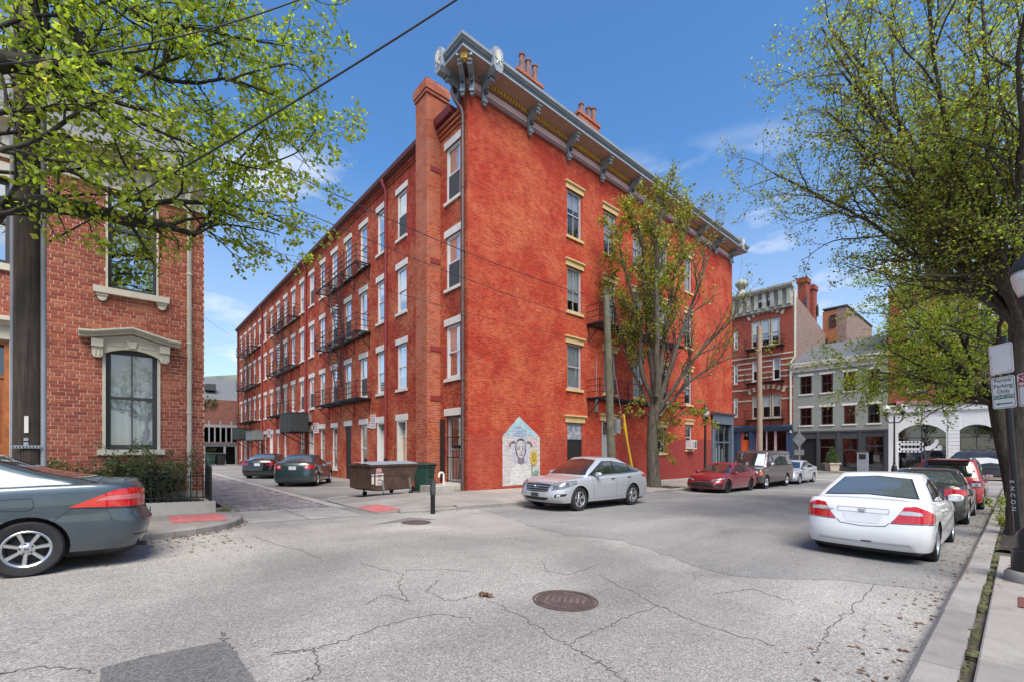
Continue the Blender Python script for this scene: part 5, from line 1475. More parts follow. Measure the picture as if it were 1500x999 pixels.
M_BLUE = mat('blue_shop_paint', (0.035, 0.06, 0.115), 0.6, var=0.15, grime=0.2)
sh = [(Y5(1097), Y5(1085), rz, Z5(1091, 630)), (Y5(1152), Y5(1105), rz + 0.4, Z5(1130, 631))]
m = MB(); wall(m, px5, rR, rL, rz - 0.2, zb5 - 0.002, sh, 0.3); m.profile([(0, zb5 - 0.55), (0.2, zb5 - 0.5), (0.4, zb5 - 0.15), (0.4, zb5), (0, zb5 + 0.1)], px5, rR, rL)
for x in (1082, 1100.5, 1155, 1160): m.box(px5, Y5(x) - 0.16, Y5(x) + 0.16, 0.001, 0.12, rz, zb5 - 0.56)
bs = m.build('shopfront', M_BLUE, rb_, recalc=False)
a, b, c, d = sh[0]
m = MB(); m.box(px5, a, b, -0.25, -0.18, c, d - 1.0); m.build('door', mat('bright_orange_door', (0.75, 0.13, 0.015), 0.5, var=0.05), bs)
m = MB(); m.box(px5, b - 0.22, b, -0.24, -0.1, c, d); m.build('door_frame', mat('orange_red_paint', (0.55, 0.10, 0.06), 0.5), bs)
m = MB(); m.quad(px5(a, -0.2, d - 1.0), px5(b - 0.2, -0.2, d - 1.0), px5(b - 0.2, -0.2, d), px5(a, -0.2, d)); m.build('transom', M_GLASSD, bs, recalc=False)
def text_mesh(txt, size, name, mt, parent, mtx, extrude=0.004, align='CENTER', **k):
    cu = bpy.data.curves.new('lettering', 'FONT'); cu.body = txt; cu.size = size; cu.extrude = extrude; cu.align_x = align; cu.align_y = 'CENTER'
    tmp = bpy.data.objects.new('tmp_text', cu); COL.objects.link(tmp)
    me = bpy.data.meshes.new_from_object(tmp)
    bpy.data.objects.remove(tmp)
    me.transform(mtx); me.materials.clear(); me.materials.append(mt)
    if parent is not None:
        r = root_of(parent)
        if r.name not in LOCAL: me.transform(Matrix.Translation(-ROOTLOC.get(r.name, Vector((0, 0, 0)))))
    o = bpy.data.objects.new(name, me); COL.objects.link(o)
    if parent is not None: o.parent = parent
    return o
def mtx_on(origin, xdir, up):
    x = Vector(xdir).normalized(); z = Vector(up).normalized(); n = x.cross(z).normalized()
    M = Matrix((x, z, n)).transposed().to_4x4(); M.translation = Vector(origin); return M
text_mesh('147', 0.5, 'street_number', M_FRAME, bs, mtx_on(px5((a + b) / 2 - 0.1, -0.19, d - 0.5), (0, -1, 0), (0, 0, 1)))
a, b, c, d = sh[1]
M_MAROON = mat('maroon_shop_interior', (0.10, 0.012, 0.03), 0.6, var=0.3)
m = MB(); m.box(px5, a, b, -0.9, -0.8, c, d); m.build('window_display', M_MAROON, bs)
m = MB(); m.quad(px5(a, -0.2, c), px5(b, -0.2, c), px5(b, -0.2, d), px5(a, -0.2, d)); m.build('pane', M_GLASSD, bs, recalc=False)
m = MB(); m.box(px5, b - 0.75, b - 0.1, -0.18, -0.16, c, d - 0.1); m.build('panel', mat('pink_panel', (0.62, 0.22, 0.40), 0.6), bs)
for t in (0.62, 0.36, 0.33):
    m = MB(); y = a + (b - a) * t; m.box(px5, y - 0.05, y + 0.05, -0.19, -0.08, c, d); m.build('mullion', mat('pale_pink_mullion', (0.55, 0.36, 0.40), 0.6), bs)
m = MB(); r_ = random.Random(4)
for k in range(26): y = a + 0.5 + r_.random() * (b - a - 1.6); z = c + (d - c) * (0.35 + 0.5 * r_.random()); m.box(px5, y, y + 0.18, -0.78, -0.7, z, z + 0.1)
m.build('hanging_goods', M_WSHEET, bs, kind='stuff')
for (o, lab) in ((wbig[0], 'top floor'), (wbig[1], 'middle floor'), (wbig[3], 'lowest floor')):
    fire_escape(px5, Y5(1150), Y5(1094), (o[2] - 0.15,), 0.8, {'top floor': 'black balcony rail under the top arched window of the striped brick building', 'middle floor': 'black balcony rail under the middle windows of the striped brick building', 'lowest floor': 'black balcony rail just above the blue shopfront'}[lab], [], (XS, 16, o[2]), 'iron balconies on the striped building', drop=False)
# lower brick wing behind, with black dormer stair
bh = thing('rear_brick_wing', (XS + 11.3, 12, -2), 'brown and orange brick rear wing above the grey shingle roof', 'building')
b0 = pix(1205, 470, s=61.6); b1 = pix(1263, 460, s=61.6)
zt = pix(1235, 452, s=61.6).z
M_ORB = brickmat('orange_patched_brick', (0.34, 0.11, 0.05), (0.46, 0.17, 0.085), (0.35, 0.28, 0.22), worn=(0.5, 0.12, 0.05), dark=0.35)
ys = [pix(x, 470, s=61.6).y for x in (1205, 1226, 1240)]
m = MB(); wall(m, PS(61.6), ys[1], ys[0], 0, zt, [], 0.1); m.build('wall', M_ORB, bh, recalc=False)
m = MB(); wall(m, PS(61.6), ys[2], ys[1] - 0.001, 0, zt + 0.2, [], 0.1); wall(m, PN(ys[2]), 61.6, 75, 0, zt + 0.2, [], 0.1); m.build('wall', M_GREYB, bh, recalc=False)
for (x0, x1, y0, y1) in ((1216, 1225, 462, 478), (1207, 1213, 497, 515), (1216, 1225, 500, 516)):
    p, q = pix(x1, y1, s=61.5), pix(x0, y0, s=61.5)
    window(bh, PS(61.6), p.y, q.y, p.z, q.z, rec=-0.1, fw=0.1, mf=M_DKFRAME, upper='sky', lower='dark', sill=False)
m = MB(); m.box(PW, 61.5, 75, ys[2] - 0.1, ys[0], zt + 0.2, zt + 0.35); m.build('roof', M_CHAR, bh)
# white arched shopfront with red brick above, behind the trees
aL, aR = gR - 0.02, Y5(1301) - 15.5
ab = thing('arcade_building', (XS, aL, -2), 'red brick building with white painted arched ground floor, half hidden by the right hand trees', 'building')
az = Z5(1340, 588)
uo = []
for k in range(7):
    y1 = aL - 1.2 - k * 2.1; uo += [(y1 - 1.2, y1, az + 0.9, az + 3.6), (y1 - 1.2, y1, az + 5.0, az + 7.6)]
m = MB(); wall(m, px5, aR, aL, az, 13.4, uo, 0.2); m.build('wall', M_REDB, ab, recalc=False)
m = MB(); m.box(PW, XS + 0.8, XS + 11, aR + 0.1, aL - 0.1, -2, 13.2); m.build('interior', M_DARK, ab)
m = MB(); wall(m, PB(aL), XS, XS + 11, 8, 13.4, [], 0.1); m.build('side_wall', M_REDB, ab, recalc=False)
m = MB(); m.profile([(0, 13.2), (0.3, 13.3), (0.5, 13.6), (0.5, 13.8), (0, 13.9)], px5, aR, aL); m.build('cornice', M_STONE, ab)
for k, o in enumerate(uo): window(ab, px5, *o, rec=0.1, fw=0.1, mf=M_FRAME, upper='sky', lower='dark', lintel='block', lm=M_BAND, seed=k, glass=M_GLASSD)
ztop = az - 0.35
arch_o = []
for (xa, xb) in ((1315, 1386), (1400, 1462)):
    y1, y0 = Y5(xa), Y5(xb); arch_o.append((y0, y1, -1.7, Z5((xa + xb) / 2, 621)))
while arch_o[-1][0] - 4.0 > aR + 0.5:
    y1 = arch_o[-1][0] - 0.9; arch_o.append((y1 - 4.3, y1, -1.7, arch_o[0][3]))
arch_o = [o for o in arch_o if o[0] > aR + 0.2]
M_WSHOP = mat('white_shop_paint', (0.74, 0.73, 0.71), 0.6, var=0.04, grime=0.1)
m = MB(); wall(m, px5, aR, aL, -2.1, ztop, arch_o, 0.4)
ar = m.build('arcade', M_WSHOP, ab, recalc=False)
for o in arch_o:
    c_ = (o[0] + o[1]) / 2; h3 = (o[1] - o[0]) / 2; rise = 0.75; Rr = (h3 * h3 + rise * rise) / (2 * rise)
    ap = [(c_ + h3 * t, o[3] - Rr + math.sqrt(Rr * Rr - (h3 * t) ** 2)) for t in [-1 + 2 * k / 16 for k in range(17)]]
    m = MB()
    for half in (ap[:9], ap[8:]):
        corner = (o[0], o[3] + 0.001) if half is not ap[8:] and half[0][0] < c_ - 0.01 else (o[1], o[3] + 0.001)
        m.prism(half + [corner], px5, -0.4, 0.0 - 0.003)
    m.build('arch', M_WSHOP, ar)
    m = MB(); m.quad(px5(o[0], -0.35, o[2]), px5(o[1], -0.35, o[2]), px5(o[1], -0.35, o[3]), px5(o[0], -0.35, o[3])); m.build('pane', M_GLASSD, ar, recalc=False)
    m = MB(); m.box(px5, c_ - 0.04, c_ + 0.04, -0.36, -0.28, o[2], o[3] - 0.1); m.box(px5, o[0], o[1], -0.36, -0.28, o[2] + 2.6, o[2] + 2.68); m.build('mullion', M_CHAR, ar, kind='stuff')
    for y in (o[0] - 0.45, ):
        for z in np.arange(-1.8, ztop - 0.5, 0.3):
            m = MB(); m.box(px5, y - 0.33, y + 0.33, 0.001, 0.05, z, z + 0.27); m.build('pier_block', M_WSHOP, ar)
m = MB(); m.box(px5, aR, aL, 0.001, 0.16, ztop - 0.5, ztop - 0.002); m.box(px5, aR, aL, 0.001, 0.3, az - 0.345, az - 0.22); m.build('shop_fascia', M_WSHOP, ar, kind='stuff')
m = MB(); m.box(px5, Y5(1375), Y5(1314), 0.05, 0.34, az - 0.218, az + 0.12); m.build('sign_fascia', mat('faded_pink_fascia', (0.5, 0.2, 0.24), 0.6), ar)
o = arch_o[0]
p0 = lambda x, y: pix(x, y, s=XS + 0.3)
M_STICK = mat('white_window_sticker', (0.72, 0.72, 0.72), 0.5, var=0.02)
m = MB()
for i in range(6):                                # lattice of white loops stuck on the first window
    for j in range(2):
        c3 = p0(1319 + i * 5.6, 650 + j * 7.5)
        q = [(0.26 * math.cos(t) , 0.27 * math.sin(t)) for t in [k * math.pi / 6 for k in range(12)]]
        q2 = [(a_ * 0.5, b_ * 0.5) for a_, b_ in q]
        vs = [(c3.x - 0.01, c3.y + a_, c3.z + b_) for a_, b_ in q] + [(c3.x - 0.01, c3.y + a_, c3.z + b_) for a_, b_ in q2]
        m.add(vs, [(k, (k + 1) % 12, 12 + (k + 1) % 12, 12 + k) for k in range(12)])
m.build('window_pattern', M_STICK, ar, kind='stuff', recalc=False)
m = MB()
pts = [p0(1355, 659), p0(1355, 654), p0(1363, 652), p0(1369, 647), p0(1370, 643), p0(1375, 643), p0(1375, 648), p0(1370, 655), p0(1362, 659)]
m.add([(p.x - 0.01, p.y, p.z) for p in pts], [tuple(range(len(pts)))])
pts = [p0(1368, 659), p0(1368, 656), p0(1373, 656), p0(1374, 652), p0(1380, 652), p0(1380, 659)]
m.add([(p.x - 0.01, p.y, p.z) for p in pts], [tuple(range(len(pts)))]); m.build('window_emblem', M_STICK, ar, kind='stuff', recalc=False)
# long row closing the right end of the junction, behind the trees
rr_ = thing('far_brick_row', (XS, aR - 0.1, -2), 'distant red brick row glimpsed between the trunks at the right edge', 'building')
m = MB(); wo = [(aR - 2.2 - k * 2.4, aR - 1.0 - k * 2.4, z, z + 2.0) for k in range(8) for z in (2.5, 6.0)]
wall(m, px5, aR - 24, aR - 0.02, -2.1, 9.5, wo, 0.2); m.build('wall', M_GREYB, rr_, recalc=False)
for k, o in enumerate(wo): window(rr_, px5, *o, rec=0.1, fw=0.1, upper='sky', lower='dark', seed=k, glass=M_GLASSD)
m = MB(); m.box(PW, XS + 0.7, XS + 9, aR - 24, aR - 0.2, -2, 9.4); m.build('interior', M_DARK, rr_)
# ---------------------------------------------------------------- end of the alley
cp = thing('carport', (6, 62.2, G(6)), 'black balcony deck on posts with grey panels closing the end of the alley', 'carport')
CN = 62.6
pc = PN(CN)
def cx2(x, y=650): return pix(x, y, n=CN)
x0, x1 = cx2(285).x, cx2(352).x
zf = cx2(320, 648).z; zr = cx2(320, 622).z; zg = cx2(320, 690).z
m = MB(); m.box(pc, x0, x1, -4, 0.0, zf - 0.45, zf); m.build('deck', mat('dark_grey_timber', (0.07, 0.075, 0.085), 0.7, var=0.2), cp)
for k in range(8):
    x = x0 + 0.3 + (x1 - x0 - 0.6) * k / 7
    m = MB(); m.box(pc, x - 0.5, x + 0.5, -0.1, -0.04, zf + 0.1, zr - 0.3); m.build('panel', mat('dark_slate_panel', (0.06, 0.07, 0.075), 0.7), cp)
    m = MB(); m.box(pc, x - 0.68, x - 0.55, -0.1, 0.05, zf, zr + (0.5 if k % 2 else 0)); m.build('post', M_STEEL, cp)
m = MB(); m.box(pc, x0, x1, -0.12, 0.02, zr - 0.26, zr + 0.05); m.build('top_rail', M_STEEL, cp)
for x in (cx2(299).x, cx2(329).x, cx2(346).x):
    m = MB(); m.box(pc, x - 0.1, x + 0.1, -0.12, 0.06, zg - 0.1, zf - 0.46); m.build('post', M_STEEL, cp)
m = MB(); m.box(pc, x0, x1, -3.9, -3.7, zg - 0.1, zf - 0.46); m.build('back_panel', M_BLACKP, cp)
wl2 = thing('old_brick_wall', (6, 67, G(6)), 'high rough brick wall with creeper behind the carport', 'wall')
m = MB(); p_ = pix(285, 583, n=67); q_ = pix(350, 583, n=67); wallx = (p_.x, q_.x)
m.box(PW, p_.x - 3, q_.x + 3, 67, 67.5, -2.5, p_.z); m.build('brickwork', M_OLDB, wl2)
sr = thing('slate_roofed_building', (6, 72, G(6)), 'grey slate roof with skylight rising beyond the rough brick wall', 'building')
t_ = pix(320, 556, n=74); b_ = pix(320, 583, n=70)
m = MB(); m.add([(p_.x - 5, 70, b_.z - 0.4), (q_.x + 8, 70, b_.z - 0.4), (q_.x + 8, 76, t_.z + 0.4), (p_.x - 5, 76, t_.z + 0.4)], [(0, 1, 2, 3)]); m.build('roof', mat('grey_slate', (0.13, 0.135, 0.14), 0.8, var=0.12, vs=4), sr)
m = MB(); m.box(PW, p_.x - 5, q_.x + 8, 70.2, 76, -2.3, b_.z - 0.5); m.build('wall', M_OLDB, sr)
k_ = pix(308, 566, n=72); m = MB(); m.box(PW, k_.x - 0.6, k_.x + 0.6, 71.6, 72.6, k_.z - 0.5, k_.z + 0.35); m.build('skylight', M_CHAR, sr)
ch2 = pix(305, 548, n=95); 
hl = MB(); hl.grid([[(-40 + 8 * i, 85 + 20 * j, -3 + (j > 0) * (pix(330, 549, n=105).z + 3) * (1 + 0.1 * math.sin(i * 0.9)) + (j > 1) * 2.0) for j in range(4)] for i in range(14)]); hl.build('hill', mat('hazy_hillside', (0.15, 0.16, 0.13), 0.95, var=0.3, vs=0.15), kind='structure')
# ---------------------------------------------------------------- parked cars
def sinterp(pts, d=0.10):
    xs = [p[0] for p in pts]; zs = [p[1] for p in pts]
    return lambda x: float(sum(np.interp(x + k * d, xs, zs) * wgt for k, wgt in ((-1, .2), (-.5, .2), (0, .2), (.5, .2), (1, .2))))
def half_loop(xr, xf, w, cr, cf, pr, pf, nr=9, ns=26, nf=9, barrel=0.0):
    pts = []
    for i in range(nr + 1):
        a = math.pi / 2 * i / nr
        pts.append((xr + cr * (1 - abs(math.cos(a)) ** (2 / pr)), w * abs(math.sin(a)) ** (2 / pr)))
    for i in range(1, ns):
        pts.append((xr + cr + (xf - cf - xr - cr) * i / ns, w))
    for i in range(nf + 1):
        a = math.pi / 2 * (1 - i / nf)
        pts.append((xf - cf * (1 - abs(math.cos(a)) ** (2 / pf)), w * abs(math.sin(a)) ** (2 / pf)))
    if barrel:
        xm, hl = (xr + xf) / 2, (xf - xr) / 2
        pts = [(x, y * (1 - barrel * ((x - xm) / hl) ** 2)) for x, y in pts]
    return pts
class Car:
    def __init__(self, name, label, sp, paintm, pos, rz, slope, group='cars parked along the street', cat='car'):
        self.sp = sp; self.paint = paintm
        self.root = thing(name, pos, label, cat, group, rz=rz, local=True)
        self.root.rotation_euler = (0, -math.atan(slope), rz)
        wb, ro, fo, hw = sp['wb'], sp['ro'], sp['fo'], sp['W'] / 2
        xr, xf = -ro, wb + fo
        zs = sp.get('zs', 0.22); belt = sinterp(sp['belt'], sp.get('bs', 0.10)); crown = sp.get('crown', 0.07)
        lo = sp.get('corner', (0.42, 0.55)); pw_ = sp.get('pow', (3.4, 2.7))
        lev = sp.get('lev') or [(-0.10, 0.82, 0.14, 0.2), (0.0, 0.955, 0.05, 0.07), (0.2, 0.985, 0.005, 0.01), (0.42, 1.0, 0.0, 0.0), (0.64, 1.0, 0.03, 0.05), (0.86, 0.988, 0.055, 0.14), (0.96, 0.972, 0.075, 0.2), (1.0, 0.945, 0.105, 0.27)]
        rings = []
        bl = sp.get('barrel', 0.035)
        for f, wf, ir, if_ in lev:
            L_ = half_loop(xr + ir, xf - if_, hw * wf, lo[0], lo[1], pw_[0], pw_[1], barrel=bl)
            rings.append([(x, y, zs + (belt(x) - zs) * f) for x, y in L_])
        top = rings[-1]; wtop = hw * lev[-1][1]
        g = sp['gh']
        zdeck = lambda x, y: belt(x) + crown * (1 - min(1, abs(y) / wtop) ** 2.2)
        def gl(h, shrink=0.0):
            e = h - g.get('curve', 0.30) * h * (1 - h); ew = h - 0.45 * h * (1 - h)
            x0 = g['xr'][0] + (g['xr'][1] - g['xr'][0]) * e; x1 = g['xf'][0] + (g['xf'][1] - g['xf'][0]) * e
            w_ = g['w'][0] + (g['w'][1] - g['w'][0]) * ew
            c0, c1 = g.get('c', (0.22, 0.30)); 
            return half_loop(x0, x1, w_, c0, c1, 2.6, 2.5, barrel=0.02)
        G0 = gl(0)
        for t in (0.10, 0.35, 0.7):
            rings.append([((1 - t) * a[0] + t * b[0], (1 - t) * a[1] + t * b[1]) for a, b in zip(top, G0)])
            rings[-1] = [(x, y, zdeck(x, y)) for x, y in rings[-1]]
        roof = sinterp(g['roof'], 0.12)
        for h in (0.0, 0.12, 0.35, 0.6, 0.82, 0.93, 0.985):
            rings.append([(x, y, zdeck(x, y) + (roof(x) - zdeck(x, y)) * h) for x, y in gl(h)])
        Gt = gl(1.0)
        xc0, xc1 = g['xr'][1] + 0.1, g['xf'][1] - 0.1
        for t in (0.05, 0.18, 0.45, 0.75, 1.0):
            r_ = []
            for x, y in Gt:
                xx = min(max(x, xc0), xc1); X = x + (xx - x) * t; Y = y * (1 - t)
                r_.append((X, Y, roof(X) + g.get('rc', 0.035) * (1 - (1 - t) ** 2)))
            rings.append(r_)
        bot = [(x, y * 0.0, z) for x, y, z in rings[0]]
        rings.insert(0, bot)
        m = MB(); full = []
        for r_ in rings:
            full.append([(x, y, z) for x, y, z in r_] + [(x, -y, z) for x, y, z in reversed(r_[1:-1])])
        m.grid(full, closed=True)
        self.body = m.build('body', [paintm, M_TRIM], self.root, smooth=True, weld=True)
        R_ = sp['R']; self.hw = hw
        wr = sp.get('well', 1.13) * R_
        cut = MB()
        for x in (0.0, wb):
            for sg in (-1, 1):
                y0, y1 = sg * (hw - 0.30), sg * (hw + 0.2)
                cut.lathe([(wr, min(y0, y1)), (wr, max(y0, y1))], (x, 0, R_ + 0.01), 28, axis='y')
        cu = cut.build('tmp_cutter', M_TRIM)
        md = self.body.modifiers.new('b', 'BOOLEAN'); md.operation = 'DIFFERENCE'; md.object = cu; md.solver = 'EXACT'
        old = self.body.data
        self.root.rotation_euler = (0, 0, 0); self.root.location = (0, 0, 0)
        bpy.context.view_layer.update()
        dg = bpy.context.evaluated_depsgraph_get()
        me = bpy.data.meshes.new_from_object(self.body.evaluated_get(dg), depsgraph=dg)
        self.body.modifiers.clear(); self.body.data = me
        bpy.data.meshes.remove(old); cm = cu.data; bpy.data.objects.remove(cu); bpy.data.meshes.remove(cm)
        while len(me.materials) < 2: me.materials.append(M_TRIM)
        for i_, mt_ in enumerate((paintm, M_TRIM)): me.materials[i_] = mt_
        for p in me.polygons:
            c = p.center; idx = 0
            for x in (0.0, wb):
                dx, dz = c.x - x, c.z - R_ - 0.01
                d2 = math.hypot(dx, dz)
                if abs(c.y) > hw - 0.36 and abs(d2 - wr) < 0.04 and abs(p.normal.y) < 0.3 and (p.normal.x * dx + p.normal.z * dz) < 0: idx = 1
                if abs(abs(c.y) - (hw - 0.30)) < 0.01 and d2 < wr: idx = 1
            if c.z < zs + 0.01 and p.normal.z < -0.4: idx = 1
            p.material_index = idx
        me.polygons.foreach_set('use_smooth', [True] * len(me.polygons)); me.set_sharp_from_angle(angle=R(38))
        bm = bmesh.new(); bm.from_mesh(me); self.bvh = BVHTree.FromBMesh(bm); bm.free()
        self.root.location = pos; self.root.rotation_euler = (0, -math.atan(slope), rz)
        for x in (0.0, wb):
            for sg in (-1, 1): self.wheel(x, sg)
    def proj(self, p, az, eps):
        p = Vector(p)
        d = Vector((0, 0, 1)) if az == 'top' else Vector((math.cos(R(az)), math.sin(R(az)), 0))
        o = p + d * 6
        h = self.bvh.ray_cast(o, -d)
        if h[0] is None:
            n_ = self.bvh.find_nearest(p); return n_[0] + n_[1] * eps if n_[0] else p
        nn = h[1] if h[1].dot(d) > 0 else -h[1]
        return h[0] + nn * eps
    def patch(self, low, up, az, mt, name, eps=0.005, n=10, m_=4, mirror=False, parent=None, edge=0.0):
        out = None
        for sg in ((1, -1) if mirror else (1,)):
            L0 = [Vector((x, y * sg, z)) for x, y, z in low]; U0 = [Vector((x, y * sg, z)) for x, y, z in up]
            A = az if (sg == 1 or az == 'top') else -az
            def samp(P, t):
                ls = [(P[i + 1] - P[i]).length for i in range(len(P) - 1)]; T = sum(ls) * t
                for i, l in enumerate(ls):
                    if T <= l or i == len(ls) - 1: return P[i].lerp(P[i + 1], min(1, T / max(l, 1e-6)))
                    T -= l
            rows = []
            for j in range(m_ + 1):
                rows.append([self.proj(samp(L0, i / n).lerp(samp(U0, i / n), j / m_), A, eps) for i in range(n + 1)])
            mb = MB(); mb.grid(rows)
            out = mb.build(name, mt, parent or self.root, smooth=True, recalc=False)
        return out
    def strip(self, pts, width, az, mt=None, name='seam', eps=0.002, mirror=False, n=10, parent=None):
        mt = mt or M_TRIM
        for sg in ((1, -1) if mirror else (1,)):
            P = [Vector((x, y * sg, z)) for x, y, z in pts]; A = az if (sg == 1 or az == 'top') else -az
            Q = []
            for a, b in zip(P[:-1], P[1:]):
                for i in range(n): Q.append(a.lerp(b, i / n))
            Q.append(P[-1])
            d = Vector((0, 0, 1)) if A == 'top' else Vector((math.cos(R(A)), math.sin(R(A)), 0))
            r1, r2 = [], []
            for i, q in enumerate(Q):
                t = Q[min(i + 1, len(Q) - 1)] - Q[max(i - 1, 0)]; s_ = d.cross(t)
                s_ = s_.normalized() * (width / 2) if s_.length > 1e-6 else Vector((0, 0, width / 2))
                r1.append(self.proj(q + s_, A, eps)); r2.append(self.proj(q - s_, A, eps))
            mb = MB(); mb.grid([r1, r2]); mb.build(name, mt, parent or self.body, smooth=True, recalc=False)
    def wheel(self, x, sg):
        sp = self.sp; R_ = sp['R']; tw = sp.get('tw', 0.21); rr = sp.get('rim', 0.215)
        y1 = sg * (self.hw - 0.025 + sp.get('poke', 0.0)); y0 = y1 - sg * tw
        c = (x, 0, R_)
        m = MB(); a, b = y0, y1
        pr = [(rr, a), (R_ * 0.93, a), (R_ * 0.985, a + sg * 0.02), (R_, a + sg * 0.05), (R_, b - sg * 0.05), (R_ * 0.985, b - sg * 0.02), (R_ * 0.93, b), (rr + 0.012, b - sg * 0.004), (rr, b - sg * 0.012)]
        m.lathe(pr, c, 32, 'y', cap=False)
        ty = m.build('wheel', M_RUBBER, self.root, smooth=True, angle=40)
        rm = sp.get('rimmat', M_RIM); m = MB()
        yb = b - sg * 0.012
        m.lathe([(rr, yb - sg * 0.10), (rr - 0.012, yb - sg * 0.02), (rr + 0.004, yb + sg * 0.004), (rr - 0.004, yb + sg * 0.008), (rr - 0.02, yb - sg * 0.004), (rr - 0.024, yb - sg * 0.03), (rr - 0.03, yb - sg * 0.10)], c, 32, 'y', cap=False)
        n = sp.get('spokes', 5); dish = sp.get('dish', 0.025); sw = sp.get('sw', (0.030, 0.022)); pair = sp.get('pair', 0.0); ri = 0.055
        for k in range(n):
            for off in ((-pair, pair) if pair else (0,)):
                a0 = 2 * math.pi * k / n + 0.3; a1 = a0 + off * 0.35; a2 = a0 + off
                vs = []
                for (rad, an, w_, yy, th) in ((ri * 0.6, a1, sw[0], yb - sg * dish, 0.03), (rr * 0.55, (a1 + a2) / 2, (sw[0] + sw[1]) / 2, yb - sg * dish * 0.8, 0.028), (rr - 0.012, a2, sw[1], yb - sg * 0.006, 0.022)):
                    ca, sa = math.cos(an), math.sin(an)
                    for q, y_ in ((-1, yy - sg * th), (-0.7, yy), (0.7, yy), (1, yy - sg * th)):
                        vs.append((x + rad * ca - q * w_ * sa, y_, R_ + rad * sa + q * w_ * ca))
                m.add(vs, [(0, 1, 5, 4), (1, 2, 6, 5), (2, 3, 7, 6), (4, 5, 9, 8), (5, 6, 10, 9), (6, 7, 11, 10)])
        m.lathe([(0.0, yb - sg * (dish - 0.012)), (0.035, yb - sg * (dish - 0.010)), (0.05, yb - sg * (dish + 0.002)), (0.075, yb - sg * (dish + 0.008)), (0.08, yb - sg * (dish + 0.05))], c, 20, 'y', cap=False)
        rim = m.build('rim', rm, ty, smooth=True, angle=35)
        m = MB()
        for k in range(5):
            an = 2 * math.pi * k / 5 + 0.1
            m.lathe([(0.011, yb - sg * (dish + 0.015)), (0.011, yb - sg * (dish - 0.004)), (0.0, yb - sg * (dish - 0.005))], (x + 0.057 * math.cos(an), 0, R_ + 0.057 * math.sin(an)), 6, 'y')
        m.build('lug_nut', M_BRAKE, ty, kind='stuff')
        m = MB(); m.lathe([(0.0, y0 + sg * 0.10), (rr - 0.01, y0 + sg * 0.10)], c, 24, 'y', cap=False); m.lathe([(0.0, y0 + sg * 0.125), (rr * 0.72, y0 + sg * 0.125), (rr * 0.72, y0 + sg * 0.11)], c, 24, 'y', cap=False); m.build('brake_disc', M_BRAKE, ty, smooth=True, angle=40)
        return ty
    def windows(self, polys, glass=None, surround=None):
        glass = glass or M_CGLASS
        if surround: self.patch(surround[0], surround[1], 90, M_TRIM, 'window_surround', 0.003, 40, 5, True)
        for low, up in polys: self.patch(low, up, 90, glass, 'side_window', 0.0065, 14, 4, True)
    def mirrors(self, x, z, y, mt=None):
        for sg in (-1, 1):
            m = MB(); rows = []
            for i in range(7):
                t = math.pi * i / 6; rr = math.sin(t)
                rows.append([(x + 0.065 * (rr ** 0.6) * math.cos(a) - (0.03 if math.cos(a) < 0 else 0) * rr, sg * (y + 0.13 - 0.115 * math.cos(t)), z + 0.075 * (rr ** 0.6) * math.sin(a)) for a in [2 * math.pi * k / 10 for k in range(10)]])
            m.grid(rows, closed=True); m.add([(x, sg * (y - 0.06), z - 0.07), (x + 0.06, sg * (y - 0.06), z - 0.07), (x + 0.04, sg * (y + 0.08), z - 0.03), (x - 0.02, sg * (y + 0.08), z - 0.03)], [(0, 1, 2, 3)])
            o = m.build('mirror', mt or self.paint, self.root, smooth=True, angle=60)
            m = MB(); m.add([(x - 0.088, sg * (y + 0.035), z - 0.045), (x - 0.088, sg * (y + 0.22), z - 0.045), (x - 0.088, sg * (y + 0.22), z + 0.05), (x - 0.088, sg * (y + 0.035), z + 0.05)], [(0, 1, 2, 3)]); m.build('mirror_glass', M_CHROME, o, recalc=False)
    def handles(self, pts, mt=None):
        for x, z in pts:
            for sg in (-1, 1):
                p = self.proj((x, sg * 0.5, z), 90 * sg, 0.012)
                m = MB(); m.bar(p + Vector((-0.09, 0, 0.008)), p + Vector((0.09, 0, 0)), 0.022, 0.03); m.build('door_handle', mt or self.paint, self.root)
    def plate(self, y, z, az, w_=0.31, h=0.155, mt=None, name='number_plate'):
        p = self.proj((0.5, y, z), az, 0.012); d = -1 if az == 180 else 1
        m = MB(); m.box(PW, min(p.x, p.x + d * 0.012), max(p.x, p.x + d * 0.012), y - w_ / 2, y + w_ / 2, z - h / 2, z + h / 2)
        return m.build(name, mt or M_PLATE, self.root), p
    def emblem_h(self, y, z, az, s=0.05):
        p = self.proj((0.5, y, z), az, 0.012); d = -1 if az == 180 else 1; X = p.x + d * 0.004
        m = MB()
        for q in (-1, 1): m.bar((X, y + q * s * 0.42, z - s * 0.5), (X, y + q * s * 0.62, z + s * 0.55), s * 0.22)
        m.bar((X, y - s * 0.45, z), (X, y + s * 0.45, z), s * 0.22)
        for q in (-1, 1): m.bar((X, y + q * s * 0.75, z - s * 0.7), (X, y + q * s * 0.98, z + s * 0.72), s * 0.1)
        m.bar((X, y - s * 0.98, z + s * 0.75), (X, y + s * 0.98, z + s * 0.75), s * 0.1); m.bar((X, y - s * 0.75, z - s * 0.72), (X, y + s * 0.75, z - s * 0.72), s * 0.1)
        m.build('badge', M_CHROME, self.root)
def at_axle(x_s, n, face, dz=0.0):              # position of the rear axle; face = +1 along +x, -1 along -x
    sl = (G(x_s + 1.5) - G(x_s - 1.5)) / 3 * face
    return (x_s, n, G(x_s) + dz), (0 if face > 0 else math.pi), sl

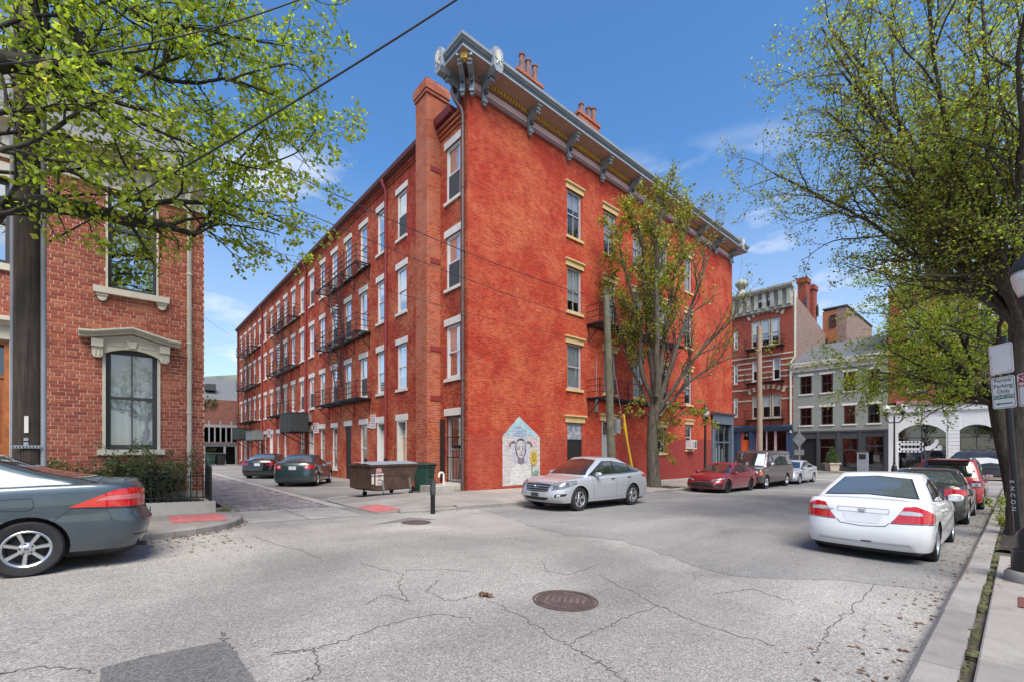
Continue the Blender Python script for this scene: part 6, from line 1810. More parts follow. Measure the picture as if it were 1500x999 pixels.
# --- white sedan, seen from behind
SED = dict(wb=2.67, ro=0.96, fo=0.88, W=1.755, R=0.316, belt=[(-0.96, 0.93), (-0.80, 0.985), (-0.4, 0.985), (0, 0.965), (0.8, 0.93), (1.6, 0.90), (2.2, 0.90), (2.5, 0.885), (3.0, 0.80), (3.4, 0.68), (3.55, 0.62)],
           gh=dict(xr=(-0.50, 0.34), xf=(2.42, 1.42), w=(0.80, 0.575), roof=[(0.1, 1.38), (0.5, 1.43), (0.9, 1.445), (1.3, 1.415), (1.6, 1.33)], rc=0.03), crown=0.05, spokes=5, pair=0.12, rim=0.205)
P_, rz_, sl_ = at_axle(10.25, 1.72, 1)
c = Car('parked_car', 'white four door sedan seen from behind, parked at the right kerb with red tail lamps', SED, P_WHITE, P_, rz_, sl_)
civ = c
c.patch([(-0.5, -0.66, 1.035), (-0.55, 0, 1.075), (-0.5, 0.66, 1.035)], [(0.3, -0.49, 1.355), (0.3, 0, 1.395), (0.3, 0.49, 1.355)], 180, M_TRIM, 'rear_window_surround', 0.003, 18, 6)
c.patch([(-0.5, -0.63, 1.05), (-0.55, 0, 1.085), (-0.5, 0.63, 1.05)], [(0.3, -0.47, 1.345), (0.3, 0, 1.38), (0.3, 0.47, 1.345)], 180, M_CGLASSL, 'rear_window', 0.0055, 18, 6)
c.patch([(2.4, -0.70, 0.95), (2.45, 0, 0.99), (2.4, 0.70, 0.95)], [(1.5, -0.49, 1.33), (1.5, 0, 1.37), (1.5, 0.49, 1.33)], 0, M_CGLASS, 'windshield', 0.005, 18, 6)
c.windows([([(0.10, 0.7, 1.01), (0.75, 0.7, 0.965)], [(0.36, 0.7, 1.245), (0.75, 0.7, 1.325)]), ([(0.82, 0.7, 0.96), (2.0, 0.7, 0.945)], [(0.82, 0.7, 1.325), (1.25, 0.7, 1.31), (2.0, 0.7, 0.955)])],
          surround=([(-0.02, 0.7, 0.995), (1.0, 0.7, 0.945), (2.15, 0.7, 0.93)], [(0.30, 0.7, 1.26), (0.78, 0.7, 1.35), (1.28, 0.7, 1.335), (2.15, 0.7, 0.94)]))
for q in (1, -1):
    A = 145 * q
    lamp = c.patch([(-0.9, 0.36 * q, 0.665), (-0.85, 0.62 * q, 0.675), (-0.55, 0.86 * q, 0.69)], [(-0.9, 0.56 * q, 0.93), (-0.85, 0.70 * q, 0.945), (-0.52, 0.87 * q, 0.80)], A, M_REDL, 'tail_lamp', 0.009, 16, 6)
    c.patch([(-0.9, 0.47 * q, 0.80), (-0.85, 0.58 * q, 0.80), (-0.75, 0.70 * q, 0.80)], [(-0.9, 0.515 * q, 0.86), (-0.85, 0.60 * q, 0.865), (-0.75, 0.68 * q, 0.85)], A, M_CLRL, 'reversing_lens', 0.013, 10, 3, parent=lamp)
    c.strip([(-0.9, 0.345 * q, 0.655), (-0.85, 0.60 * q, 0.662), (-0.6, 0.84 * q, 0.675)], 0.009, A, eps=0.003)
c.strip([(-0.9, -0.35, 0.655), (-0.9, -0.30, 0.60), (-0.9, 0, 0.575), (-0.9, 0.30, 0.60), (-0.9, 0.35, 0.655)], 0.011, 180)
c.strip([(-0.9, 0.36, 0.66), (-0.85, 0.57, 0.94)], 0.010, 160, mirror=True)
c.strip([(-0.7, -0.58, 1.0), (-0.75, 0, 1.03), (-0.7, 0.58, 1.0)], 0.008, 'top')
c.patch([(-0.9, -0.22, 0.63), (-0.9, 0.22, 0.63)], [(-0.9, -0.27, 0.79), (-0.9, 0.27, 0.79)], 180, paint('white_paint_recess', (0.70, 0.70, 0.70)), 'plate_recess', 0.004, 8, 3)
c.strip([(-0.9, -0.34, 0.80), (-0.9, -0.345, 0.875), (-0.9, 0.345, 0.875), (-0.9, 0.34, 0.80), (-0.9, -0.34, 0.80)], 0.007, 180, mt=mat('panel_gap_grey', (0.25, 0.25, 0.25), 0.6, var=0), eps=0.006)
c.emblem_h(0, 0.842, 180, 0.05)
p = c.proj((-0.9, 0.47, 0.80), 180, 0.006)
text_mesh('HYBRID', 0.055, 'badge', M_CHROME, c.root, mtx_on((p.x - 0.004, 0.475, 0.81), (0.12, -1, 0), (0, 0, 1)))
c.patch([(-0.9, -0.62, 0.30), (-0.9, 0, 0.29), (-0.9, 0.62, 0.30)], [(-0.9, -0.6, 0.335), (-0.9, 0, 0.325), (-0.9, 0.6, 0.335)], 180, mat('bumper_scuffed_grey', (0.42, 0.42, 0.41), 0.6), 'bumper_lip', 0.004, 14, 2)
c.patch([(-0.9, -0.12, 0.325), (-0.9, 0.02, 0.32)], [(-0.9, -0.13, 0.345), (-0.9, 0.0, 0.342)], 180, M_TRIM, 'bumper_scrape', 0.006, 4, 1)
c.strip([(-0.45, 0.8, 0.66), (-0.36, 0.8, 0.44)], 0.008, 90, mirror=True); c.strip([(-0.45, 0.8, 0.66), (-0.75, 0.8, 0.66)], 0.008, 130, mirror=True)
c.strip([(0.35, 0.8, 0.66), (0.62, 0.8, 0.80), (0.60, 0.8, 0.955)], 0.009, 90, mirror=True); c.strip([(0.42, 0.8, 0.30), (0.35, 0.8, 0.66)], 0.009, 90, mirror=True); c.strip([(0.80, 0.8, 0.29), (0.80, 0.8, 0.95)], 0.009, 90, mirror=True); c.strip([(2.0, 0.8, 0.30), (2.08, 0.8, 0.92)], 0.009, 90, mirror=True)
c.handles([(0.52, 0.82), (1.05, 0.80)]); c.mirrors(1.92, 0.98, 0.80)
c.patch([(3.5, -0.5, 0.55), (3.5, 0.5, 0.55)], [(3.5, -0.5, 0.64), (3.5, 0.5, 0.64)], 0, M_TRIM, 'grille', 0.005, 8, 2)

# --- dark slate coupe at the left edge: only its rear quarter is in the picture
CPE = dict(wb=2.67, ro=1.17, fo=0.95, W=1.815, R=0.328, zs=0.25, belt=[(-1.17, 1.01), (-1.0, 1.075), (-0.6, 1.085), (-0.1, 1.07), (0.6, 1.04), (1.6, 0.98), (2.2, 0.90), (2.5, 0.87), (3.0, 0.78), (3.5, 0.66), (3.62, 0.6)],
           gh=dict(xr=(-0.66, 0.42), xf=(2.40, 1.45), w=(0.80, 0.56), roof=[(-0.2, 1.30), (0.4, 1.44), (0.9, 1.48), (1.3, 1.46), (1.6, 1.37)], rc=0.03), crown=0.05, spokes=7, sw=(0.020, 0.026), rim=0.213, dish=0.012, rimmat=M_RIM,
           lev=[(-0.10, 0.82, 0.16, 0.2), (0.0, 0.955, 0.12, 0.07), (0.16, 0.985, 0.045, 0.01), (0.34, 0.998, 0.012, 0.0), (0.46, 1.0, 0.0, 0.0), (0.52, 0.992, 0.035, 0.03), (0.64, 0.995, 0.085, 0.05), (0.86, 0.985, 0.085, 0.14), (0.96, 0.968, 0.10, 0.2), (1.0, 0.94, 0.135, 0.27)])
P_, rz_, sl_ = at_axle(-0.86, 8.58, -1)
c = Car('parked_car', 'dark slate grey coupe cut off by the left edge, with silver seven spoke wheel', CPE, P_SLATE, P_, rz_, sl_)
c.patch([(-1.040, 0.500, 0.785), (-0.940, 0.720, 0.790), (-0.335, 0.860, 0.800)], [(-1.040, 0.520, 1.000), (-0.910, 0.720, 1.030), (-0.772, 0.860, 1.015), (-0.335, 0.860, 0.810)], 118, M_REDL, 'tail_lamp', 0.009, 22, 6, True)
lm_ = c.patch([(-0.990, 0.660, 0.885), (-0.890, 0.760, 0.885), (-0.560, 0.860, 0.875)], [(-0.990, 0.660, 0.945), (-0.890, 0.760, 0.950), (-0.678, 0.860, 0.930)], 118, lens('pink_lamp_lens', (0.620, 0.160, 0.170)), 'turn_lens', 0.013, 12, 3, True)
c.strip([(-0.371, 0.860, 0.795), (-0.150, 0.860, 0.585), (-0.020, 0.860, 0.565)], 0.007, 90, mirror=True)
c.strip([(-0.990, 0.800, 0.770), (-0.595, 0.860, 0.780), (-0.347, 0.860, 0.795)], 0.010, 118, mirror=True, eps=0.003)
for a, b in (((0.00, 0.80), (0.0, 0.80)),):
    q = [(-0.030, 0.800, 0.795), (-0.045, 0.800, 0.845), (-0.030, 0.800, 0.915), (0.000, 0.800, 0.927), (0.210, 0.800, 0.917), (0.235, 0.800, 0.895), (0.235, 0.800, 0.810), (0.200, 0.800, 0.785), (0.000, 0.800, 0.780), (-0.030, 0.800, 0.795)]
    c.strip(q, 0.007, 90, n=4, name='fuel_flap')
c.windows([([(0.620, 0.700, 1.075), (1.100, 0.700, 1.055)], [(0.660, 0.700, 1.085), (1.100, 0.700, 1.375)]), ([(1.160, 0.700, 1.050), (2.100, 0.700, 1.025)], [(1.160, 0.700, 1.385), (1.300, 0.700, 1.385), (2.100, 0.700, 1.035)])], surround=([(0.550, 0.700, 1.065), (2.200, 0.700, 1.010)], [(0.560, 0.700, 1.070), (1.100, 0.700, 1.405), (1.300, 0.700, 1.410), (2.200, 0.700, 1.015)]))
c.patch([(-0.654, -0.660, 1.115), (-0.725, 0.000, 1.155), (-0.654, 0.660, 1.115)], [(0.400, -0.460, 1.440), (0.400, 0.000, 1.475), (0.400, 0.460, 1.440)], 180, M_CGLASSL, 'rear_window', 0.005, 18, 6)
c.strip([(-0.595, 0.700, 1.105), (0.000, 0.650, 1.275), (0.500, 0.600, 1.430)], 0.022, 100, mt=M_CHROME, mirror=True, name='window_trim', eps=0.006)
c.strip([(-1.040, -0.550, 0.775), (-1.040, 0.550, 0.775)], 0.01, 180); c.plate(0.000, 0.620, 180.085)
c.patch([(-1.070, 0.400, 0.400), (-0.940, 0.800, 0.400)], [(-1.070, 0.400, 0.415), (-0.940, 0.800, 0.415)], 140, M_TRIM, 'bumper_seam', 0.004, 8, 1, True)
for x in (0.0,):
    p = Vector((x, 0.9075 - 0.02 - 0.012, 0.328))
    text_mesh('H', 0.05, 'wheel_badge', M_BRAKE, c.root, mtx_on((0.0, p.y + 0.004, 0.328), (-1.090, 0.000, 0.000), (0.000, 0.000, 1.085)))
m = MB(); m.tube([(-1.110, 0.550, 0.240), (-0.940, 0.550, 0.240)], 0.03, 8); m.build('exhaust', M_BRAKE, c.root)

# --- silver crossover by the mural
CRS = dict(wb=2.797, ro=1.12, fo=1.02, W=1.90, R=0.362, zs=0.27, belt=[(-1.12, 0.96), (-0.95, 1.10), (-0.5, 1.13), (0, 1.10), (0.8, 1.05), (1.8, 1.02), (2.3, 1.01), (2.75, 1.00), (3.2, 0.95), (3.6, 0.84), (3.8, 0.74)],
           gh=dict(xr=(-0.92, 0.42), xf=(2.62, 1.60), w=(0.86, 0.61), roof=[(-0.9, 1.24), (-0.5, 1.40), (0.0, 1.54), (0.6, 1.615), (1.1, 1.635), (1.5, 1.61), (1.8, 1.53)], rc=0.035, curve=0.45), crown=0.06, spokes=5, pair=0.16, sw=(0.026, 0.032), rim=0.232, well=1.12,
           lev=[(-0.10, 0.82, 0.16, 0.22), (0.0, 0.96, 0.07, 0.10), (0.2, 0.985, 0.01, 0.02), (0.42, 1.0, 0.0, 0.0), (0.64, 1.0, 0.02, 0.02), (0.86, 0.985, 0.06, 0.06), (0.96, 0.965, 0.10, 0.10), (1.0, 0.94, 0.14, 0.16)])
P_, rz_, sl_ = at_axle(10.42 + 2.797, 9.66, -1)
c = Car('parked_car', 'silver crossover with sloping tail parked in front of the painted mural', CRS, P_SILVER, P_, rz_, sl_)
c.patch([(2.6, -0.78, 1.075), (2.7, 0, 1.10), (2.6, 0.78, 1.075)], [(1.65, -0.53, 1.545), (1.65, 0, 1.59), (1.65, 0.53, 1.545)], 0, M_CGLASS, 'windshield', 0.005, 20, 7)
c.patch([(-0.85, -0.7, 1.19), (-0.9, 0, 1.22), (-0.85, 0.7, 1.19)], [(0.2, -0.5, 1.50), (0.2, 0, 1.54), (0.2, 0.5, 1.50)], 180, M_CGLASS, 'rear_window', 0.005, 16, 6)
c.windows([([(1.02, 0.7, 1.10), (2.18, 0.7, 1.075)], [(1.02, 0.7, 1.49), (1.45, 0.7, 1.485), (2.18, 0.7, 1.09)]), ([(0.14, 0.7, 1.135), (0.95, 0.7, 1.105)], [(0.14, 0.7, 1.40), (0.95, 0.7, 1.49)]), ([(-0.42, 0.7, 1.175), (0.06, 0.7, 1.14)], [(-0.38, 0.7, 1.20), (0.06, 0.7, 1.38)])],
          surround=([(-0.52, 0.7, 1.165), (2.32, 0.7, 1.055)], [(-0.5, 0.7, 1.175), (0.1, 0.7, 1.415), (0.95, 0.7, 1.52), (1.46, 0.7, 1.51), (2.32, 0.7, 1.07)]))
c.strip([(-0.5, 0.7, 1.155), (1.0, 0.7, 1.075), (2.3, 0.7, 1.045)], 0.016, 90, mt=M_CHROME, mirror=True, name='window_trim', eps=0.006)
gr = c.patch([(3.7, -0.44, 0.60), (3.75, 0, 0.585), (3.7, 0.44, 0.60)], [(3.7, -0.56, 0.83), (3.75, 0, 0.845), (3.7, 0.56, 0.83)], 0, M_TRIM, 'grille', 0.006, 16, 5)
for z in (0.62, 0.685, 0.75, 0.815): c.strip([(3.7, -0.50, z + 0.0), (3.75, 0, z + 0.004), (3.7, 0.50, z)], 0.022, 0, mt=M_RIM, name='grille_bar', eps=0.016, parent=gr)
c.emblem_h(0, 0.72, 0, 0.085)
c.patch([(3.7, -0.42, 0.345), (3.75, 0, 0.335), (3.7, 0.42, 0.345)], [(3.7, -0.52, 0.43), (3.75, 0, 0.435), (3.7, 0.52, 0.43)], 0, M_TRIM, 'lower_grille', 0.006, 14, 3)
c.plate(0, 0.50, 0, 0.30, 0.10, mat('dark_plate_frame', (0.04, 0.042, 0.05), 0.5))
hl_ = c.patch([(3.7, 0.58, 0.66), (3.45, 0.80, 0.71), (2.95, 0.93, 0.86)], [(3.7, 0.55, 0.80), (3.5, 0.72, 0.875), (2.95, 0.90, 0.925)], 48, M_HEAD, 'headlamp', 0.008, 18, 5, True)
c.patch([(3.66, 0.62, 0.69), (3.5, 0.74, 0.72), (3.25, 0.86, 0.79)], [(3.66, 0.58, 0.785), (3.55, 0.70, 0.84), (3.25, 0.84, 0.885)], 48, mat('lamp_inner_grey', (0.16, 0.165, 0.17), 0.2, metal=0.5, var=0.3, vs=20), 'lamp_housing', 0.011, 8, 3, True)
c.strip([(3.7, 0.58, 0.655), (3.45, 0.80, 0.70), (2.95, 0.93, 0.855)], 0.012, 48, mirror=True, eps=0.009); c.strip([(3.7, 0.55, 0.805), (3.5, 0.72, 0.88), (2.95, 0.90, 0.93)], 0.010, 48, mirror=True, eps=0.009)
c.patch([(3.65, 0.62, 0.44), (3.40, 0.86, 0.49)], [(3.62, 0.64, 0.54), (3.35, 0.88, 0.55)], 48, M_TRIM, 'fog_lamp_surround', 0.006, 8, 3, True)
c.patch([(3.6, 0.67, 0.465), (3.52, 0.75, 0.475)], [(3.6, 0.67, 0.525), (3.52, 0.75, 0.53)], 48, M_CLRL, 'fog_lamp', 0.010, 6, 3, True)
c.patch([(-0.95, 0.62, 0.93), (-0.6, 0.93, 0.98)], [(-0.95, 0.64, 1.07), (-0.55, 0.93, 1.06)], 135, M_REDL, 'tail_lamp', 0.008, 12, 4, True)
for x0, x1 in ((0.98, 0.98), (2.12, 2.22)): c.strip([(x0, 0.9, 0.35), (x1, 0.9, 1.05)], 0.009, 90, mirror=True)
c.strip([(0.42, 0.9, 0.40), (0.36, 0.9, 0.72), (0.12, 0.9, 0.95), (0.1, 0.9, 1.1)], 0.009, 90, mirror=True)
c.strip([(0.45, 0.9, 0.36), (2.35, 0.9, 0.36)], 0.03, 90, mt=mat('sill_trim_grey', (0.30, 0.31, 0.32), 0.5, var=0), mirror=True, name='sill_trim')  # plain grey strip along the sill, darker than the silver paint
c.strip([(2.2, 0.9, 0.93), (1.2, 0.9, 0.955), (0.9, 0.9, 0.96)], 0.010, 90, mt=mat('crease_grey', (0.28, 0.285, 0.29), 0.4, var=0), mirror=True, name='crease')
c.handles([(0.28, 0.98), (1.18, 0.945)], M_CHROME); c.mirrors(2.02, 1.10, 0.86)
c.strip([(3.55, -0.62, 0.9), (3.62, 0, 0.9), (3.55, 0.62, 0.9)], 0.008, 'top'); c.strip([(3.5, 0.60, 0.9), (3.0, 0.80, 0.9), (2.6, 0.84, 1.0)], 0.008, 'top', mirror=True)
m = MB(); m.lathe([(0.0, 0.07), (0.04, 0.06), (0.055, 0), (0.03, -0.05), (0.0, -0.07)], (2.05, -0.05, 1.3), 8); 
# --- crimson compact sedan
COM = dict(wb=2.70, ro=1.0, fo=0.93, W=1.78, R=0.325, belt=[(-1.0, 0.93), (-0.85, 1.0), (-0.4, 1.0), (0, 0.97), (0.8, 0.93), (1.8, 0.89), (2.3, 0.88), (2.7, 0.85), (3.1, 0.79), (3.45, 0.70), (3.63, 0.62)],
           gh=dict(xr=(-0.55, 0.35), xf=(2.46, 1.45), w=(0.80, 0.575), roof=[(0.0, 1.31), (0.5, 1.40), (0.95, 1.415), (1.35, 1.385), (1.65, 1.30)], rc=0.03), crown=0.055, spokes=10, sw=(0.014, 0.014), rim=0.225, rimmat=M_RIMD)
P_, rz_, sl_ = at_axle(21.3 + 2.70, 9.78, -1)
c = Car('parked_car', 'crimson compact sedan with black front grille parked just before the brown van', COM, P_RED, P_, rz_, sl_)
def sedan_details(c, tail=M_REDL, front='wide', sp=None):
    wb = c.sp['wb']; xf = wb + c.sp['fo']; xr = -c.sp['ro']; g = c.sp['gh']; hw = c.hw
    belt = sinterp(c.sp['belt']); rf = sinterp(g['roof'])
    zc, zr0 = belt(g['xf'][0]), belt(g['xr'][0])
    zt1, zt0 = rf(g['xf'][1]), rf(g['xr'][1]); w0, w1 = g['w']
    c.patch([(g['xf'][0], -w0 + 0.09, zc + 0.07), (g['xf'][0], 0, zc + 0.11), (g['xf'][0], w0 - 0.09, zc + 0.07)], [(g['xf'][1], -w1 + 0.07, zt1 - 0.05), (g['xf'][1], 0, zt1 - 0.015), (g['xf'][1], w1 - 0.07, zt1 - 0.05)], 0, M_CGLASS, 'windshield', 0.005, 18, 6)
    c.patch([(g['xr'][0], -w0 + 0.12, zr0 + 0.06), (g['xr'][0], 0, zr0 + 0.09), (g['xr'][0], w0 - 0.12, zr0 + 0.06)], [(g['xr'][1], -w1 + 0.09, zt0 - 0.04), (g['xr'][1], 0, zt0 - 0.01), (g['xr'][1], w1 - 0.09, zt0 - 0.04)], 180, M_CGLASSL, 'rear_window', 0.005, 18, 6)
    a = g['xr'][0] + 0.42; b = g['xf'][0] - 0.25; mid = (g['xr'][1] + g['xf'][1]) / 2 - 0.02; zb_ = lambda x: belt(x) + 0.035
    ru = lambda x: rf(x) - 0.09
    A1, B1 = g['xr'][1] + 0.02, g['xf'][1] - 0.04
    c.windows([([(a + 0.08, 0.7, zb_(a)), (mid - 0.04, 0.7, zb_(mid))], [(A1 + 0.05, 0.7, ru(A1) - 0.03), (mid - 0.04, 0.7, ru(mid))]), ([(mid + 0.04, 0.7, zb_(mid)), (b - 0.08, 0.7, zb_(b))], [(mid + 0.04, 0.7, ru(mid)), (B1, 0.7, ru(B1)), (b - 0.08, 0.7, zb_(b) + 0.01)])],
              surround=([(a, 0.7, zb_(a) - 0.012), (b + 0.05, 0.7, zb_(b) - 0.012)], [(A1, 0.7, ru(A1) + 0.01), (mid, 0.7, ru(mid) + 0.028), (B1, 0.7, ru(B1) + 0.028), (b + 0.05, 0.7, zb_(b) - 0.002)]))
    for x, d in ((mid, 0), (b - 0.02, 0.06)): c.strip([(x, 0.8, 0.32), (x + d, 0.8, belt(x) + 0.0)], 0.008, 90, mirror=True)
    c.strip([(0.40, 0.8, 0.36), (0.36, 0.8, 0.6), (a + 0.35, 0.8, 0.85), (a + 0.3, 0.8, belt(a))], 0.008, 90, mirror=True)
    c.handles([(0.42, belt(0.42) - 0.11), (mid + 0.24, belt(1.2) - 0.11)]); c.mirrors(b - 0.12, zb_(b) + 0.04, 0.80)
    zt = belt(xr + 0.2)
    c.patch([(xr + 0.1, 0.45, zt - 0.24), (xr + 0.15, 0.7, zt - 0.24), (xr + 0.42, 0.86, zt - 0.20)], [(xr + 0.1, 0.48, zt - 0.06), (xr + 0.15, 0.7, zt - 0.05), (xr + 0.40, 0.86, zt - 0.08)], 140, tail, 'tail_lamp', 0.008, 14, 4, True)
    c.strip([(xr, -0.42, zt - 0.28), (xr, 0, zt - 0.32), (xr, 0.42, zt - 0.28)], 0.009, 180)
    c.plate(0, zt - 0.19, 180)
    return belt
bt_ = sedan_details(c)
c.patch([(3.5, -0.56, 0.27), (3.55, 0, 0.26), (3.5, 0.56, 0.27)], [(3.5, -0.50, 0.51), (3.55, 0, 0.535), (3.5, 0.50, 0.51)], 0, M_TRIM, 'lower_grille', 0.006, 16, 4)
c.patch([(3.5, -0.46, 0.575), (3.55, 0, 0.585), (3.5, 0.46, 0.575)], [(3.5, -0.46, 0.62), (3.55, 0, 0.645), (3.5, 0.46, 0.62)], 0, M_TRIM, 'grille', 0.006, 14, 2)
c.patch([(3.5, 0.46, 0.575), (3.3, 0.72, 0.62), (3.05, 0.88, 0.70)], [(3.5, 0.46, 0.635), (3.3, 0.70, 0.70), (3.05, 0.87, 0.745)], 45, M_HEAD, 'headlamp', 0.008, 14, 4, True)
c.patch([(3.45, 0.50, 0.585), (3.35, 0.64, 0.61), (3.2, 0.78, 0.65)], [(3.45, 0.50, 0.61), (3.35, 0.64, 0.645), (3.2, 0.78, 0.68)], 45, M_TRIM, 'lamp_housing', 0.011, 8, 2, True)
c.patch([(3.5, 0.58, 0.28), (3.3, 0.84, 0.30)], [(3.48, 0.64, 0.47), (3.28, 0.85, 0.42)], 45, M_TRIM, 'corner_vent', 0.006, 8, 3, True)
c.strip([(3.5, 0.60, 0.33), (3.25, 0.86, 0.355)], 0.02, 45, mt=M_RIM, mirror=True, name='silver_lip', eps=0.012)
c.strip([(0.45, 0.8, 0.26), (2.3, 0.8, 0.26)], 0.02, 90, mt=M_RIM, mirror=True, name='sill_trim', eps=0.006)
# --- pale silver sedan beyond the van
LRG = dict(SED); LRG.update(wb=2.80, ro=1.08, fo=0.95, W=1.84, R=0.325, spokes=10, pair=0, sw=(0.016, 0.014), rim=0.22, belt=[(-1.08, 0.94), (-0.9, 1.02), (-0.5, 1.03), (0, 1.0), (0.9, 0.95), (1.8, 0.90), (2.4, 0.89), (2.75, 0.86), (3.2, 0.79), (3.55, 0.70), (3.75, 0.62)],
     gh=dict(xr=(-0.72, 0.30), xf=(2.50, 1.48), w=(0.83, 0.60), roof=[(-0.3, 1.26), (0.3, 1.395), (0.85, 1.435), (1.35, 1.40), (1.7, 1.31)], rc=0.03))
P_, rz_, sl_ = at_axle(30.95 + 2.80, 9.6, -1)
c = Car('parked_car', 'pale silver sedan parked just past the brown van, before the junction', LRG, paint('pale_silver_car_paint', (0.56, 0.58, 0.61), 0.4, 0.35), P_, rz_, sl_)
sedan_details(c)
c.patch([(3.6, -0.36, 0.42), (3.65, 0, 0.41), (3.6, 0.36, 0.42)], [(3.6, -0.5, 0.64), (3.65, 0, 0.67), (3.6, 0.5, 0.64)], 0, M_TRIM, 'grille', 0.006, 12, 3)
c.patch([(3.6, 0.52, 0.58), (3.1, 0.90, 0.68)], [(3.6, 0.52, 0.66), (3.1, 0.89, 0.77)], 45, M_HEAD, 'headlamp', 0.008, 12, 3, True)
# --- dark bronze sedan between the white sedan and the red utility car
GRY = dict(LRG); GRY.update(wb=2.78, W=1.82)
P_, rz_, sl_ = at_axle(15.75 + 1.05, 1.72, 1)
c = Car('parked_car', 'dark bronze grey sedan parked directly in front of the white sedan', GRY, P_GREY, P_, rz_, sl_)
sedan_details(c)
# --- red utility car
SUV = dict(wb=2.62, ro=0.92, fo=0.9, W=1.80, R=0.35, zs=0.28, belt=[(-0.92, 1.02), (-0.7, 1.08), (0, 1.06), (0.8, 1.03), (1.8, 1.02), (2.4, 1.03), (2.9, 0.98), (3.3, 0.90), (3.52, 0.80)],
           gh=dict(xr=(-0.80, -0.45), xf=(2.45, 1.72), w=(0.84, 0.68), roof=[(-0.6, 1.66), (0.2, 1.71), (1.0, 1.71), (1.6, 1.68), (1.9, 1.60)], rc=0.035, curve=0.2), crown=0.05, corner=(0.30, 0.45), spokes=6, rim=0.22)
P_, rz_, sl_ = at_axle(21.35 + 0.92, 1.62, 1)
c = Car('parked_car', 'bright red utility car with dark rear glass, third in the row along the right kerb', SUV, P_RED2, P_, rz_, sl_)
sedan_details(c, M_DREDL)
c.patch([(-0.85, -0.62, 1.14), (-0.85, 0.62, 1.14)], [(-0.6, -0.58, 1.56), (-0.6, 0.58, 1.56)], 180, M_CGLASS, 'rear_window', 0.008, 14, 6)
m = MB(); m.box(PW, -0.62, -0.25, -0.56, 0.56, 1.685, 1.72); m.build('spoiler', P_RED2, c.root)
m = MB(); m.box(PW, -0.635, -0.62, -0.16, 0.16, 1.69, 1.715); m.build('high_brake_lamp', M_DREDL, c.root)
for q in (-1, 1):
    m = MB(); m.tube([(-0.2, q * 0.6, 1.70), (0.0, q * 0.6, 1.755), (1.2, q * 0.6, 1.755), (1.4, q * 0.6, 1.71)], 0.018, 6); m.build('roof_rail', M_TRIM, c.root)
# --- brown passenger van
VAN = dict(wb=3.17, ro=1.15, fo=0.82, W=1.98, R=0.36, zs=0.36, belt=[(-1.15, 1.20), (0, 1.20), (1.5, 1.19), (2.6, 1.18), (3.0, 1.16), (3.4, 1.12), (3.8, 1.04), (3.99, 0.99)],
           gh=dict(xr=(-1.10, -0.98), xf=(3.22, 2.55), w=(0.945, 0.80), roof=[(-1.1, 1.98), (0, 2.03), (1.5, 2.03), (2.4, 2.00), (2.8, 1.93)], rc=0.05, curve=0.12, c=(0.12, 0.2)), crown=0.05, corner=(0.16, 0.20), pow=(4.5, 4.5), barrel=0.012, spokes=8, sw=(0.03, 0.03), rim=0.205, dish=0.05, tw=0.24, rimmat=M_CHROME,
           lev=[(-0.10, 0.85, 0.14, 0.12), (0.0, 0.97, 0.05, 0.03), (0.2, 0.99, 0.005, 0.0), (0.42, 1.0, 0.0, 0.0), (0.64, 1.0, 0.005, 0.01), (0.86, 0.99, 0.01, 0.03), (0.96, 0.98, 0.02, 0.06), (1.0, 0.965, 0.03, 0.10)])
P_, rz_, sl_ = at_axle(25.75 + 3.17, 9.75, -1)
c = Car('parked_van', 'brown boxy passenger van with chrome grille parked behind the crimson sedan', VAN, P_BROWN, P_, rz_, sl_, cat='van')
c.patch([(3.2, -0.82, 1.22), (3.25, 0, 1.24), (3.2, 0.82, 1.22)], [(2.65, -0.70, 1.85), (2.65, 0, 1.90), (2.65, 0.70, 1.85)], 0, M_CGLASS, 'windshield', 0.006, 18, 6)
c.patch([(3.2, 0.36, 1.24), (3.2, 0.80, 1.22)], [(2.65, 0.34, 1.86), (2.65, 0.69, 1.84)], 0, mat('windscreen_sunshade', (0.50, 0.56, 0.62), 0.4, var=0.1), 'sunshade', 0.010, 8, 5)
for x0, x1, x2, x3 in ((2.32, 3.02, 2.32, 2.52), (1.05, 2.1, 1.05, 2.1), (-0.95, 0.0, -0.88, 0.0), (0.1, 0.95, 0.1, 0.95)):
    c.patch([(x0 - 0.04, 0.8, 1.235), (x1 + 0.04, 0.8, 1.235)], [(x2 - 0.04, 0.8, 1.86), (x3 + 0.04, 0.8, 1.86)], 90, M_TRIM, 'window_surround', 0.004, 10, 4, True)
    c.patch([(x0, 0.8, 1.27), (x1, 0.8, 1.27)], [(x2, 0.8, 1.82), (x3, 0.8, 1.82)], 90, M_CGLASS, 'side_window', 0.008, 10, 4, True)
c.patch([(-1.1, 0.93, 0.78), (0, 0.95, 0.78), (2.0, 0.95, 0.78), (3.6, 0.95, 0.78)], [(-1.1, 0.93, 1.13), (0, 0.95, 1.13), (2.0, 0.95, 1.12), (3.6, 0.95, 1.08)], 90, P_BROWNG, 'two_tone_band', 0.0025, 40, 4, True)
gr = c.patch([(3.95, -0.80, 0.66), (3.95, 0.80, 0.66)], [(3.95, -0.80, 0.97), (3.95, 0.80, 0.97)], 0, M_CHROME, 'grille', 0.008, 14, 3)
for k in range(5): c.patch([(3.95, -0.40, 0.69 + k * 0.055), (3.95, 0.40, 0.69 + k * 0.055)], [(3.95, -0.40, 0.72 + k * 0.055), (3.95, 0.40, 0.72 + k * 0.055)], 0, M_TRIM, 'grille_slot', 0.014, 6, 1, parent=gr)
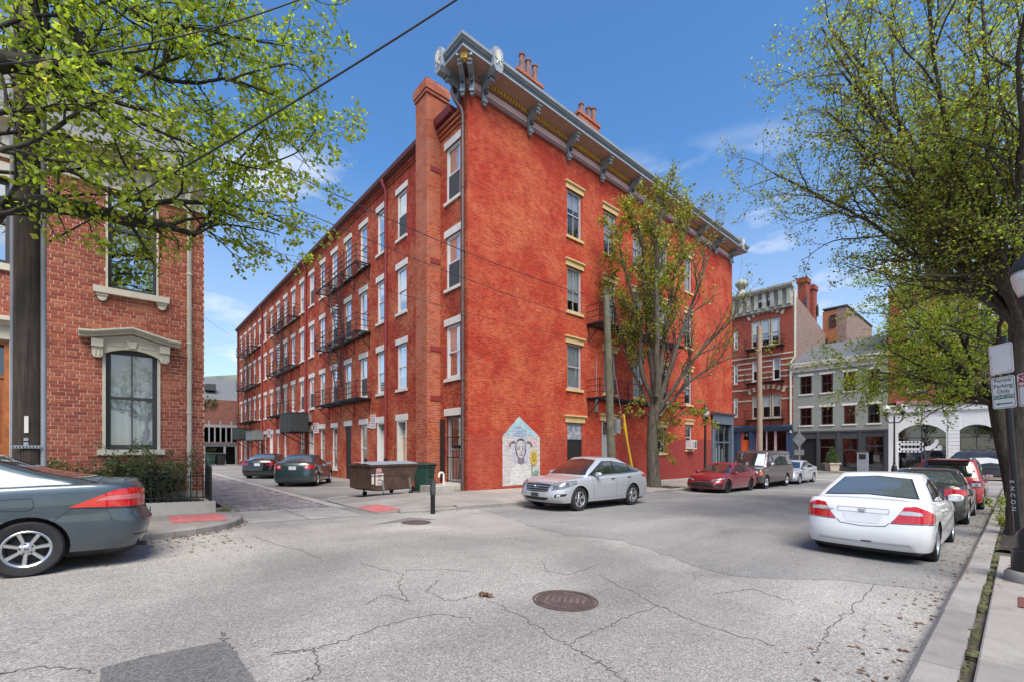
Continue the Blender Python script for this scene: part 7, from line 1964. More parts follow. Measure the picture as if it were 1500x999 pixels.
for q in (-1, 1):
    for z in (0.75, 0.89): c.patch([(3.95, q * 0.45, z - 0.055), (3.95, q * 0.66, z - 0.055)], [(3.95, q * 0.45, z + 0.055), (3.95, q * 0.66, z + 0.055)], 0, M_HEAD, 'headlamp', 0.016, 4, 2)
    c.patch([(3.9, q * 0.85, 0.74), (3.7, q * 0.95, 0.74)], [(3.9, q * 0.85, 0.94), (3.7, q * 0.95, 0.94)], 45 * q, M_AMBL, 'side_marker', 0.008, 4, 2)
m = MB()
m.grid([[(4.03 - 0.35 * abs(t) ** 6, t * 1.0, z) for t in [-1 + 2 * k / 14 for k in range(15)]] for z in (0.40, 0.43, 0.57, 0.60)]); m.build('bumper', M_CHROME, c.root, smooth=True)
for x0, x1 in ((2.2, 2.2), (3.12, 3.12), (1.0, 1.0)): c.strip([(x0, 0.9, 0.45), (x1, 0.9, 1.2)], 0.01, 90, mirror=True)
c.mirrors(2.95, 1.33, 0.97, M_CHROME); c.handles([(2.4, 1.02)], M_CHROME)
# --- dark teal sedan and black sedan in the car park, nosed towards the wall
CRL = dict(wb=2.60, ro=1.02, fo=0.92, W=1.76, R=0.315, belt=[(-1.02, 0.96), (-0.85, 1.05), (-0.45, 1.055), (0, 1.02), (0.8, 0.97), (1.6, 0.93), (2.2, 0.92), (2.6, 0.88), (3.0, 0.80), (3.35, 0.70), (3.52, 0.62)],
           gh=dict(xr=(-0.62, 0.25), xf=(2.34, 1.35), w=(0.80, 0.58), roof=[(-0.1, 1.33), (0.4, 1.43), (0.85, 1.455), (1.25, 1.425), (1.55, 1.33)], rc=0.03), crown=0.055, spokes=9, sw=(0.017, 0.016), rim=0.205, dish=0.02)
def lot_pix(px_, py_): return gpix(px_, py_, 0.03)
pa, pb = lot_pix(463.5, 711), lot_pix(512, 698.5)
hd = math.atan2(pb.y - pa.y, pb.x - pa.x)
def lot_car(name, label, sp, pm, near_rr, hd):
    fwd = Vector((math.cos(hd), math.sin(hd), 0)); lft = Vector((-fwd.y, fwd.x, 0))
    ctr = near_rr + lft * (sp['W'] / 2 - 0.1)
    return Car(name, label, sp, pm, (ctr.x, ctr.y, G(ctr.x) + 0.03), hd, (G(ctr.x + 1) - G(ctr.x)) * math.cos(hd) * 0.6, 'cars nosed in against the car park wall')
c = lot_car('parked_car', 'dark teal sedan nosed in to the car park wall beside the brown dumpster', CRL, P_TEAL, pa, hd)
sedan_details(c)
c.emblem_h(0, 0.90, 180, 0.001)
p = c.proj((-1, 0, 0.93), 180, 0.01); m = MB(); q = [(0.055 * math.cos(t), 0.038 * math.sin(t)) for t in [2 * math.pi * k / 14 for k in range(14)]]
m.add([(p.x, a, 0.93 + b) for a, b in q] + [(p.x, a * 0.72, 0.93 + b * 0.66) for a, b in q], [(k, (k + 1) % 14, 14 + (k + 1) % 14, 14 + k) for k in range(14)]); m.build('badge', M_CHROME, c.root, recalc=False)
c.patch([(-0.95, 0.52, 0.84), (-0.95, 0.66, 0.845)], [(-0.95, 0.53, 0.95), (-0.95, 0.66, 0.955)], 150, M_CLRL, 'reversing_lens', 0.012, 5, 3, True)
d_ = lot_pix(369, 700) - lot_pix(416, 711.5)
c = lot_car('parked_car', 'glossy black sedan nosed in to the car park wall beyond the teal sedan', GRY, P_BLACK, pa + Vector((d_.x, d_.y, 0)), hd)
sedan_details(c, M_DREDL)
# --- dark panel van crossing the junction at far right
DV = dict(VAN); DV.update(rimmat=M_RIM)
c = Car('delivery_van', 'dark navy van with white and green graphics beyond the tree at far right', DV, P_NAVY, (45.5, pix(1480, 690, s=45.5).y, G(45.5)), R(90), 0, None, 'van')
c.patch([(3.2, -0.82, 1.22), (3.25, 0, 1.24), (3.2, 0.82, 1.22)], [(2.65, -0.70, 1.85), (2.65, 0, 1.90), (2.65, 0.70, 1.85)], 0, M_CGLASS, 'windshield', 0.006, 18, 6)
c.patch([(2.32, 0.8, 1.27), (3.02, 0.8, 1.27)], [(2.32, 0.8, 1.82), (2.52, 0.8, 1.82)], 90, M_CGLASS, 'side_window', 0.008, 10, 4, True)
c.patch([(0.3, 0.8, 1.15), (0.9, 0.8, 1.25), (1.6, 0.8, 1.1)], [(0.4, 0.8, 1.45), (1.0, 0.8, 1.6), (1.9, 0.8, 1.55)], 90, M_STICK, 'graphic', 0.008, 12, 3, True)
c.patch([(-0.7, 0.8, 1.1), (0.5, 0.8, 1.1)], [(-0.7, 0.8, 1.3), (0.3, 0.8, 1.3)], 90, mat('lime_graphic', (0.22, 0.5, 0.05), 0.5), 'graphic', 0.008, 12, 3, True)
# ---------------------------------------------------------------- street furniture
def grainwood(name, c1, c2):
    b = NB(name); p = b.pos()
    g = b.noise(b.n('ShaderNodeMapping', {'Vector': p, 'Scale': (34.0, 34.0, 1.1)}).outputs[0], 1.0, 6, 0.7, 0.3)
    col = b.mix(b.math('MULTIPLY', b.ramp(b.noise(p, 2.2, 6, 0.7), [(0.45, 0.0), (0.7, 1.0)]), 0.6), b.ramp(g, [(0.3, c1), (0.7, c2)]), c1)
    b.p(Base_Color=col, Roughness=0.92, Normal=b.bump(g, 0.9, 0.02)); return b.mat
M_POLE = grainwood('dark_creosote_wood', (0.016, 0.011, 0.008), (0.085, 0.060, 0.045))
M_POLEG = mat('greenish_weathered_wood', (0.125, 0.115, 0.075), 0.9, var=0.3, vs=2.5, bump=0.5, bs=20, grime=0.35)
M_POLEL = mat('pale_new_wood', (0.30, 0.23, 0.17), 0.85, var=0.12, vs=2, bump=0.3, bs=20)
M_BLKP = mat('black_post_paint', (0.014, 0.015, 0.016), 0.4, var=0.15, spec=0.5)
def pole(name, base, top, r0, r1, mt, label, n=14):
    t = thing(name, base, label, 'utility pole')
    b, q = Vector(base), Vector(top)
    m = MB(); m.tube([b.lerp(q, k / 8) for k in range(9)], [r0 + (r1 - r0) * k / 8 for k in range(9)], n); m.build('pole', mt, t, smooth=True, angle=50)
    return t
LP_ = pix(42, 600, n=10.3); lz = G(LP_.x) + KERB
t = pole('utility_pole', (LP_.x, 10.3, lz - 0.1), (LP_.x + 0.03, 10.3, 9.6), 0.185, 0.15, M_POLE, 'thick dark wooden utility pole in front of the red brick house at left')
for ang, r_ in ((-0.62, 0.035), (math.pi - 0.55, 0.03)):
    x, y = LP_.x + 0.215 * math.cos(ang), 10.3 + 0.215 * math.sin(ang)
    m = MB(); m.tube([(x, y, lz), (x, y, 7.5)], r_, 8); m.build('conduit', mat('grey_conduit', (0.24, 0.25, 0.27), 0.5, var=0.1), t, smooth=True, angle=50)
dv = Vector((-S2[1] * 0 - LP_.x, -10.3, 0)).normalized(); rt = Vector((-dv.y, dv.x, 0))
def on_pole(px_, py_, w_, h_, mt, name, d=0.195):
    p = pix(px_, py_, Z=(LP_.x * S2[1] + 10.3 * S2[0]) - 0.19)
    c_ = Vector((LP_.x, 10.3, p.z)) + dv * d + rt * ((p - Vector((LP_.x, 10.3, 0))).dot(rt))
    m = MB(); a, b = c_ - rt * w_ / 2, c_ + rt * w_ / 2
    m.add([a + Vector((0, 0, -h_ / 2)), b + Vector((0, 0, -h_ / 2)), b + Vector((0, 0, h_ / 2)), a + Vector((0, 0, h_ / 2))] + [q + Vector(o) for o in ((0, 0, -h_ / 2),) for q in (a - dv * 0.01, b - dv * 0.01)] + [q + Vector((0, 0, h_ / 2)) for q in (b - dv * 0.01, a - dv * 0.01)], [(0, 1, 2, 3), (4, 5, 6, 7), (0, 1, 5, 4), (3, 2, 6, 7)])
    return m.build(name, mt, t), c_
on_pole(38.5, 621, 0.045, 0.26, M_WHITE, 'reflector_strip'); on_pole(38, 643, 0.05, 0.045, M_STEEL, 'tag'); on_pole(38, 650, 0.05, 0.06, M_STEEL, 'tag')
o_, cc = on_pole(39, 654, 0.33, 0.045, M_STEEL, 'number_strip', 0.20)
m = MB()
for k in range(9): q = cc + rt * (-0.14 + 0.035 * k) + dv * 0.003; m.bar(q + Vector((0, 0, -0.012)), q + Vector((0, 0, 0.012)), 0.012)
m.build('number', M_BLACKP, t, kind='stuff')
MP_ = pix(895, 640, n=11.62)
zmt = pix(888, 434, n=11.62).z
t = pole('utility_pole', (MP_.x + 0.12, 11.62, G(MP_.x) + KERB - 0.1), (pix(888, 434, n=11.62).x, 11.62, zmt), 0.19, 0.14, M_POLEG, 'weathered greenish utility pole behind the silver crossover, beside yellow cable guards')
zb_ = pix(900, 624, n=11.5).z
m = MB(); m.box(PW, MP_.x + 0.06, MP_.x + 0.34, 11.36, 11.47, zb_ - 0.3, zb_ + 0.32); m.build('junction_box', M_STEEL, t)
m = MB()
for z in (zb_ + 0.33, zb_ - 0.36): m.tube([(MP_.x + 0.1, 11.62, z), (MP_.x + 0.1, 11.62, z + 0.05)], 0.197, 14)
m.build('band', M_STEEL, t, kind='stuff')
m = MB(); m.lathe([(0.02, 0), (0.05, 0.03), (0.05, 0.1), (0.03, 0.14)], (MP_.x - 0.2, 11.5, zmt - 0.25), 8); m.build('insulator', M_PIPE, t, smooth=True)
FP_ = pix(1113, 640, n=11.5)
pole('utility_pole', (FP_.x, 11.5, G(FP_.x) + 0.1), (pix(1112, 478, n=11.5).x, 11.5, pix(1112, 478, n=11.5).z), 0.19, 0.15, M_POLEL, 'pale brown wooden utility pole rising behind the brown van')
# guy cables with yellow guards
g0 = pix(915, 615, n=11.7); 
M_YGUARD = mat('yellow_plastic_guard', (0.70, 0.42, 0.02), 0.5, var=0.05)
ga, gb = pix(902, 555, n=11.65), pix(927, 705, n=11.65)
t = thing('guy_wire', (gb.x, 11.65, gb.z), 'slanting guy cable in bright yellow plastic guards beside the weathered utility pole', 'guy cable')
m = MB(); m.tube([pix(893, 500, n=11.62), ga, gb], 0.012, 5); m.build('cable', M_STEEL, t)
for (a, b, o) in (((913.5, 606), (927, 706), 0.0), ((914, 620), (930, 706), 0.10)):
    m = MB(); m.tube([pix(*a, n=11.65 - o), pix(*b, n=11.65 - o)], 0.045, 8); m.build('guard', M_YGUARD, t, smooth=True, angle=50)
# wires between the poles
M_WIRE = mat('black_cable', (0.02, 0.02, 0.021), 0.6, var=0)
def wire(a, b, sag, r, label, n=18, group='overhead wires'):
    a, b = Vector(a), Vector(b); m = MB()
    m.tube([a.lerp(b, k / n) - Vector((0, 0, sag * 4 * (k / n) * (1 - k / n))) for k in range(n + 1)], r, 5)
    tbuild(m, 'overhead_wire', M_WIRE, label, 'wire', group, smooth=True)
lp = lambda y: pix(42, y, n=10.3)
mp_ = lambda y: pix(889, y, n=11.6)
wire(lp(62), mp_(440), 0.45, 0.011, 'upper overhead wire from the dark pole to the top of the weathered pole')
wire(lp(125), mp_(475), 0.4, 0.009, 'second overhead wire running just under the topmost one to the weathered pole')
wire(lp(262), mp_(505), 0.25, 0.006, 'thin lowest overhead wire across the brick building to the weathered pole')
wire(lp(255), pix(345, 494, n=60), 0.3, 0.009, 'overhead wire from the dark pole to the far end of the car park wall')
wire(pix(62, 360, n=10.3), pix(760, -60, Z=6.0), 0.12, 0.014, 'thick overhead cable crossing the sky left of the cornice corner')
wire(pix(0, 95, n=8.0), pix(500, -25, Z=6.5), 0.2, 0.010, 'overhead cable slanting up through the leaves at top left')
# lamps
def lantern(m_, mg, c, s=1.0):
    x, y, z = c
    m_.lathe([(0.05, -0.35), (0.06, -0.28), (0.11, -0.2), (0.13, -0.06), (0.16, -0.02), (0.16, 0.02)], (x, y, z), 16)
    mg.lathe([(0.135, 0.02), (0.19, 0.17), (0.215, 0.30), (0.205, 0.36)], (x, y, z), 18)
    m_.lathe([(0.225, 0.355), (0.235, 0.375), (0.20, 0.46), (0.13, 0.55), (0.10, 0.58), (0.095, 0.62), (0.05, 0.66), (0.03, 0.74), (0.0, 0.78)], (x, y, z), 18)
def lamp_post(base, h, label, s=1.0, twin=False):
    t = thing('street_lamp', base, label, 'street lamp', 'black street lamps')
    x, y, z = base
    m = MB(); m.lathe([(0.27, 0.0), (0.27, 0.10), (0.24, 0.14)], base, 20); m.build('footing', M_KERB, t, smooth=True, angle=40)
    m = MB(); m.lathe([(0.21, 0.1), (0.21, 0.36), (0.20, 0.40), (0.17, 0.42), (0.17, 0.58), (0.15, 0.64), (0.10, 0.70), (0.085, 0.85), (0.105, 0.9), (0.08, 0.95), (0.07, 1.4), (0.055, h - 0.5), (0.075, h - 0.45), (0.05, h - 0.38)], base, 18); p_ = m.build('post', M_BLKP, t, smooth=True, angle=40)
    if not twin:
        a, b = MB(), MB(); lantern(a, b, (x, y, z + h)); a.build('lantern', M_BLKP, t, smooth=True, angle=40); b.build('globe', M_LAMPW, t, smooth=True)
    else:
        for q in (-0.55, 0.55):
            m = MB(); m.tube([(x, y, z + h - 0.9), (x, y + q * 0.5, z + h - 0.95), (x, y + q * 0.95, z + h - 0.7), (x, y + q, z + h - 0.35)], 0.05, 8); m.build('arm', M_BLKP, t, smooth=True, angle=50)
            a, b = MB(), MB(); a.lathe([(0.06, -0.3), (0.16, -0.1), (0.2, 0.0)], (x, y + q, z + h - 0.05), 12); b.lathe([(0.18, 0.0), (0.28, 0.15), (0.32, 0.32), (0.25, 0.5), (0.12, 0.6), (0.0, 0.66)], (x, y + q, z + h - 0.05), 14)
            a.build('lantern', M_BLKP, t, smooth=True, angle=40); b.build('globe', M_LAMPW, t, smooth=True)
    return t
b_ = pix(1033, 690, n=11.5)
lamp_post((b_.x, 11.5, G(b_.x) + KERB), 3.75, 'black street lamp with white lantern against the painted brick wall, beside the air conditioner')
lamp_post((8.75, -0.15, G(8.75) + KERB), 3.62, 'black street lamp cut by the right edge, on the pavement beside the parking signs')
tl = pix(1310, 688, s=48.9)
lamp_post((48.9, tl.y, G(48.9) + KERB), 5.2, 'black twin globe street lamp across the junction in front of the white arches', twin=True)
# leaning sign post with parking plates
sb = Vector((9.05, -0.04, G(9.05) + KERB)); st_ = pix(1470, 500, Z=6.02)
t = thing('sign_post', tuple(sb), 'leaning black post carrying white parking signs at the right edge', 'sign post')
m = MB(); tp = st_ + (st_ - sb) * 0.02; m.tube([sb, sb.lerp(tp, .5), tp], 0.036, 10); m.build('post', M_BLKP, t, smooth=True, angle=50)
post_t = t
axis = (tp - sb).normalized()
fw = Vector((-0.76, 0.65, 0)).normalized(); sx = fw.cross(axis).normalized() * -1
if sx.dot(Vector((0, -1, 0))) < 0: sx = -sx
nrm = sx.cross(axis).normalized()
if nrm.dot(Vector((-1, 0, 0))) < 0: nrm = -nrm
def sign_plate(c_, w_, h_, name, label):
    q = thing('parking_sign', tuple(c_), label, 'sign', 'parking signs on the leaning post')
    def F(u, v, d): return c_ + sx * u + axis * v + nrm * d
    m = MB(); r_ = 0.03
    pl_ = []
    for cx3, cy3, a0 in ((w_ / 2 - r_, h_ / 2 - r_, 0), (-w_ / 2 + r_, h_ / 2 - r_, 90), (-w_ / 2 + r_, -h_ / 2 + r_, 180), (w_ / 2 - r_, -h_ / 2 + r_, 270)):
        for k in range(5): a = R(a0 + 22.5 * k); pl_.append((cx3 + r_ * math.cos(a), cy3 + r_ * math.sin(a)))
    n_ = len(pl_)
    m.add([F(u, v, 0) for u, v in pl_] + [F(u, v, 0.004) for u, v in pl_], [tuple(range(n_)), tuple(range(n_, 2 * n_))] + [(i, (i + 1) % n_, n_ + (i + 1) % n_, n_ + i) for i in range(n_)])
    m.build('plate', M_WSHOP, q)
    def border(ins, wd, mt):
        mm = MB(); k1 = [(u * (1 - 2 * ins / w_), v * (1 - 2 * ins / h_)) for u, v in pl_]; k2 = [(u * (1 - 2 * (ins + wd) / w_), v * (1 - 2 * (ins + wd) / h_)) for u, v in pl_]
        mm.add([F(u, v, 0.0052) for u, v in k1] + [F(u, v, 0.0052) for u, v in k2], [(i, (i + 1) % n_, n_ + (i + 1) % n_, n_ + i) for i in range(n_)]); mm.build('border', mt, q, recalc=False)
    def txt(s_, size, u, v, mt, **k):
        M = Matrix((sx, axis, nrm)).transposed().to_4x4(); M.translation = F(u, v, 0.006); text_mesh(s_, size, 'lettering', mt, q, M, 0.0008)
    def blk(u0, u1, v0, v1, mt, d=0.0052):
        mm = MB(); mm.add([F(u0, v0, d), F(u1, v0, d), F(u1, v1, d), F(u0, v1, d)], [(0, 1, 2, 3)]); mm.build('print', mt, q, recalc=False)
    return q, F, border, txt, blk
M_INK = mat('sign_black_ink', (0.03, 0.03, 0.03), 0.5, var=0); M_GINK = mat('sign_green', (0.01, 0.16, 0.11), 0.5, var=0.1); M_RINK = mat('sign_red', (0.42, 0.015, 0.03), 0.5, var=0.1); M_FADED = mat('faded_red_print', (0.55, 0.36, 0.36), 0.6, var=0.2)
cen = lambda px_, py_: sb.lerp(tp, (pix(px_, py_, Z=6.0).z - sb.z) / (tp.z - sb.z))
c1 = cen(1470, 525) + nrm * 0.05 + sx * 0.0; 
W1, H1 = 0.285, 0.40
q, F, border, txt, blk = sign_plate(c1, W1, H1, 's', 'faded nearly blank white sign, topmost on the leaning post')
border(0.012, 0.006, M_FADED); txt('P', 0.055, -0.12, 0.04, M_FADED); txt('2', 0.05, -0.11, -0.10, M_FADED)
blk(0.10, 0.125, 0.05, 0.06, M_FADED); blk(0.07, 0.12, -0.17, -0.165, M_INK)
c2 = cen(1474, 574) + nrm * 0.05 + sx * 0.0
q, F, border, txt, blk = sign_plate(c2, W1, 0.43, 's', 'white permit parking sign with green zone band and arrow, below the blank sign')
border(0.010, 0.006, M_GINK)
for k, s_ in enumerate(('Permit', 'Parking', 'Only')): txt(s_, 0.078, 0, 0.165 - 0.075 * k, M_INK)
blk(-0.128, 0.128, -0.085, -0.03, M_GINK); txt('ZONE OTR', 0.052, 0, -0.058, M_WSHOP)
blk(-0.07, 0.10, -0.158, -0.142, M_GINK); mm = MB(); mm.add([F(-0.11, -0.15, 0.0052), F(-0.06, -0.172, 0.0052), F(-0.06, -0.128, 0.0052)], [(0, 1, 2)]); mm.build('print', M_GINK, q, recalc=False)
c3 = c2 + sx * 0.295 + axis * 0.0 - nrm * 0.02
q, F, border, txt, blk = sign_plate(c3, W1, 0.43, 's', 'white no parking sign with red heading at the very right edge')
border(0.010, 0.008, M_RINK); blk(-0.13, 0.13, 0.10, 0.20, M_RINK); txt('NO', 0.10, -0.06, 0.15, M_WSHOP); txt('PARKING', 0.06, 0.0, 0.05, M_RINK)
m = MB()
for k, ch_ in enumerate('ENCON'):
    q0 = sb.lerp(tp, 0.395 - 0.028 * k) + nrm * 0.038
    M = Matrix((axis * -1, sx, nrm)).transposed().to_4x4(); M.translation = q0; text_mesh(ch_, 0.075, 'sticker_letter', M_WSHOP, post_t, M, 0.0005)
# road sign seen from behind across the street, planter with clipped shrub, pay station
t = thing('road_sign', (47.6, pix(1167, 690, s=47.6).y, G(47.6)), 'grey backed diamond road sign between the blue and charcoal shopfronts', 'road sign')
y_ = pix(1167, 690, s=47.6).y
m = MB(); m.tube([(48.4, y_, G(47)), (48.4, y_, 1.9)], 0.05, 8); m.build('post', M_STEEL, t)
zc5 = pix(1167, 643, s=48.4).z; m = MB(); m.prism([(y_ - 0.55, zc5), (y_, zc5 - 0.75), (y_ + 0.55, zc5), (y_, zc5 + 0.75)], PS(48.4), 0.05, 0.08); m.build('plate', M_STEEL, t)
z6 = pix(1167, 662, s=48.4).z; m = MB(); m.box(PS(48.4), y_ - 0.4, y_ + 0.4, 0.05, 0.08, z6 - 0.25, z6 + 0.25); m.build('plate', M_STEEL, t)
py_ = pix(1219, 688, s=49.1).y; pz = G(49.1) + KERB
t = thing('shrub_planter', (49.1, py_, pz), 'square pale stone planter standing before the charcoal shopfront', 'planter')
m = MB(); m.lathe([(0.42, 0), (0.52, 0.05), (0.58, 0.62), (0.70, 0.66), (0.70, 0.78), (0.6, 0.78), (0.58, 0.7)], (49.1, py_, pz), 4); m.build('pot', mat('beige_stone_pot', (0.45, 0.37, 0.29), 0.8, var=0.1), t)
yy_ = pix(1264, 690, s=49.2).y
t = thing('pay_station', (49.2, yy_, pz), 'slim grey parking pay station on the far pavement before the charcoal shopfront', 'pay station')
m = MB(); m.box(PW, 49.0, 49.35, yy_ - 0.38, yy_ + 0.38, pz, pz + 1.75); m.build('cabinet', mat('pay_station_grey', (0.25, 0.27, 0.29), 0.5), t); m = MB(); m.box(PW, 48.985, 49.0, yy_ - 0.24, yy_ + 0.24, pz + 1.15, pz + 1.6); m.build('screen', M_BLACKP, t); m = MB(); m.box(PW, 48.98, 49.37, yy_ - 0.42, yy_ + 0.42, pz + 1.752, pz + 1.85); m.build('hood', M_CHAR, t)
# ---------------------------------------------------------------- dumpster, bins, bollard, vent
M_DUMP = mat('rusty_brown_dumpster_paint', (0.085, 0.048, 0.032), 0.6, var=0.4, vs=2.5, grime=0.4, metal=0.15)
pA, pB = gpix(541, 728, 0.03), gpix(606, 724, 0.03)
bx0, bx1 = pix(521, 700, n=14.95), pix(617, 700, n=14.95)
dx0 = 6.55; dn = 14.95; dz_ = G(7.5) + KERB + 0.05
hd_d = math.atan2(0.42, 1.0)
t = thing('dumpster', (7.28, 15.45, G(7.3) + 0.07), 'brown steel dumpster with sloped front on small wheels at the car park entrance', 'dumpster', rz=0.20, local=True)
Lh, Dp = 1.02, 0.62
prof = [(-Dp, 0.22), (0.28, 0.22), (Dp + 0.18, 0.72), (Dp + 0.18, 1.16), (-Dp, 1.30)]
m = MB(); P_d = lambda u, d, z: (u, -d, z)
# long side runs along local x; front (sloping) faces -y, ends are flat
ends = [(-Lh * 0.72, 0.24), (Lh * 0.66, 0.24), (Lh * 1.10, 1.16), (-Lh, 1.16), (-Lh, 0.34)]
vs = [(x, -Dp, z) for x, z in ends] + [(x, Dp, z) for x, z in ends]
n_ = len(ends)
m.add(vs, [tuple(range(n_)), tuple(range(2 * n_ - 1, n_ - 1, -1))] + [(i, n_ + i, n_ + (i + 1) % n_, (i + 1) % n_) for i in range(n_)])
bd = m.build('body', M_DUMP, t)
m = MB(); m.box(PW, -Lh - 0.03, Lh * 1.10 + 0.03, -Dp - 0.035, Dp + 0.035, 1.10, 1.165); m.build('rim', M_DUMP, bd)
for k in range(9):
    a = -Lh + 0.02 + k * (Lh * 2.06 / 9); m = MB(); b = a + Lh * 2.06 / 9 - 0.02
    m.add([(a, -Dp, 1.17), (b, -Dp, 1.17), (b, 0, 1.235), (a, 0, 1.235), (b, Dp, 1.24), (a, Dp, 1.24), (a + 0.05, -Dp + 0.03, 1.20), (b - 0.05, -Dp + 0.03, 1.20), (b - 0.05, 0, 1.265), (a + 0.05, 0, 1.265)], [(0, 1, 7, 6), (6, 7, 8, 9), (1, 2, 8, 7), (0, 6, 9, 3), (3, 2, 4, 5), (3, 9, 8, 2)])
    m.build('lid_panel', mat('grey_plastic_lid', (0.24, 0.26, 0.29), 0.45, var=0.15), t)
for x in (-Lh * 0.55, Lh * 0.62):
    for y in (-Dp + 0.0, Dp - 0.1):
        m = MB(); m.bar((x, y - 0.03, 0.62 if y < 0 else 0.3), (x + 0.06, y - 0.03, 0.14), 0.07, 0.04); m.build('leg', M_STEEL, t)
        m = MB(); m.lathe([(0.0, -0.025), (0.085, -0.025), (0.085, 0.025), (0.0, 0.025)], (x + 0.07, y - 0.03, 0.085), 14, 'y'); m.build('wheel', M_RUBBER, t, smooth=True, angle=40)
m = MB(); m.bar((-Lh * 0.8, -Dp - 0.004, 0.30), (Lh * 0.72, -Dp - 0.004, 0.30), 0.02, 0.06); m.bar((-Lh + 0.02, -Dp - 0.004, 0.78), (Lh, -Dp - 0.004, 0.78), 0.012, 0.03); m.build('stiffener', M_DUMP, bd, kind='stuff')
for (x0, x1, z0, z1, mt_) in ((-Lh + 0.20, -Lh + 0.52, 0.45, 0.86, M_WHITE), (-Lh + 0.04, -Lh + 0.13, 0.5, 0.84, M_WHITE), (-Lh + 0.22, -Lh + 0.44, 0.89, 1.04, mat('red_white_label', (0.55, 0.28, 0.27), 0.6, var=0.3, vs=14))):
    m = MB(); m.box(PW, x0, x1, -Dp - 0.008, -Dp - 0.003, z0, z1); m.build('label', mt_, bd)
m = MB()
for z, w_ in ((0.80, 0.2), (0.74, 0.26), (0.70, 0.18), (0.52, 0.24), (0.48, 0.2)): m.box(PW, -Lh + 0.36 - w_ / 2, -Lh + 0.36 + w_ / 2, -Dp - 0.0095, -Dp - 0.0082, z, z + 0.025)
q_ = [(0.11 * math.cos(a_), 0.60 + 0.07 * math.sin(a_)) for a_ in [math.pi * k / 8 for k in range(9)]]; m.add([(-Lh + 0.36 + a_, -Dp - 0.0095, b_) for a_, b_ in q_], [tuple(range(9))])
m.build('label_print', mat('brown_label_ink', (0.30, 0.20, 0.17), 0.7), bd, kind='stuff')
def wheelie(loc, rz, label, mt, s=1.0, group='wheeled refuse bins'):
    t = thing('wheelie_bin', loc, label, 'bin', group, rz=rz, local=True)
    m = MB()
    rows = []
    for z, hx_, hy_ in ((0.04, 0.22, 0.25), (0.5, 0.255, 0.30), (0.92, 0.285, 0.345), (0.94, 0.31, 0.37), (1.0, 0.31, 0.37)):
        rows.append([(s * x, s * y, s * z) for x, y in ((-hx_, -hy_ + 0.04), (-hx_ + 0.04, -hy_), (hx_ - 0.04, -hy_), (hx_, -hy_ + 0.04), (hx_, hy_ - 0.04), (hx_ - 0.04, hy_), (-hx_ + 0.04, hy_), (-hx_, hy_ - 0.04))])
    m.grid(rows, closed=True); m.add(rows[0], [tuple(range(8))]); m.add(rows[-1], [tuple(range(8))]); b = m.build('body', mt, t)
    m = MB(); m.add([(s * x, s * y, s * z) for x, y, z in ((-0.33, -0.40, 1.005), (0.33, -0.40, 1.005), (0.33, 0.40, 1.02), (-0.33, 0.40, 1.02), (-0.30, -0.36, 1.05), (0.30, -0.36, 1.05), (0.30, 0.38, 1.09), (-0.30, 0.38, 1.09))], [(0, 1, 2, 3), (4, 5, 6, 7), (0, 1, 5, 4), (1, 2, 6, 5), (2, 3, 7, 6), (3, 0, 4, 7)]); m.build('lid', mat('dark_bin_lid', (0.03, 0.034, 0.034), 0.5, var=0.1), t)
    for x in (-0.28, 0.28):
        m = MB(); m.lathe([(0.0, -0.03), (0.12, -0.03), (0.12, 0.03), (0, 0.03)], (s * x, s * 0.27, s * 0.12), 14, 'x'); m.build('wheel', M_RUBBER, t, smooth=True, angle=40)
    m = MB(); m.bar((s * -0.3, s * 0.43, s * 0.98), (s * 0.3, s * 0.43, s * 0.98), 0.035); m.bar((s * -0.12, s * -0.345, s * 0.62), (s * 0.12, s * -0.345, s * 0.62), 0.03, 0.05); m.build('handle', mt, t, kind='stuff')
    m = MB(); m.box(PW, s * -0.20, s * 0.20, s * -0.325, s * -0.31, s * 0.35, s * 0.55); m.build('recess_panel', mt, b)
M_BIN = mat('dark_green_bin_plastic', (0.018, 0.052, 0.040), 0.5, var=0.15, grime=0.15)
bp = gpix(624, 722, 0.05)
wheelie((bp.x + 0.1, bp.y + 0.35, G(bp.x) + 0.08), R(28), 'dark green wheeled bin standing right beside the brown dumpster', M_BIN, 1.12)
for (x, lab) in ((309, 'dark green wheeled bin at the end of the alley, left of its pair'), (324, 'black wheeled bin at the end of the alley under the carport')):
    b_ = pix(x, 690, n=57.5); wheelie((b_.x, 57.5, G(b_.x) + 0.03), R(10), lab, M_BIN if x < 315 else M_RUBBER, 1.25)
bb = gpix(634, 745, KERB)
t = thing('bollard', (bb.x, bb.y, G(bb.x) + 0.1), 'short dark square steel post at the pavement edge by the bin', 'bollard')
m = MB(); m.add([(bb.x + x * w_, bb.y + y * w_, z) for z, w_ in ((G(bb.x), 0.045), (G(bb.x) + 0.62, 0.045)) for x, y in ((-1, -1), (1, -1), (1, 1), (-1, 1))], [(0, 1, 5, 4), (1, 2, 6, 5), (2, 3, 7, 6), (3, 0, 4, 7), (4, 5, 6, 7)]); m.build('post', M_IRON, t)
m = MB(); m.box(PW, bb.x - 0.055, bb.x + 0.055, bb.y - 0.06, bb.y + 0.06, G(bb.x) + 0.52, G(bb.x) + 0.92); m.build('sleeve', mat('worn_dark_sleeve', (0.05, 0.052, 0.055), 0.6, var=0.4, vs=9), t)
t = thing('stone_step', (9.9, 15.6, G(10)), 'worn pale concrete step below the barred door near the corner', 'step')
m = MB(); r_ = random.Random(2)
rows = [[(9.15 + 1.3 * i / 6 + r_.uniform(-.015, .015), 15.05 + 1.25 * j / 5 + r_.uniform(-.015, .015), G(10) + 0.40 + r_.uniform(-0.008, 0.008)) for j in range(6)] for i in range(7)]
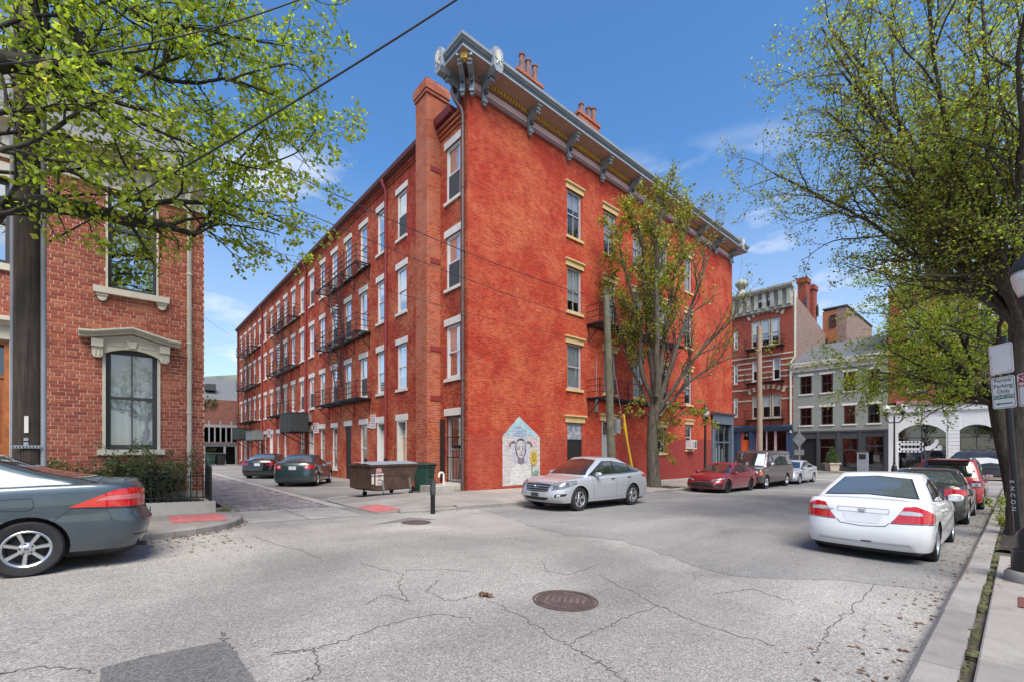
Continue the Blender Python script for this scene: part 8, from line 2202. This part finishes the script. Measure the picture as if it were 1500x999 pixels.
m.grid(rows); edge = [rows[0][j] for j in range(6)] + [rows[i][5] for i in range(1, 7)] + [rows[6][j] for j in range(4, -1, -1)] + [rows[i][0] for i in range(5, 0, -1)]
m.grid([edge, [(x, y, G(10)) for x, y, z in edge]], closed=True); m.build('slab', M_PLANT, t)
t = thing('vent_pipe', (9.75, 15.75, G(10) + 0.4), 'white hooked vent pipe rising from the concrete step', 'pipe')
m = MB(); zz = G(10) + 0.40; P0 = [(9.75, 15.28, zz), (9.75, 15.28, zz + 0.42)] + [(9.75 - 0.11 + 0.11 * math.cos(a), 15.28, zz + 0.42 + 0.11 * math.sin(a)) for a in [math.pi * k / 6 for k in range(1, 7)]] + [(9.53, 15.28, zz + 0.34)]
m.tube(P0, 0.045, 10); m.build('pipe', M_WHITE, t, smooth=True, angle=60)
# ---------------------------------------------------------------- covers and litter on the road
def manhole(px_, py_, r_, label):
    p = gpix(px_, py_); z = G(p.x) + 0.004
    t = thing('manhole_cover', (p.x, p.y, z), label, 'manhole cover', 'manhole covers')
    sl = (G(p.x + .3) - G(p.x - .3)) / .6
    def Q(a, b, c_): return (p.x + a, p.y + b, z + sl * a + c_)
    n = 36
    def ring(r0, r1, h0, h1, mt, name):
        m = MB(); rows = [[Q(r * math.cos(2 * math.pi * k / n), r * math.sin(2 * math.pi * k / n), h) for k in range(n)] for r, h in ((r0, -0.01), (r0, h0), (r1, h1), (r1, -0.01))]
        m.grid(rows, closed=True); return m.build(name, mt, t, smooth=True, angle=35)
    m = MB(); m.add([Q(r_ * 0.9 * math.cos(2 * math.pi * k / n), r_ * 0.9 * math.sin(2 * math.pi * k / n), 0.0) for k in range(n)], [tuple(range(n))]); lid = m.build('lid', M_RUST, t, recalc=False)
    ring(r_ * 0.93, r_, 0.006, 0.006, M_RUST, 'frame'); ring(r_ * 0.80, r_ * 0.83, 0.006, 0.006, M_RUST, 'raised_ring')
    m = MB(); th = 2.2
    for k in range(-3, 4):
        a0 = k * 0.066; h_ = 0.17 - 0.012 * abs(k)
        A, B = Q(a0 * math.cos(th) - h_ * math.sin(th) * .5, a0 * math.sin(th) + h_ * math.cos(th) * .5, 0.003), Q(a0 * math.cos(th) + h_ * math.sin(th) * .5, a0 * math.sin(th) - h_ * math.cos(th) * .5, 0.003)
        m.bar(A, B, 0.036, 0.010)
    for k in range(10):
        a = th + 0.5 + k * 0.13; m.bar(Q(r_ * .62 * math.cos(a), r_ * .62 * math.sin(a), 0.002), Q(r_ * .74 * math.cos(a), r_ * .74 * math.sin(a), 0.002), 0.022, 0.008)
        a += math.pi; m.bar(Q(r_ * .62 * math.cos(a), r_ * .62 * math.sin(a), 0.002), Q(r_ * .74 * math.cos(a), r_ * .74 * math.sin(a), 0.002), 0.022, 0.008)
    m.build('raised_pattern', mat('worn_cast_iron', (0.20, 0.155, 0.135), 0.5, metal=0.4, var=0.15), lid, kind='stuff')
manhole(828, 879, 0.36, 'round rusty manhole cover in the middle of the road in the foreground')
manhole(610, 765, 0.34, 'round manhole cover in the road near the alley apron')
M_DEADL = island_brick('dead_leaf', [(0.0, (0.10, 0.045, 0.02)), (0.5, (0.20, 0.10, 0.045)), (1.0, (0.32, 0.20, 0.10))], 0.8)
rl = random.Random(12)
def leaf_bits(n_, fn, size, mt, name):
    m = MB()
    for _ in range(n_):
        s_, y_, z_ = fn(); a = rl.uniform(0, 6.28); l = size * rl.uniform(0.5, 1.2); w_ = l * rl.uniform(0.3, 0.6); h = rl.uniform(0.002, 0.02)
        c_, q_ = math.cos(a), math.sin(a)
        m.add([(s_ - c_ * l, y_ - q_ * l, z_ + 0.003), (s_ + q_ * w_, y_ - c_ * w_, z_ + h), (s_ + c_ * l, y_ + q_ * l, z_ + 0.004 + h * rl.random()), (s_ - q_ * w_, y_ + c_ * w_, z_ + h * .6)], [(0, 1, 2, 3)])
    return m.build(name, mt, kind='stuff', recalc=False)
def gut():
    if rl.random() < 0.6:
        s_ = rl.uniform(-0.2, 2.2); a = min(max((s_ - 0.0) / 2.05, 0), 1); y_ = 11.75 - 2.05 * math.cos(math.asin(min(0.98, a))) - abs(rl.gauss(0, 0.16)) - 0.02
    else: s_ = rl.uniform(-1.5, 1.6); y_ = 9.6 - abs(rl.gauss(0, 0.9))
    return s_, y_, G(s_)
leaf_bits(420, gut, 0.035, M_DEADL, 'leaf_litter')
leaf_bits(600, lambda: (lambda s_: (s_, 0.56 + abs(rl.gauss(0, 0.25)), G(s_)))(rl.uniform(3, 30)), 0.03, M_DEADL, 'leaf_litter')
leaf_bits(320, lambda: (lambda s_: (s_, rl.uniform(-0.9, 0.55), G(s_) + KERB))(rl.uniform(8.0, 20)), 0.03, M_DEADL, 'leaf_litter')
leaf_bits(60, lambda: (lambda s_: (s_, KN - 0.05 - abs(rl.gauss(0, 0.12)), G(s_)))(rl.uniform(6, 9)), 0.035, M_DEADL, 'leaf_litter')
p = gpix(712, 873)
m = MB()
for k in range(26):
    a = rl.uniform(0, 6.28); l = rl.uniform(0.03, 0.09); o = Vector((rl.gauss(0, 0.035), rl.gauss(0, 0.03), rl.uniform(0.0, 0.04)))
    c_ = p + o; u = Vector((math.cos(a), math.sin(a), rl.uniform(-.2, .5))).normalized(); v = u.cross(Vector((0, 0, 1))).normalized()
    m.add([c_ - u * l * .5, c_ + v * l * .3 + Vector((0, 0, .02)), c_ + u * l * .5, c_ - v * l * .3], [(0, 1, 2, 3)])
tbuild(m, 'dried_leaf_clump', M_DEADL, 'crumpled clump of dry brown leaves on the road left of the manhole', 'dry leaves', recalc=False)
t = thing('utility_cover', (3.9, -0.3, G(4) + KERB), 'small rusty red square access cover in the right pavement beside the lamp base', 'access cover')
q0 = gpix(1496, 882, KERB)
m = MB(); sx_ = q0.x; m.add([(sx_ + a, q0.y + b, G(sx_ + a) + KERB + 0.008) for a, b in ((-0.28, -0.45), (0.28, -0.45), (0.28, 0.02), (-0.28, 0.02))], [(0, 1, 2, 3)]); m.build('lid', mat('rust_red_cover', (0.16, 0.05, 0.04), 0.7, var=0.3, grime=0.4), t, recalc=False)
# ---------------------------------------------------------------- trees and plants
def leafmat(name, stops, trans=0.45, rough=0.5):
    b = NB(name)
    x = b.n('ShaderNodeNewGeometry').outputs['Random Per Island']
    r = b.n('ShaderNodeValToRGB', {'Fac': x}); e = r.color_ramp.elements
    while len(e) < len(stops): e.new(0.5)
    for q, (p, c) in zip(e, stops): q.position = p; q.color = (*c, 1)
    b.p(Base_Color=r.outputs['Color'], Roughness=rough)
    tr = b.n('ShaderNodeBsdfTranslucent', {'Color': b.mix(1.0, r.outputs['Color'], (1.7, 1.7, 1.0, 1), 'MULTIPLY')})
    mx = b.n('ShaderNodeMixShader', {0: trans, 1: b.bsdf.outputs[0], 2: tr.outputs[0]})
    b.t.links.new(mx.outputs[0], b.out.inputs['Surface']); return b.mat
def barkmat(name, c1, c2, moss=0.0):
    b = NB(name); p = b.obj()
    mp = b.n('ShaderNodeMapping', {'Vector': p, 'Scale': (14.0, 14.0, 3.0)}).outputs[0]
    f = b.noise(mp, 1.0, 6, 0.65, 0.5)
    col = b.ramp(f, [(0.35, c1), (0.68, c2)])
    if moss: col = b.mix(b.math('MULTIPLY', b.ramp(b.noise(p, 1.5, 5), [(0.45, 0.0), (0.7, 1.0)]), moss), col, (0.075, 0.085, 0.025))
    b.p(Base_Color=col, Roughness=0.95, Normal=b.bump(f, 0.9, 0.03)); return b.mat
M_BARKD = barkmat('dark_bark', (0.028, 0.022, 0.017), (0.095, 0.075, 0.06), 0.3)
M_BARKG = barkmat('grey_brown_bark', (0.045, 0.036, 0.028), (0.15, 0.125, 0.10), 0.35)
M_BARKN = barkmat('near_black_bark', (0.012, 0.010, 0.008), (0.05, 0.042, 0.033), 0.2)
M_LEAFB = leafmat('bright_spring_leaf', [(0.0, (0.14, 0.20, 0.02)), (0.35, (0.22, 0.30, 0.03)), (0.7, (0.31, 0.39, 0.05)), (0.92, (0.38, 0.43, 0.07)), (1.0, (0.30, 0.22, 0.07))], 0.62)
M_LEAFO = leafmat('olive_spring_leaf', [(0.0, (0.17, 0.10, 0.045)), (0.2, (0.22, 0.19, 0.06)), (0.45, (0.24, 0.29, 0.055)), (0.8, (0.30, 0.38, 0.06)), (1.0, (0.40, 0.49, 0.08))], 0.65)
M_LEAFM = leafmat('yellow_green_leaf', [(0.0, (0.16, 0.085, 0.03)), (0.2, (0.22, 0.19, 0.035)), (0.6, (0.24, 0.29, 0.04)), (1.0, (0.33, 0.39, 0.06))], 0.6)
M_LEAFS = leafmat('grey_green_shrub_leaf', [(0.0, (0.06, 0.085, 0.035)), (0.6, (0.11, 0.15, 0.06)), (1.0, (0.19, 0.23, 0.10))], 0.45)
class Tree:
    def __init__(self, seed):
        self.r = random.Random(seed); self.tr = MB(); self.tw = MB(); self.an = []; self.nr = np.random.RandomState(seed)
    def tube(self, pts, ra, r0):
        if len(pts) < 2: return
        (self.tr if r0 > 0.028 else self.tw).tube(pts, ra, 10 if r0 > 0.1 else 6 if r0 > 0.028 else 4 if r0 > 0.010 else 3, cap=False)
    def rv(self): 
        r = self.r; return Vector((r.gauss(0, 1), r.gauss(0, 1), r.gauss(0, 1)))
    def limb(self, pts, r0, r1, lv, P):
        """hand placed limb: smooth polyline, then side branches"""
        pts = [Vector(p) for p in pts]; out = []
        n = len(pts)
        for i in range(n - 1):
            p0, p1, p2, p3 = pts[max(i - 1, 0)], pts[i], pts[i + 1], pts[min(i + 2, n - 1)]
            for k in range(5):
                t = k / 5; out.append(0.5 * ((2 * p1) + (p2 - p0) * t + (2 * p0 - 5 * p1 + 4 * p2 - p3) * t * t + (3 * p1 - p0 - 3 * p2 + p3) * t ** 3) + self.rv() * r0 * 0.12)
        out.append(pts[-1])
        ra = [r0 + (r1 - r0) * i / (len(out) - 1) for i in range(len(out))]
        self.tube(out, ra, r0); self.children(out, ra, lv, P)
    def children(self, pts, ra, lv, P):
        r = self.r
        if lv >= P['max'] - 1:
            for i in range(1, len(pts)):
                if pts[i].z < P.get('zmin', -9): continue
                for _ in range(P['leaf']):
                    if r.random() < P.get('dens', 1.0): self.an.append(pts[i].lerp(pts[i - 1], r.random()) + self.rv() * P.get('lsp', 0.035))
            if lv >= P['max']: return
        L = sum((pts[i + 1] - pts[i]).length for i in range(len(pts) - 1))
        n = max(1, int(L * P['n'][lv] + r.random()))
        for k in range(n):
            t = P.get('t0', 0.15) + (1 - P.get('t0', 0.15)) * (k + r.random()) / n
            if lv > 0 and r.random() < 0.05: continue
            f = t * (len(pts) - 1); i = min(int(f), len(pts) - 2)
            p = pts[i].lerp(pts[i + 1], f - i); d = (pts[i + 1] - pts[i]).normalized()
            ax = d.cross(self.rv()).normalized(); ang = R(r.uniform(*P.get('ang', (30, 70))))
            nd = (d * math.cos(ang) + ax * math.sin(ang) + P.get('bias', Vector((0, 0, 0.1)))).normalized()
            rr = max(0.0035, (ra[i] * 0.62) if lv > 0 else min(ra[i] * 0.6, P.get('r1', 0.05)))
            self.grow(p, nd, P['len'][lv] * r.uniform(0.6, 1.25) * (1.1 - 0.45 * t), rr, lv + 1, P)
    def grow(self, p, d, L, r0, lv, P):
        n = max(3, int(L / P.get('seg', 0.16))); pts = [p]; st = L / n
        up = P.get('up', 0.04)
        for i in range(n):
            d = (d + self.rv() * P.get('wan', 0.13) + Vector((0, 0, up))).normalized()
            p = p + d * st; pts.append(p)
        ra = [max(0.0028, r0 * (1 - 0.72 * i / n)) for i in range(n + 1)]
        self.tube(pts, ra, r0); self.children(pts, ra, lv, P)
    def leaves(self, size, per=1, droop=0.35):
        A = np.array([tuple(a) for a in self.an]); 
        if per > 1: A = np.repeat(A, per, 0)
        n = len(A); R0 = self.nr
        A = A + R0.normal(0, 0.02, A.shape)
        d = R0.normal(0, 1, (n, 3)); d[:, 2] -= droop; d /= np.linalg.norm(d, axis=1)[:, None]
        u = R0.normal(0, 1, (n, 3)); s = np.cross(d, u); s /= np.linalg.norm(s, axis=1)[:, None]
        nn = np.cross(d, s)
        l = (size * R0.uniform(0.55, 1.25, n))[:, None]; w_ = l * R0.uniform(0.30, 0.42, n)[:, None]
        v = np.empty((n, 4, 3)); v[:, 0] = A; v[:, 1] = A + d * l * 0.45 + s * w_ + nn * l * 0.12; v[:, 2] = A + d * l; v[:, 3] = A + d * l * 0.45 - s * w_ + nn * l * 0.12
        return v.reshape(-1, 3), n
    def finish(self, name, base, label, bark, leaf, lsize, group=None, cat='tree', per=1, parts=('trunk', 'twigs', 'crown')):
        t = thing(name, base, label, cat, group)
        if self.tr.v: self.tr.build(parts[0], bark, t, smooth=True, recalc=False)
        if self.tw.v: self.tw.build(parts[1], bark, t, smooth=True, recalc=False, kind='stuff')
        if self.an:
            v, n = self.leaves(lsize, per); v = v - np.array(base)
            me = bpy.data.meshes.new(parts[2]); me.vertices.add(n * 4); me.vertices.foreach_set('co', v.astype(np.float32).ravel())
            me.loops.add(n * 4); me.loops.foreach_set('vertex_index', np.arange(n * 4, dtype=np.int32)); me.polygons.add(n)
            me.polygons.foreach_set('loop_start', np.arange(0, n * 4, 4, dtype=np.int32))
            me.update(calc_edges=True); me.materials.append(leaf)
            o = bpy.data.objects.new(parts[2], me); COL.objects.link(o); o.parent = t; o['kind'] = 'stuff'
        return t
def pl(pts, n=None, Z=None):
    if n is not None: return [pix(x, y, n=n + (k[0] if k else 0)) for x, y, *k in pts]
    return [pix(x, y, Z=Z + (k[0] if k else 0)) for x, y, *k in pts]
# --- tree at left: trunk off the frame, limbs reaching in over the house
T = Tree(11)
tb = Vector((-5.2, 10.6, G(-5.2) + KERB))
fork = tb + Vector((0.25, 0.05, 4.2))
T.tube([tb - Vector((0, 0, .2)), tb + Vector((0, 0, .3)), tb + Vector((.08, 0, 2)), fork], [.42, .34, .29, .27], .4)
PA = dict(max=3, n=[3.4, 3.4, 4.5], len=[1.35, 0.62, 0.30], leaf=5, dens=0.6, up=0.0, wan=0.17, seg=0.15, r1=0.030, bias=Vector((0.12, -0.05, 0.02)), ang=(30, 75), lsp=0.05, t0=0.05)
PAB = dict(PA, bias=Vector((0.12, -0.05, 0.26)), ang=(25, 60))
PA1 = dict(PA); PA1.update(n=[2.6, 3.2, 4.5])
A = pl([(-60, 98), (0, 92), (65, 96), (130, 98)], n=9.0)
T.limb([fork] + A, .15, .10, 0, PA1)
T.limb(pl([(130, 98), (118, 60), (98, 25), (72, -35)], n=9.0), .085, .05, 0, PA)
T.limb(pl([(135, 92), (180, 95), (235, 114), (285, 122), (335, 117), (390, 135), (440, 160)], n=8.9), .04, .014, 0, PA)
T.limb(pl([(45, 84), (66, 50), (66, -10)], n=9.1), .05, .03, 0, PA)
B = pl([(-70, 318), (0, 305), (80, 300), (150, 314), (192, 322)], n=9.5)
T.limb([fork + Vector((0, 0, -.3))] + B, .15, .095, 0, dict(PAB, n=[1.5, 3, 4.5], zmin=1.5))
T.limb(pl([(192, 322), (240, 330), (285, 345)], n=9.5), .07, .045, 0, dict(PAB, n=[1.3, 3, 4.5]))
T.limb(pl([(285, 345), (305, 318), (335, 285), (345, 245), (385, 190), (400, 160)], n=9.4), .035, .012, 0, PA)
T.limb(pl([(288, 344), (320, 330), (370, 335), (410, 345)], n=9.3), .022, .010, 0, dict(PA, n=[3, 3, 4.5], bias=Vector((.1, -.05, -.05))))
T.limb(pl([(190, 318), (232, 298), (300, 297), (335, 300), (378, 312), (440, 338)], n=9.4), .05, .014, 0, PA)
T.limb(pl([(0, 222), (60, 202), (127, 157), (190, 122), (260, 85), (330, 60)], n=8.7), .030, .012, 0, PA)
T.limb(pl([(0, 222), (70, 235), (130, 266), (175, 292)], n=8.9), .026, .012, 0, PA)
T.limb(pl([(-40, 170), (60, 160), (160, 165), (250, 200), (330, 235), (390, 250)], n=8.8), .035, .012, 0, PA)
T.limb(pl([(72, -30), (150, -5), (220, 30), (300, 45), (370, 60), (430, 70)], n=8.8), .04, .012, 0, PA)
T.limb(pl([(0, 40), (40, 25), (110, 20), (180, -10)], n=8.9), .03, .012, 0, PA)
T.limb(pl([(240, 112), (245, 60), (270, 10), (300, -30)], n=8.8), .03, .012, 0, PA)
T.limb(pl([(330, 120), (375, 105), (430, 95), (458, 120)], n=8.6), .02, .008, 0, PA)
T.limb(pl([(345, 248), (395, 240), (440, 220), (462, 190)], n=9.2), .018, .008, 0, PA)
T.limb(pl([(388, 190), (430, 215), (455, 250)], n=9.2), .016, .008, 0, PA)
T.limb(pl([(240, 332), (258, 350), (262, 372)], n=9.4), .014, .006, 1, PA)
T.limb(pl([(78, 304), (90, 325), (102, 350), (112, 352)], n=9.3), .012, .005, 1, PA)
T.limb(pl([(130, 316), (134, 340), (145, 352)], n=9.3), .010, .005, 1, PA)
T.limb(pl([(420, -60), (455, -5), (490, 8), (512, 0)], n=8.2), .010, .005, 1, PA)
for q in ([(-30, 20), (80, 45), (180, 70), (290, 75), (400, 95)], [(-30, 130), (90, 125), (200, 160), (300, 165), (410, 200)], [(-30, 250), (60, 255), (150, 245), (250, 255), (340, 270)], [(100, -40), (200, 20), (290, 15), (380, 35)], [(-40, 200), (60, 195), (170, 215), (280, 225)]):
    T.limb(pl(q, n=10.2), .03, .010, 0, dict(PA, n=[2.8, 3, 4]))
T.finish('broadleaf_tree', tuple(tb), 'dark limbed tree with bright spring leaves reaching over the red brick house', M_BARKN, M_LEAFB, 0.088)
# --- vase shaped tree before the street facade
T = Tree(23)
mb_ = Vector((20.45, 11.55, G(20.45) + KERB - 0.1)); Zm = mb_.x * S2[1] + mb_.y * S2[0]
cx0 = pix(957, 700, Z=Zm); dxm = 0
trunk = pl([(958, 722), (957, 690), (955, 650), (957, 610), (962, 575)], Z=Zm)
T.tube(trunk, [.40, .30, .27, .26, .28], .3)
PM = dict(max=3, n=[1.9, 2.8, 2.6], len=[1.9, 1.0, 0.5], leaf=5, dens=0.82, up=0.075, wan=0.10, seg=0.26, r1=0.045, bias=Vector((0, 0, 0.28)), ang=(22, 50), lsp=0.07, t0=0.22)
PMb = dict(PM, dens=0.13)
for pts, r0, pr in (([(960, 590), (940, 545), (937, 470), (918, 405), (905, 350)], .14, PM), ([(960, 590), (952, 520), (944, 430), (940, 360), (932, 318)], .13, PM), ([(962, 580, -.4), (962, 500, -.8), (962, 400, -1.1), (965, 340, -1.3), (972, 300, -1.3)], .15, PM),
                ([(963, 580), (972, 500, .3), (985, 420, .6), (1000, 360, .9), (1010, 325, 1)], .14, PM), ([(965, 590), (985, 530), (1008, 460), (1030, 400), (1050, 340)], .13, PMb), ([(966, 600), (995, 555, -.4), (1030, 510, -.6), (1070, 470, -.8), (1095, 430, -.8)], .11, PMb),
                ([(966, 610), (1000, 568, .4), (1045, 535, .6), (1085, 520, .6)], .09, PMb), ([(955, 600), (925, 540, .5), (905, 470, .9), (890, 410, 1.1)], .09, PM), ([(960, 590, .3), (955, 480, 1.2), (950, 400, 1.8), (955, 350, 2.2)], .12, PM)):
    T.limb(pl(pts, Z=Zm), r0, .025, 0, pr)
PV = dict(PM, n=[3, 2.5, 3], len=[0.9, 0.5, 0.3], dens=0.9, up=0, bias=Vector((0, 0, 0)))
T.limb(pl([(957, 690), (972, 640), (985, 615), (1010, 600), (1030, 610)], Z=Zm - 0.3), .03, .01, 0, PV); T.limb(pl([(962, 600), (968, 630), (972, 660)], Z=Zm - 0.4), .02, .01, 0, PV); T.limb(pl([(960, 620), (940, 600), (915, 625)], Z=Zm - 0.4), .015, .01, 0, dict(PV, dens=.5))
T.finish('street_tree', tuple(mb_), 'half bare vase shaped street tree with yellow green buds before the painted brick facade', M_BARKG, M_LEAFM, 0.135)
# --- trees along the right pavement
def right_tree(seed, base, H, limbs, prm, r0, label, leaf, lsize, bark, lean=(0, 0), name='street_tree', group='trees along the right pavement', extra=()):
    T = Tree(seed); b = Vector(base); f = b + Vector((lean[0], lean[1], H))
    T.tube([b - Vector((0, 0, .2)), b + Vector((0, 0, .15)), b.lerp(f, .35) + T.rv() * .03, b.lerp(f, .7) + T.rv() * .04, f], [r0 * 1.5, r0 * 1.15, r0, r0 * .93, r0 * .95], r0)
    for az, el_, L, rr in limbs:
        d = Vector((math.cos(R(az)) * math.cos(R(el_)), math.sin(R(az)) * math.cos(R(el_)), math.sin(R(el_))))
        pts = [f - Vector((0, 0, T.r.uniform(0, .5)))]; 
        for k in range(5):
            d = (d + T.rv() * 0.10 + Vector((0, 0, 0.05))).normalized(); pts.append(pts[-1] + d * L / 5)
        T.limb(pts, rr, .022, 0, prm)
    for pts, ra_, pr in extra: T.limb(pts, ra_, .015, 0, pr)
    T.finish(name, base, label, bark, leaf, lsize, group)
PR = dict(max=3, n=[2.3, 3.0, 3.0], len=[2.2, 1.15, 0.45], leaf=6, dens=0.72, up=0.03, wan=0.13, seg=0.22, r1=0.05, bias=Vector((-0.02, 0.05, 0.12)), ang=(28, 62), lsp=0.06, t0=0.12, zmin=0.9)
b1 = (14.2, -0.08, G(14.2) + KERB)
right_tree(31, b1, 4.6, [(100, 42, 6.4, .055), (128, 48, 6.8, .055), (70, 46, 5.6, .055), (150, 58, 6.5, .06), (95, 60, 7.0, .065), (40, 52, 6.0, .06), (185, 55, 6.0, .06), (115, 75, 8.0, .055), (118, 62, 8.2, .065), (132, 60, 8.0, .065), (108, 66, 8.5, .065), (145, 66, 8.2, .065), (-60, 50, 5, .06), (-120, 55, 5, .06), (0, 60, 6, .06), (210, 70, 7, .065), (160, 40, 5.0, .055), (88, 78, 8.0, .065)], dict(PR, zmin=2.3), .22,
           'tall spreading street tree with sparse olive leaves rising behind the leaning sign post', M_LEAFO, 0.066, M_BARKD)
PR2 = dict(PR, dens=0.72, bias=Vector((-0.02, 0.06, -0.03)), up=-0.005, zmin=0.3)
right_tree(37, (20.3, 0.0, G(20.3) + KERB), 3.6, [(100, 25, 3.6, .07), (140, 35, 3.4, .07), (75, 30, 4.0, .08), (115, 50, 4.8, .08), (170, 45, 5.0, .08), (60, 55, 5.5, .09), (95, 70, 7.0, .10), (210, 50, 5, .08), (-80, 50, 5, .1), (20, 45, 5, .1)], PR2, .19,
           'leaning dark trunked street tree with bright low leaves hanging over the red utility car', M_LEAFB, 0.085, M_BARKD, lean=(-0.3, 0.45))
PR3 = dict(PR, dens=0.5)
right_tree(41, (29.0, 0.0, G(29) + KERB), 4.0, [(100, 25, 5.0, .10), (140, 40, 5.0, .10), (75, 45, 5.5, .10), (180, 45, 5.5, .10), (110, 68, 6.5, .11), (0, 50, 5, .1), (-90, 50, 5, .1)], PR3, .2, 'farthest street tree of the right pavement, green crown before the white arches', M_LEAFB, 0.10, M_BARKD)
# --- a tree behind the photographer, seen only as a reflection and dappled shade
PR4 = dict(PR, n=[1.4, 1.8, 2], dens=0.9)
right_tree(47, (1.3, -6.2, G(1) + KERB), 3.4, [(30, 30, 3.4, .09), (100, 35, 3.0, .09), (170, 35, 3.4, .09), (240, 45, 3.5, .09), (320, 50, 3.5, .09), (90, 75, 4.5, .10)], PR4, .2, 'broad street tree behind the photographer, mirrored in the upper window of the house', M_LEAFB, 0.10, M_BARKD)
# --- sapling and weeds in the tree pit, shrub behind the fence, clipped shrub, weeds
def clump(seed, base, stems, h, spread, prm, leaf, lsize, name, label, cat, up=0.12, r0=0.008):
    T = Tree(seed); b = Vector(base)
    for k in range(stems):
        a = T.r.uniform(0, 6.28); d = Vector((math.cos(a) * spread, math.sin(a) * spread, 1)).normalized()
        T.grow(b + Vector((T.r.gauss(0, spread * .12), T.r.gauss(0, spread * .10), 0)), d, h * T.r.uniform(.6, 1.15), r0, prm['max'] - 1, prm)
    T.finish(name, base, label, M_BARKG, leaf, lsize, None, cat, parts=('stem', 'stems', 'leaves'))
PS1 = dict(max=3, n=[8, 7, 7], len=[.3, .22, .16], leaf=3, dens=.9, up=0.05, wan=.10, seg=.08, bias=Vector((0, 0, .1)), ang=(35, 75), lsp=.02, t0=.55)
sp_ = gpix(1466, 768, KERB)
clump(51, (sp_.x, sp_.y + 0.02, G(sp_.x) + KERB), 3, 0.62, 0.12, dict(PS1, t0=.7), M_LEAFB, 0.07, 'sapling', 'thin sapling with lime green leaves growing in the mulch of the tree pit', 'sapling')
sp2 = gpix(1478, 772, KERB)
clump(52, (sp2.x + 0.1, sp2.y + 0.03, G(sp2.x) + KERB), 12, 0.26, 0.5, dict(PS1, t0=.2), M_LEAFM, 0.05, 'weed', 'small tuft of pale weeds beside the sapling in the mulch', 'weed', r0=.004)
PSH = dict(max=3, n=[6, 8, 4], len=[.5, .36, .2], leaf=5, dens=.9, up=-0.03, wan=.10, seg=.09, bias=Vector((0, -0.06, .0)), ang=(25, 70), lsp=.03, t0=.12)
T = Tree(61); sb_ = Vector((0.15, 12.72, zb(0.15) + 0.2))
for k in range(64):
    a = T.r.uniform(0, 6.28); s_ = T.r.uniform(.1, .85)
    T.grow(sb_ + Vector((T.r.gauss(0, .50), T.r.gauss(0, .13), 0)), Vector((math.cos(a) * s_ * 1.3, math.sin(a) * s_ * .3 - .03, 1)).normalized(), T.r.uniform(.55, 1.25), .011, 1, PSH)
for k in range(6):
    a = T.r.uniform(-.9, .9); T.grow(sb_ + Vector((T.r.gauss(0, .25), 0, 0)), Vector((a, -.05, 1)).normalized(), T.r.uniform(1.3, 1.75), .010, 1, dict(PSH, dens=.35, up=-.05))
T.finish('shrub', tuple(sb_), 'loose grey green shrub growing between the iron fence and the arched window', M_BARKG, M_LEAFS, 0.055, None, 'shrub', parts=('stem', 'stems', 'leaves'))
T = Tree(71); b_ = Vector((49.1, py_, pz + .75))
for k in range(2600):
    h = T.r.random() ** 1.4; rr = 0.62 * (1 - h) ** .7 * math.sqrt(T.r.uniform(.55, 1)) * (1.0 if h > .12 else .8); a = T.r.uniform(0, 6.28)
    T.an.append(b_ + Vector((rr * math.cos(a), rr * math.sin(a), 1.5 * h)))
T.tr.tube([b_ - Vector((0, 0, .2)), b_ + Vector((0, 0, .6))], .05, 6)
T.finish('clipped_shrub', tuple(b_), 'clipped conical evergreen growing in the pale stone planter across the junction', M_BARKG, leafmat('evergreen_leaf', [(0, (.03, .06, .015)), (1, (.09, .15, .03))], .2), 0.09, None, 'shrub', parts=('stem', 'stems', 'leaves'))
cw = leafmat('creeper_leaf', [(0, (.06, .08, .03)), (1, (.16, .19, .07))], .3)
T = Tree(81)
for k in range(900):
    x = T.r.uniform(-4.0, 9.0); T.an.append(Vector((x, 66.9, 5.1 + 0.8 * math.sin(x * .9) + T.r.gauss(0, .35))))
T.an = [a for a in T.an]
T.finish('creeper', (3, 66.9, 4), 'pale green creeper trailing across the rough brick wall at the alley end', M_BARKG, cw, 0.30, None, 'creeper', parts=('stem', 'stems', 'leaves'))
for i, (s_, n_, lab) in enumerate(((1.85, 12.35, 'tuft of grass at the corner of the planter kerb by the alley'), (10.0, 14.62, 'tuft of weeds at the foot of the brick corner below the downpipe'))):
    clump(90 + i, (s_, n_, G(s_) + 0.12), 16, 0.12, 0.6, dict(PS1, t0=.1, leaf=2), M_LEAFM, 0.035, 'weed', lab, 'weed', r0=.003)
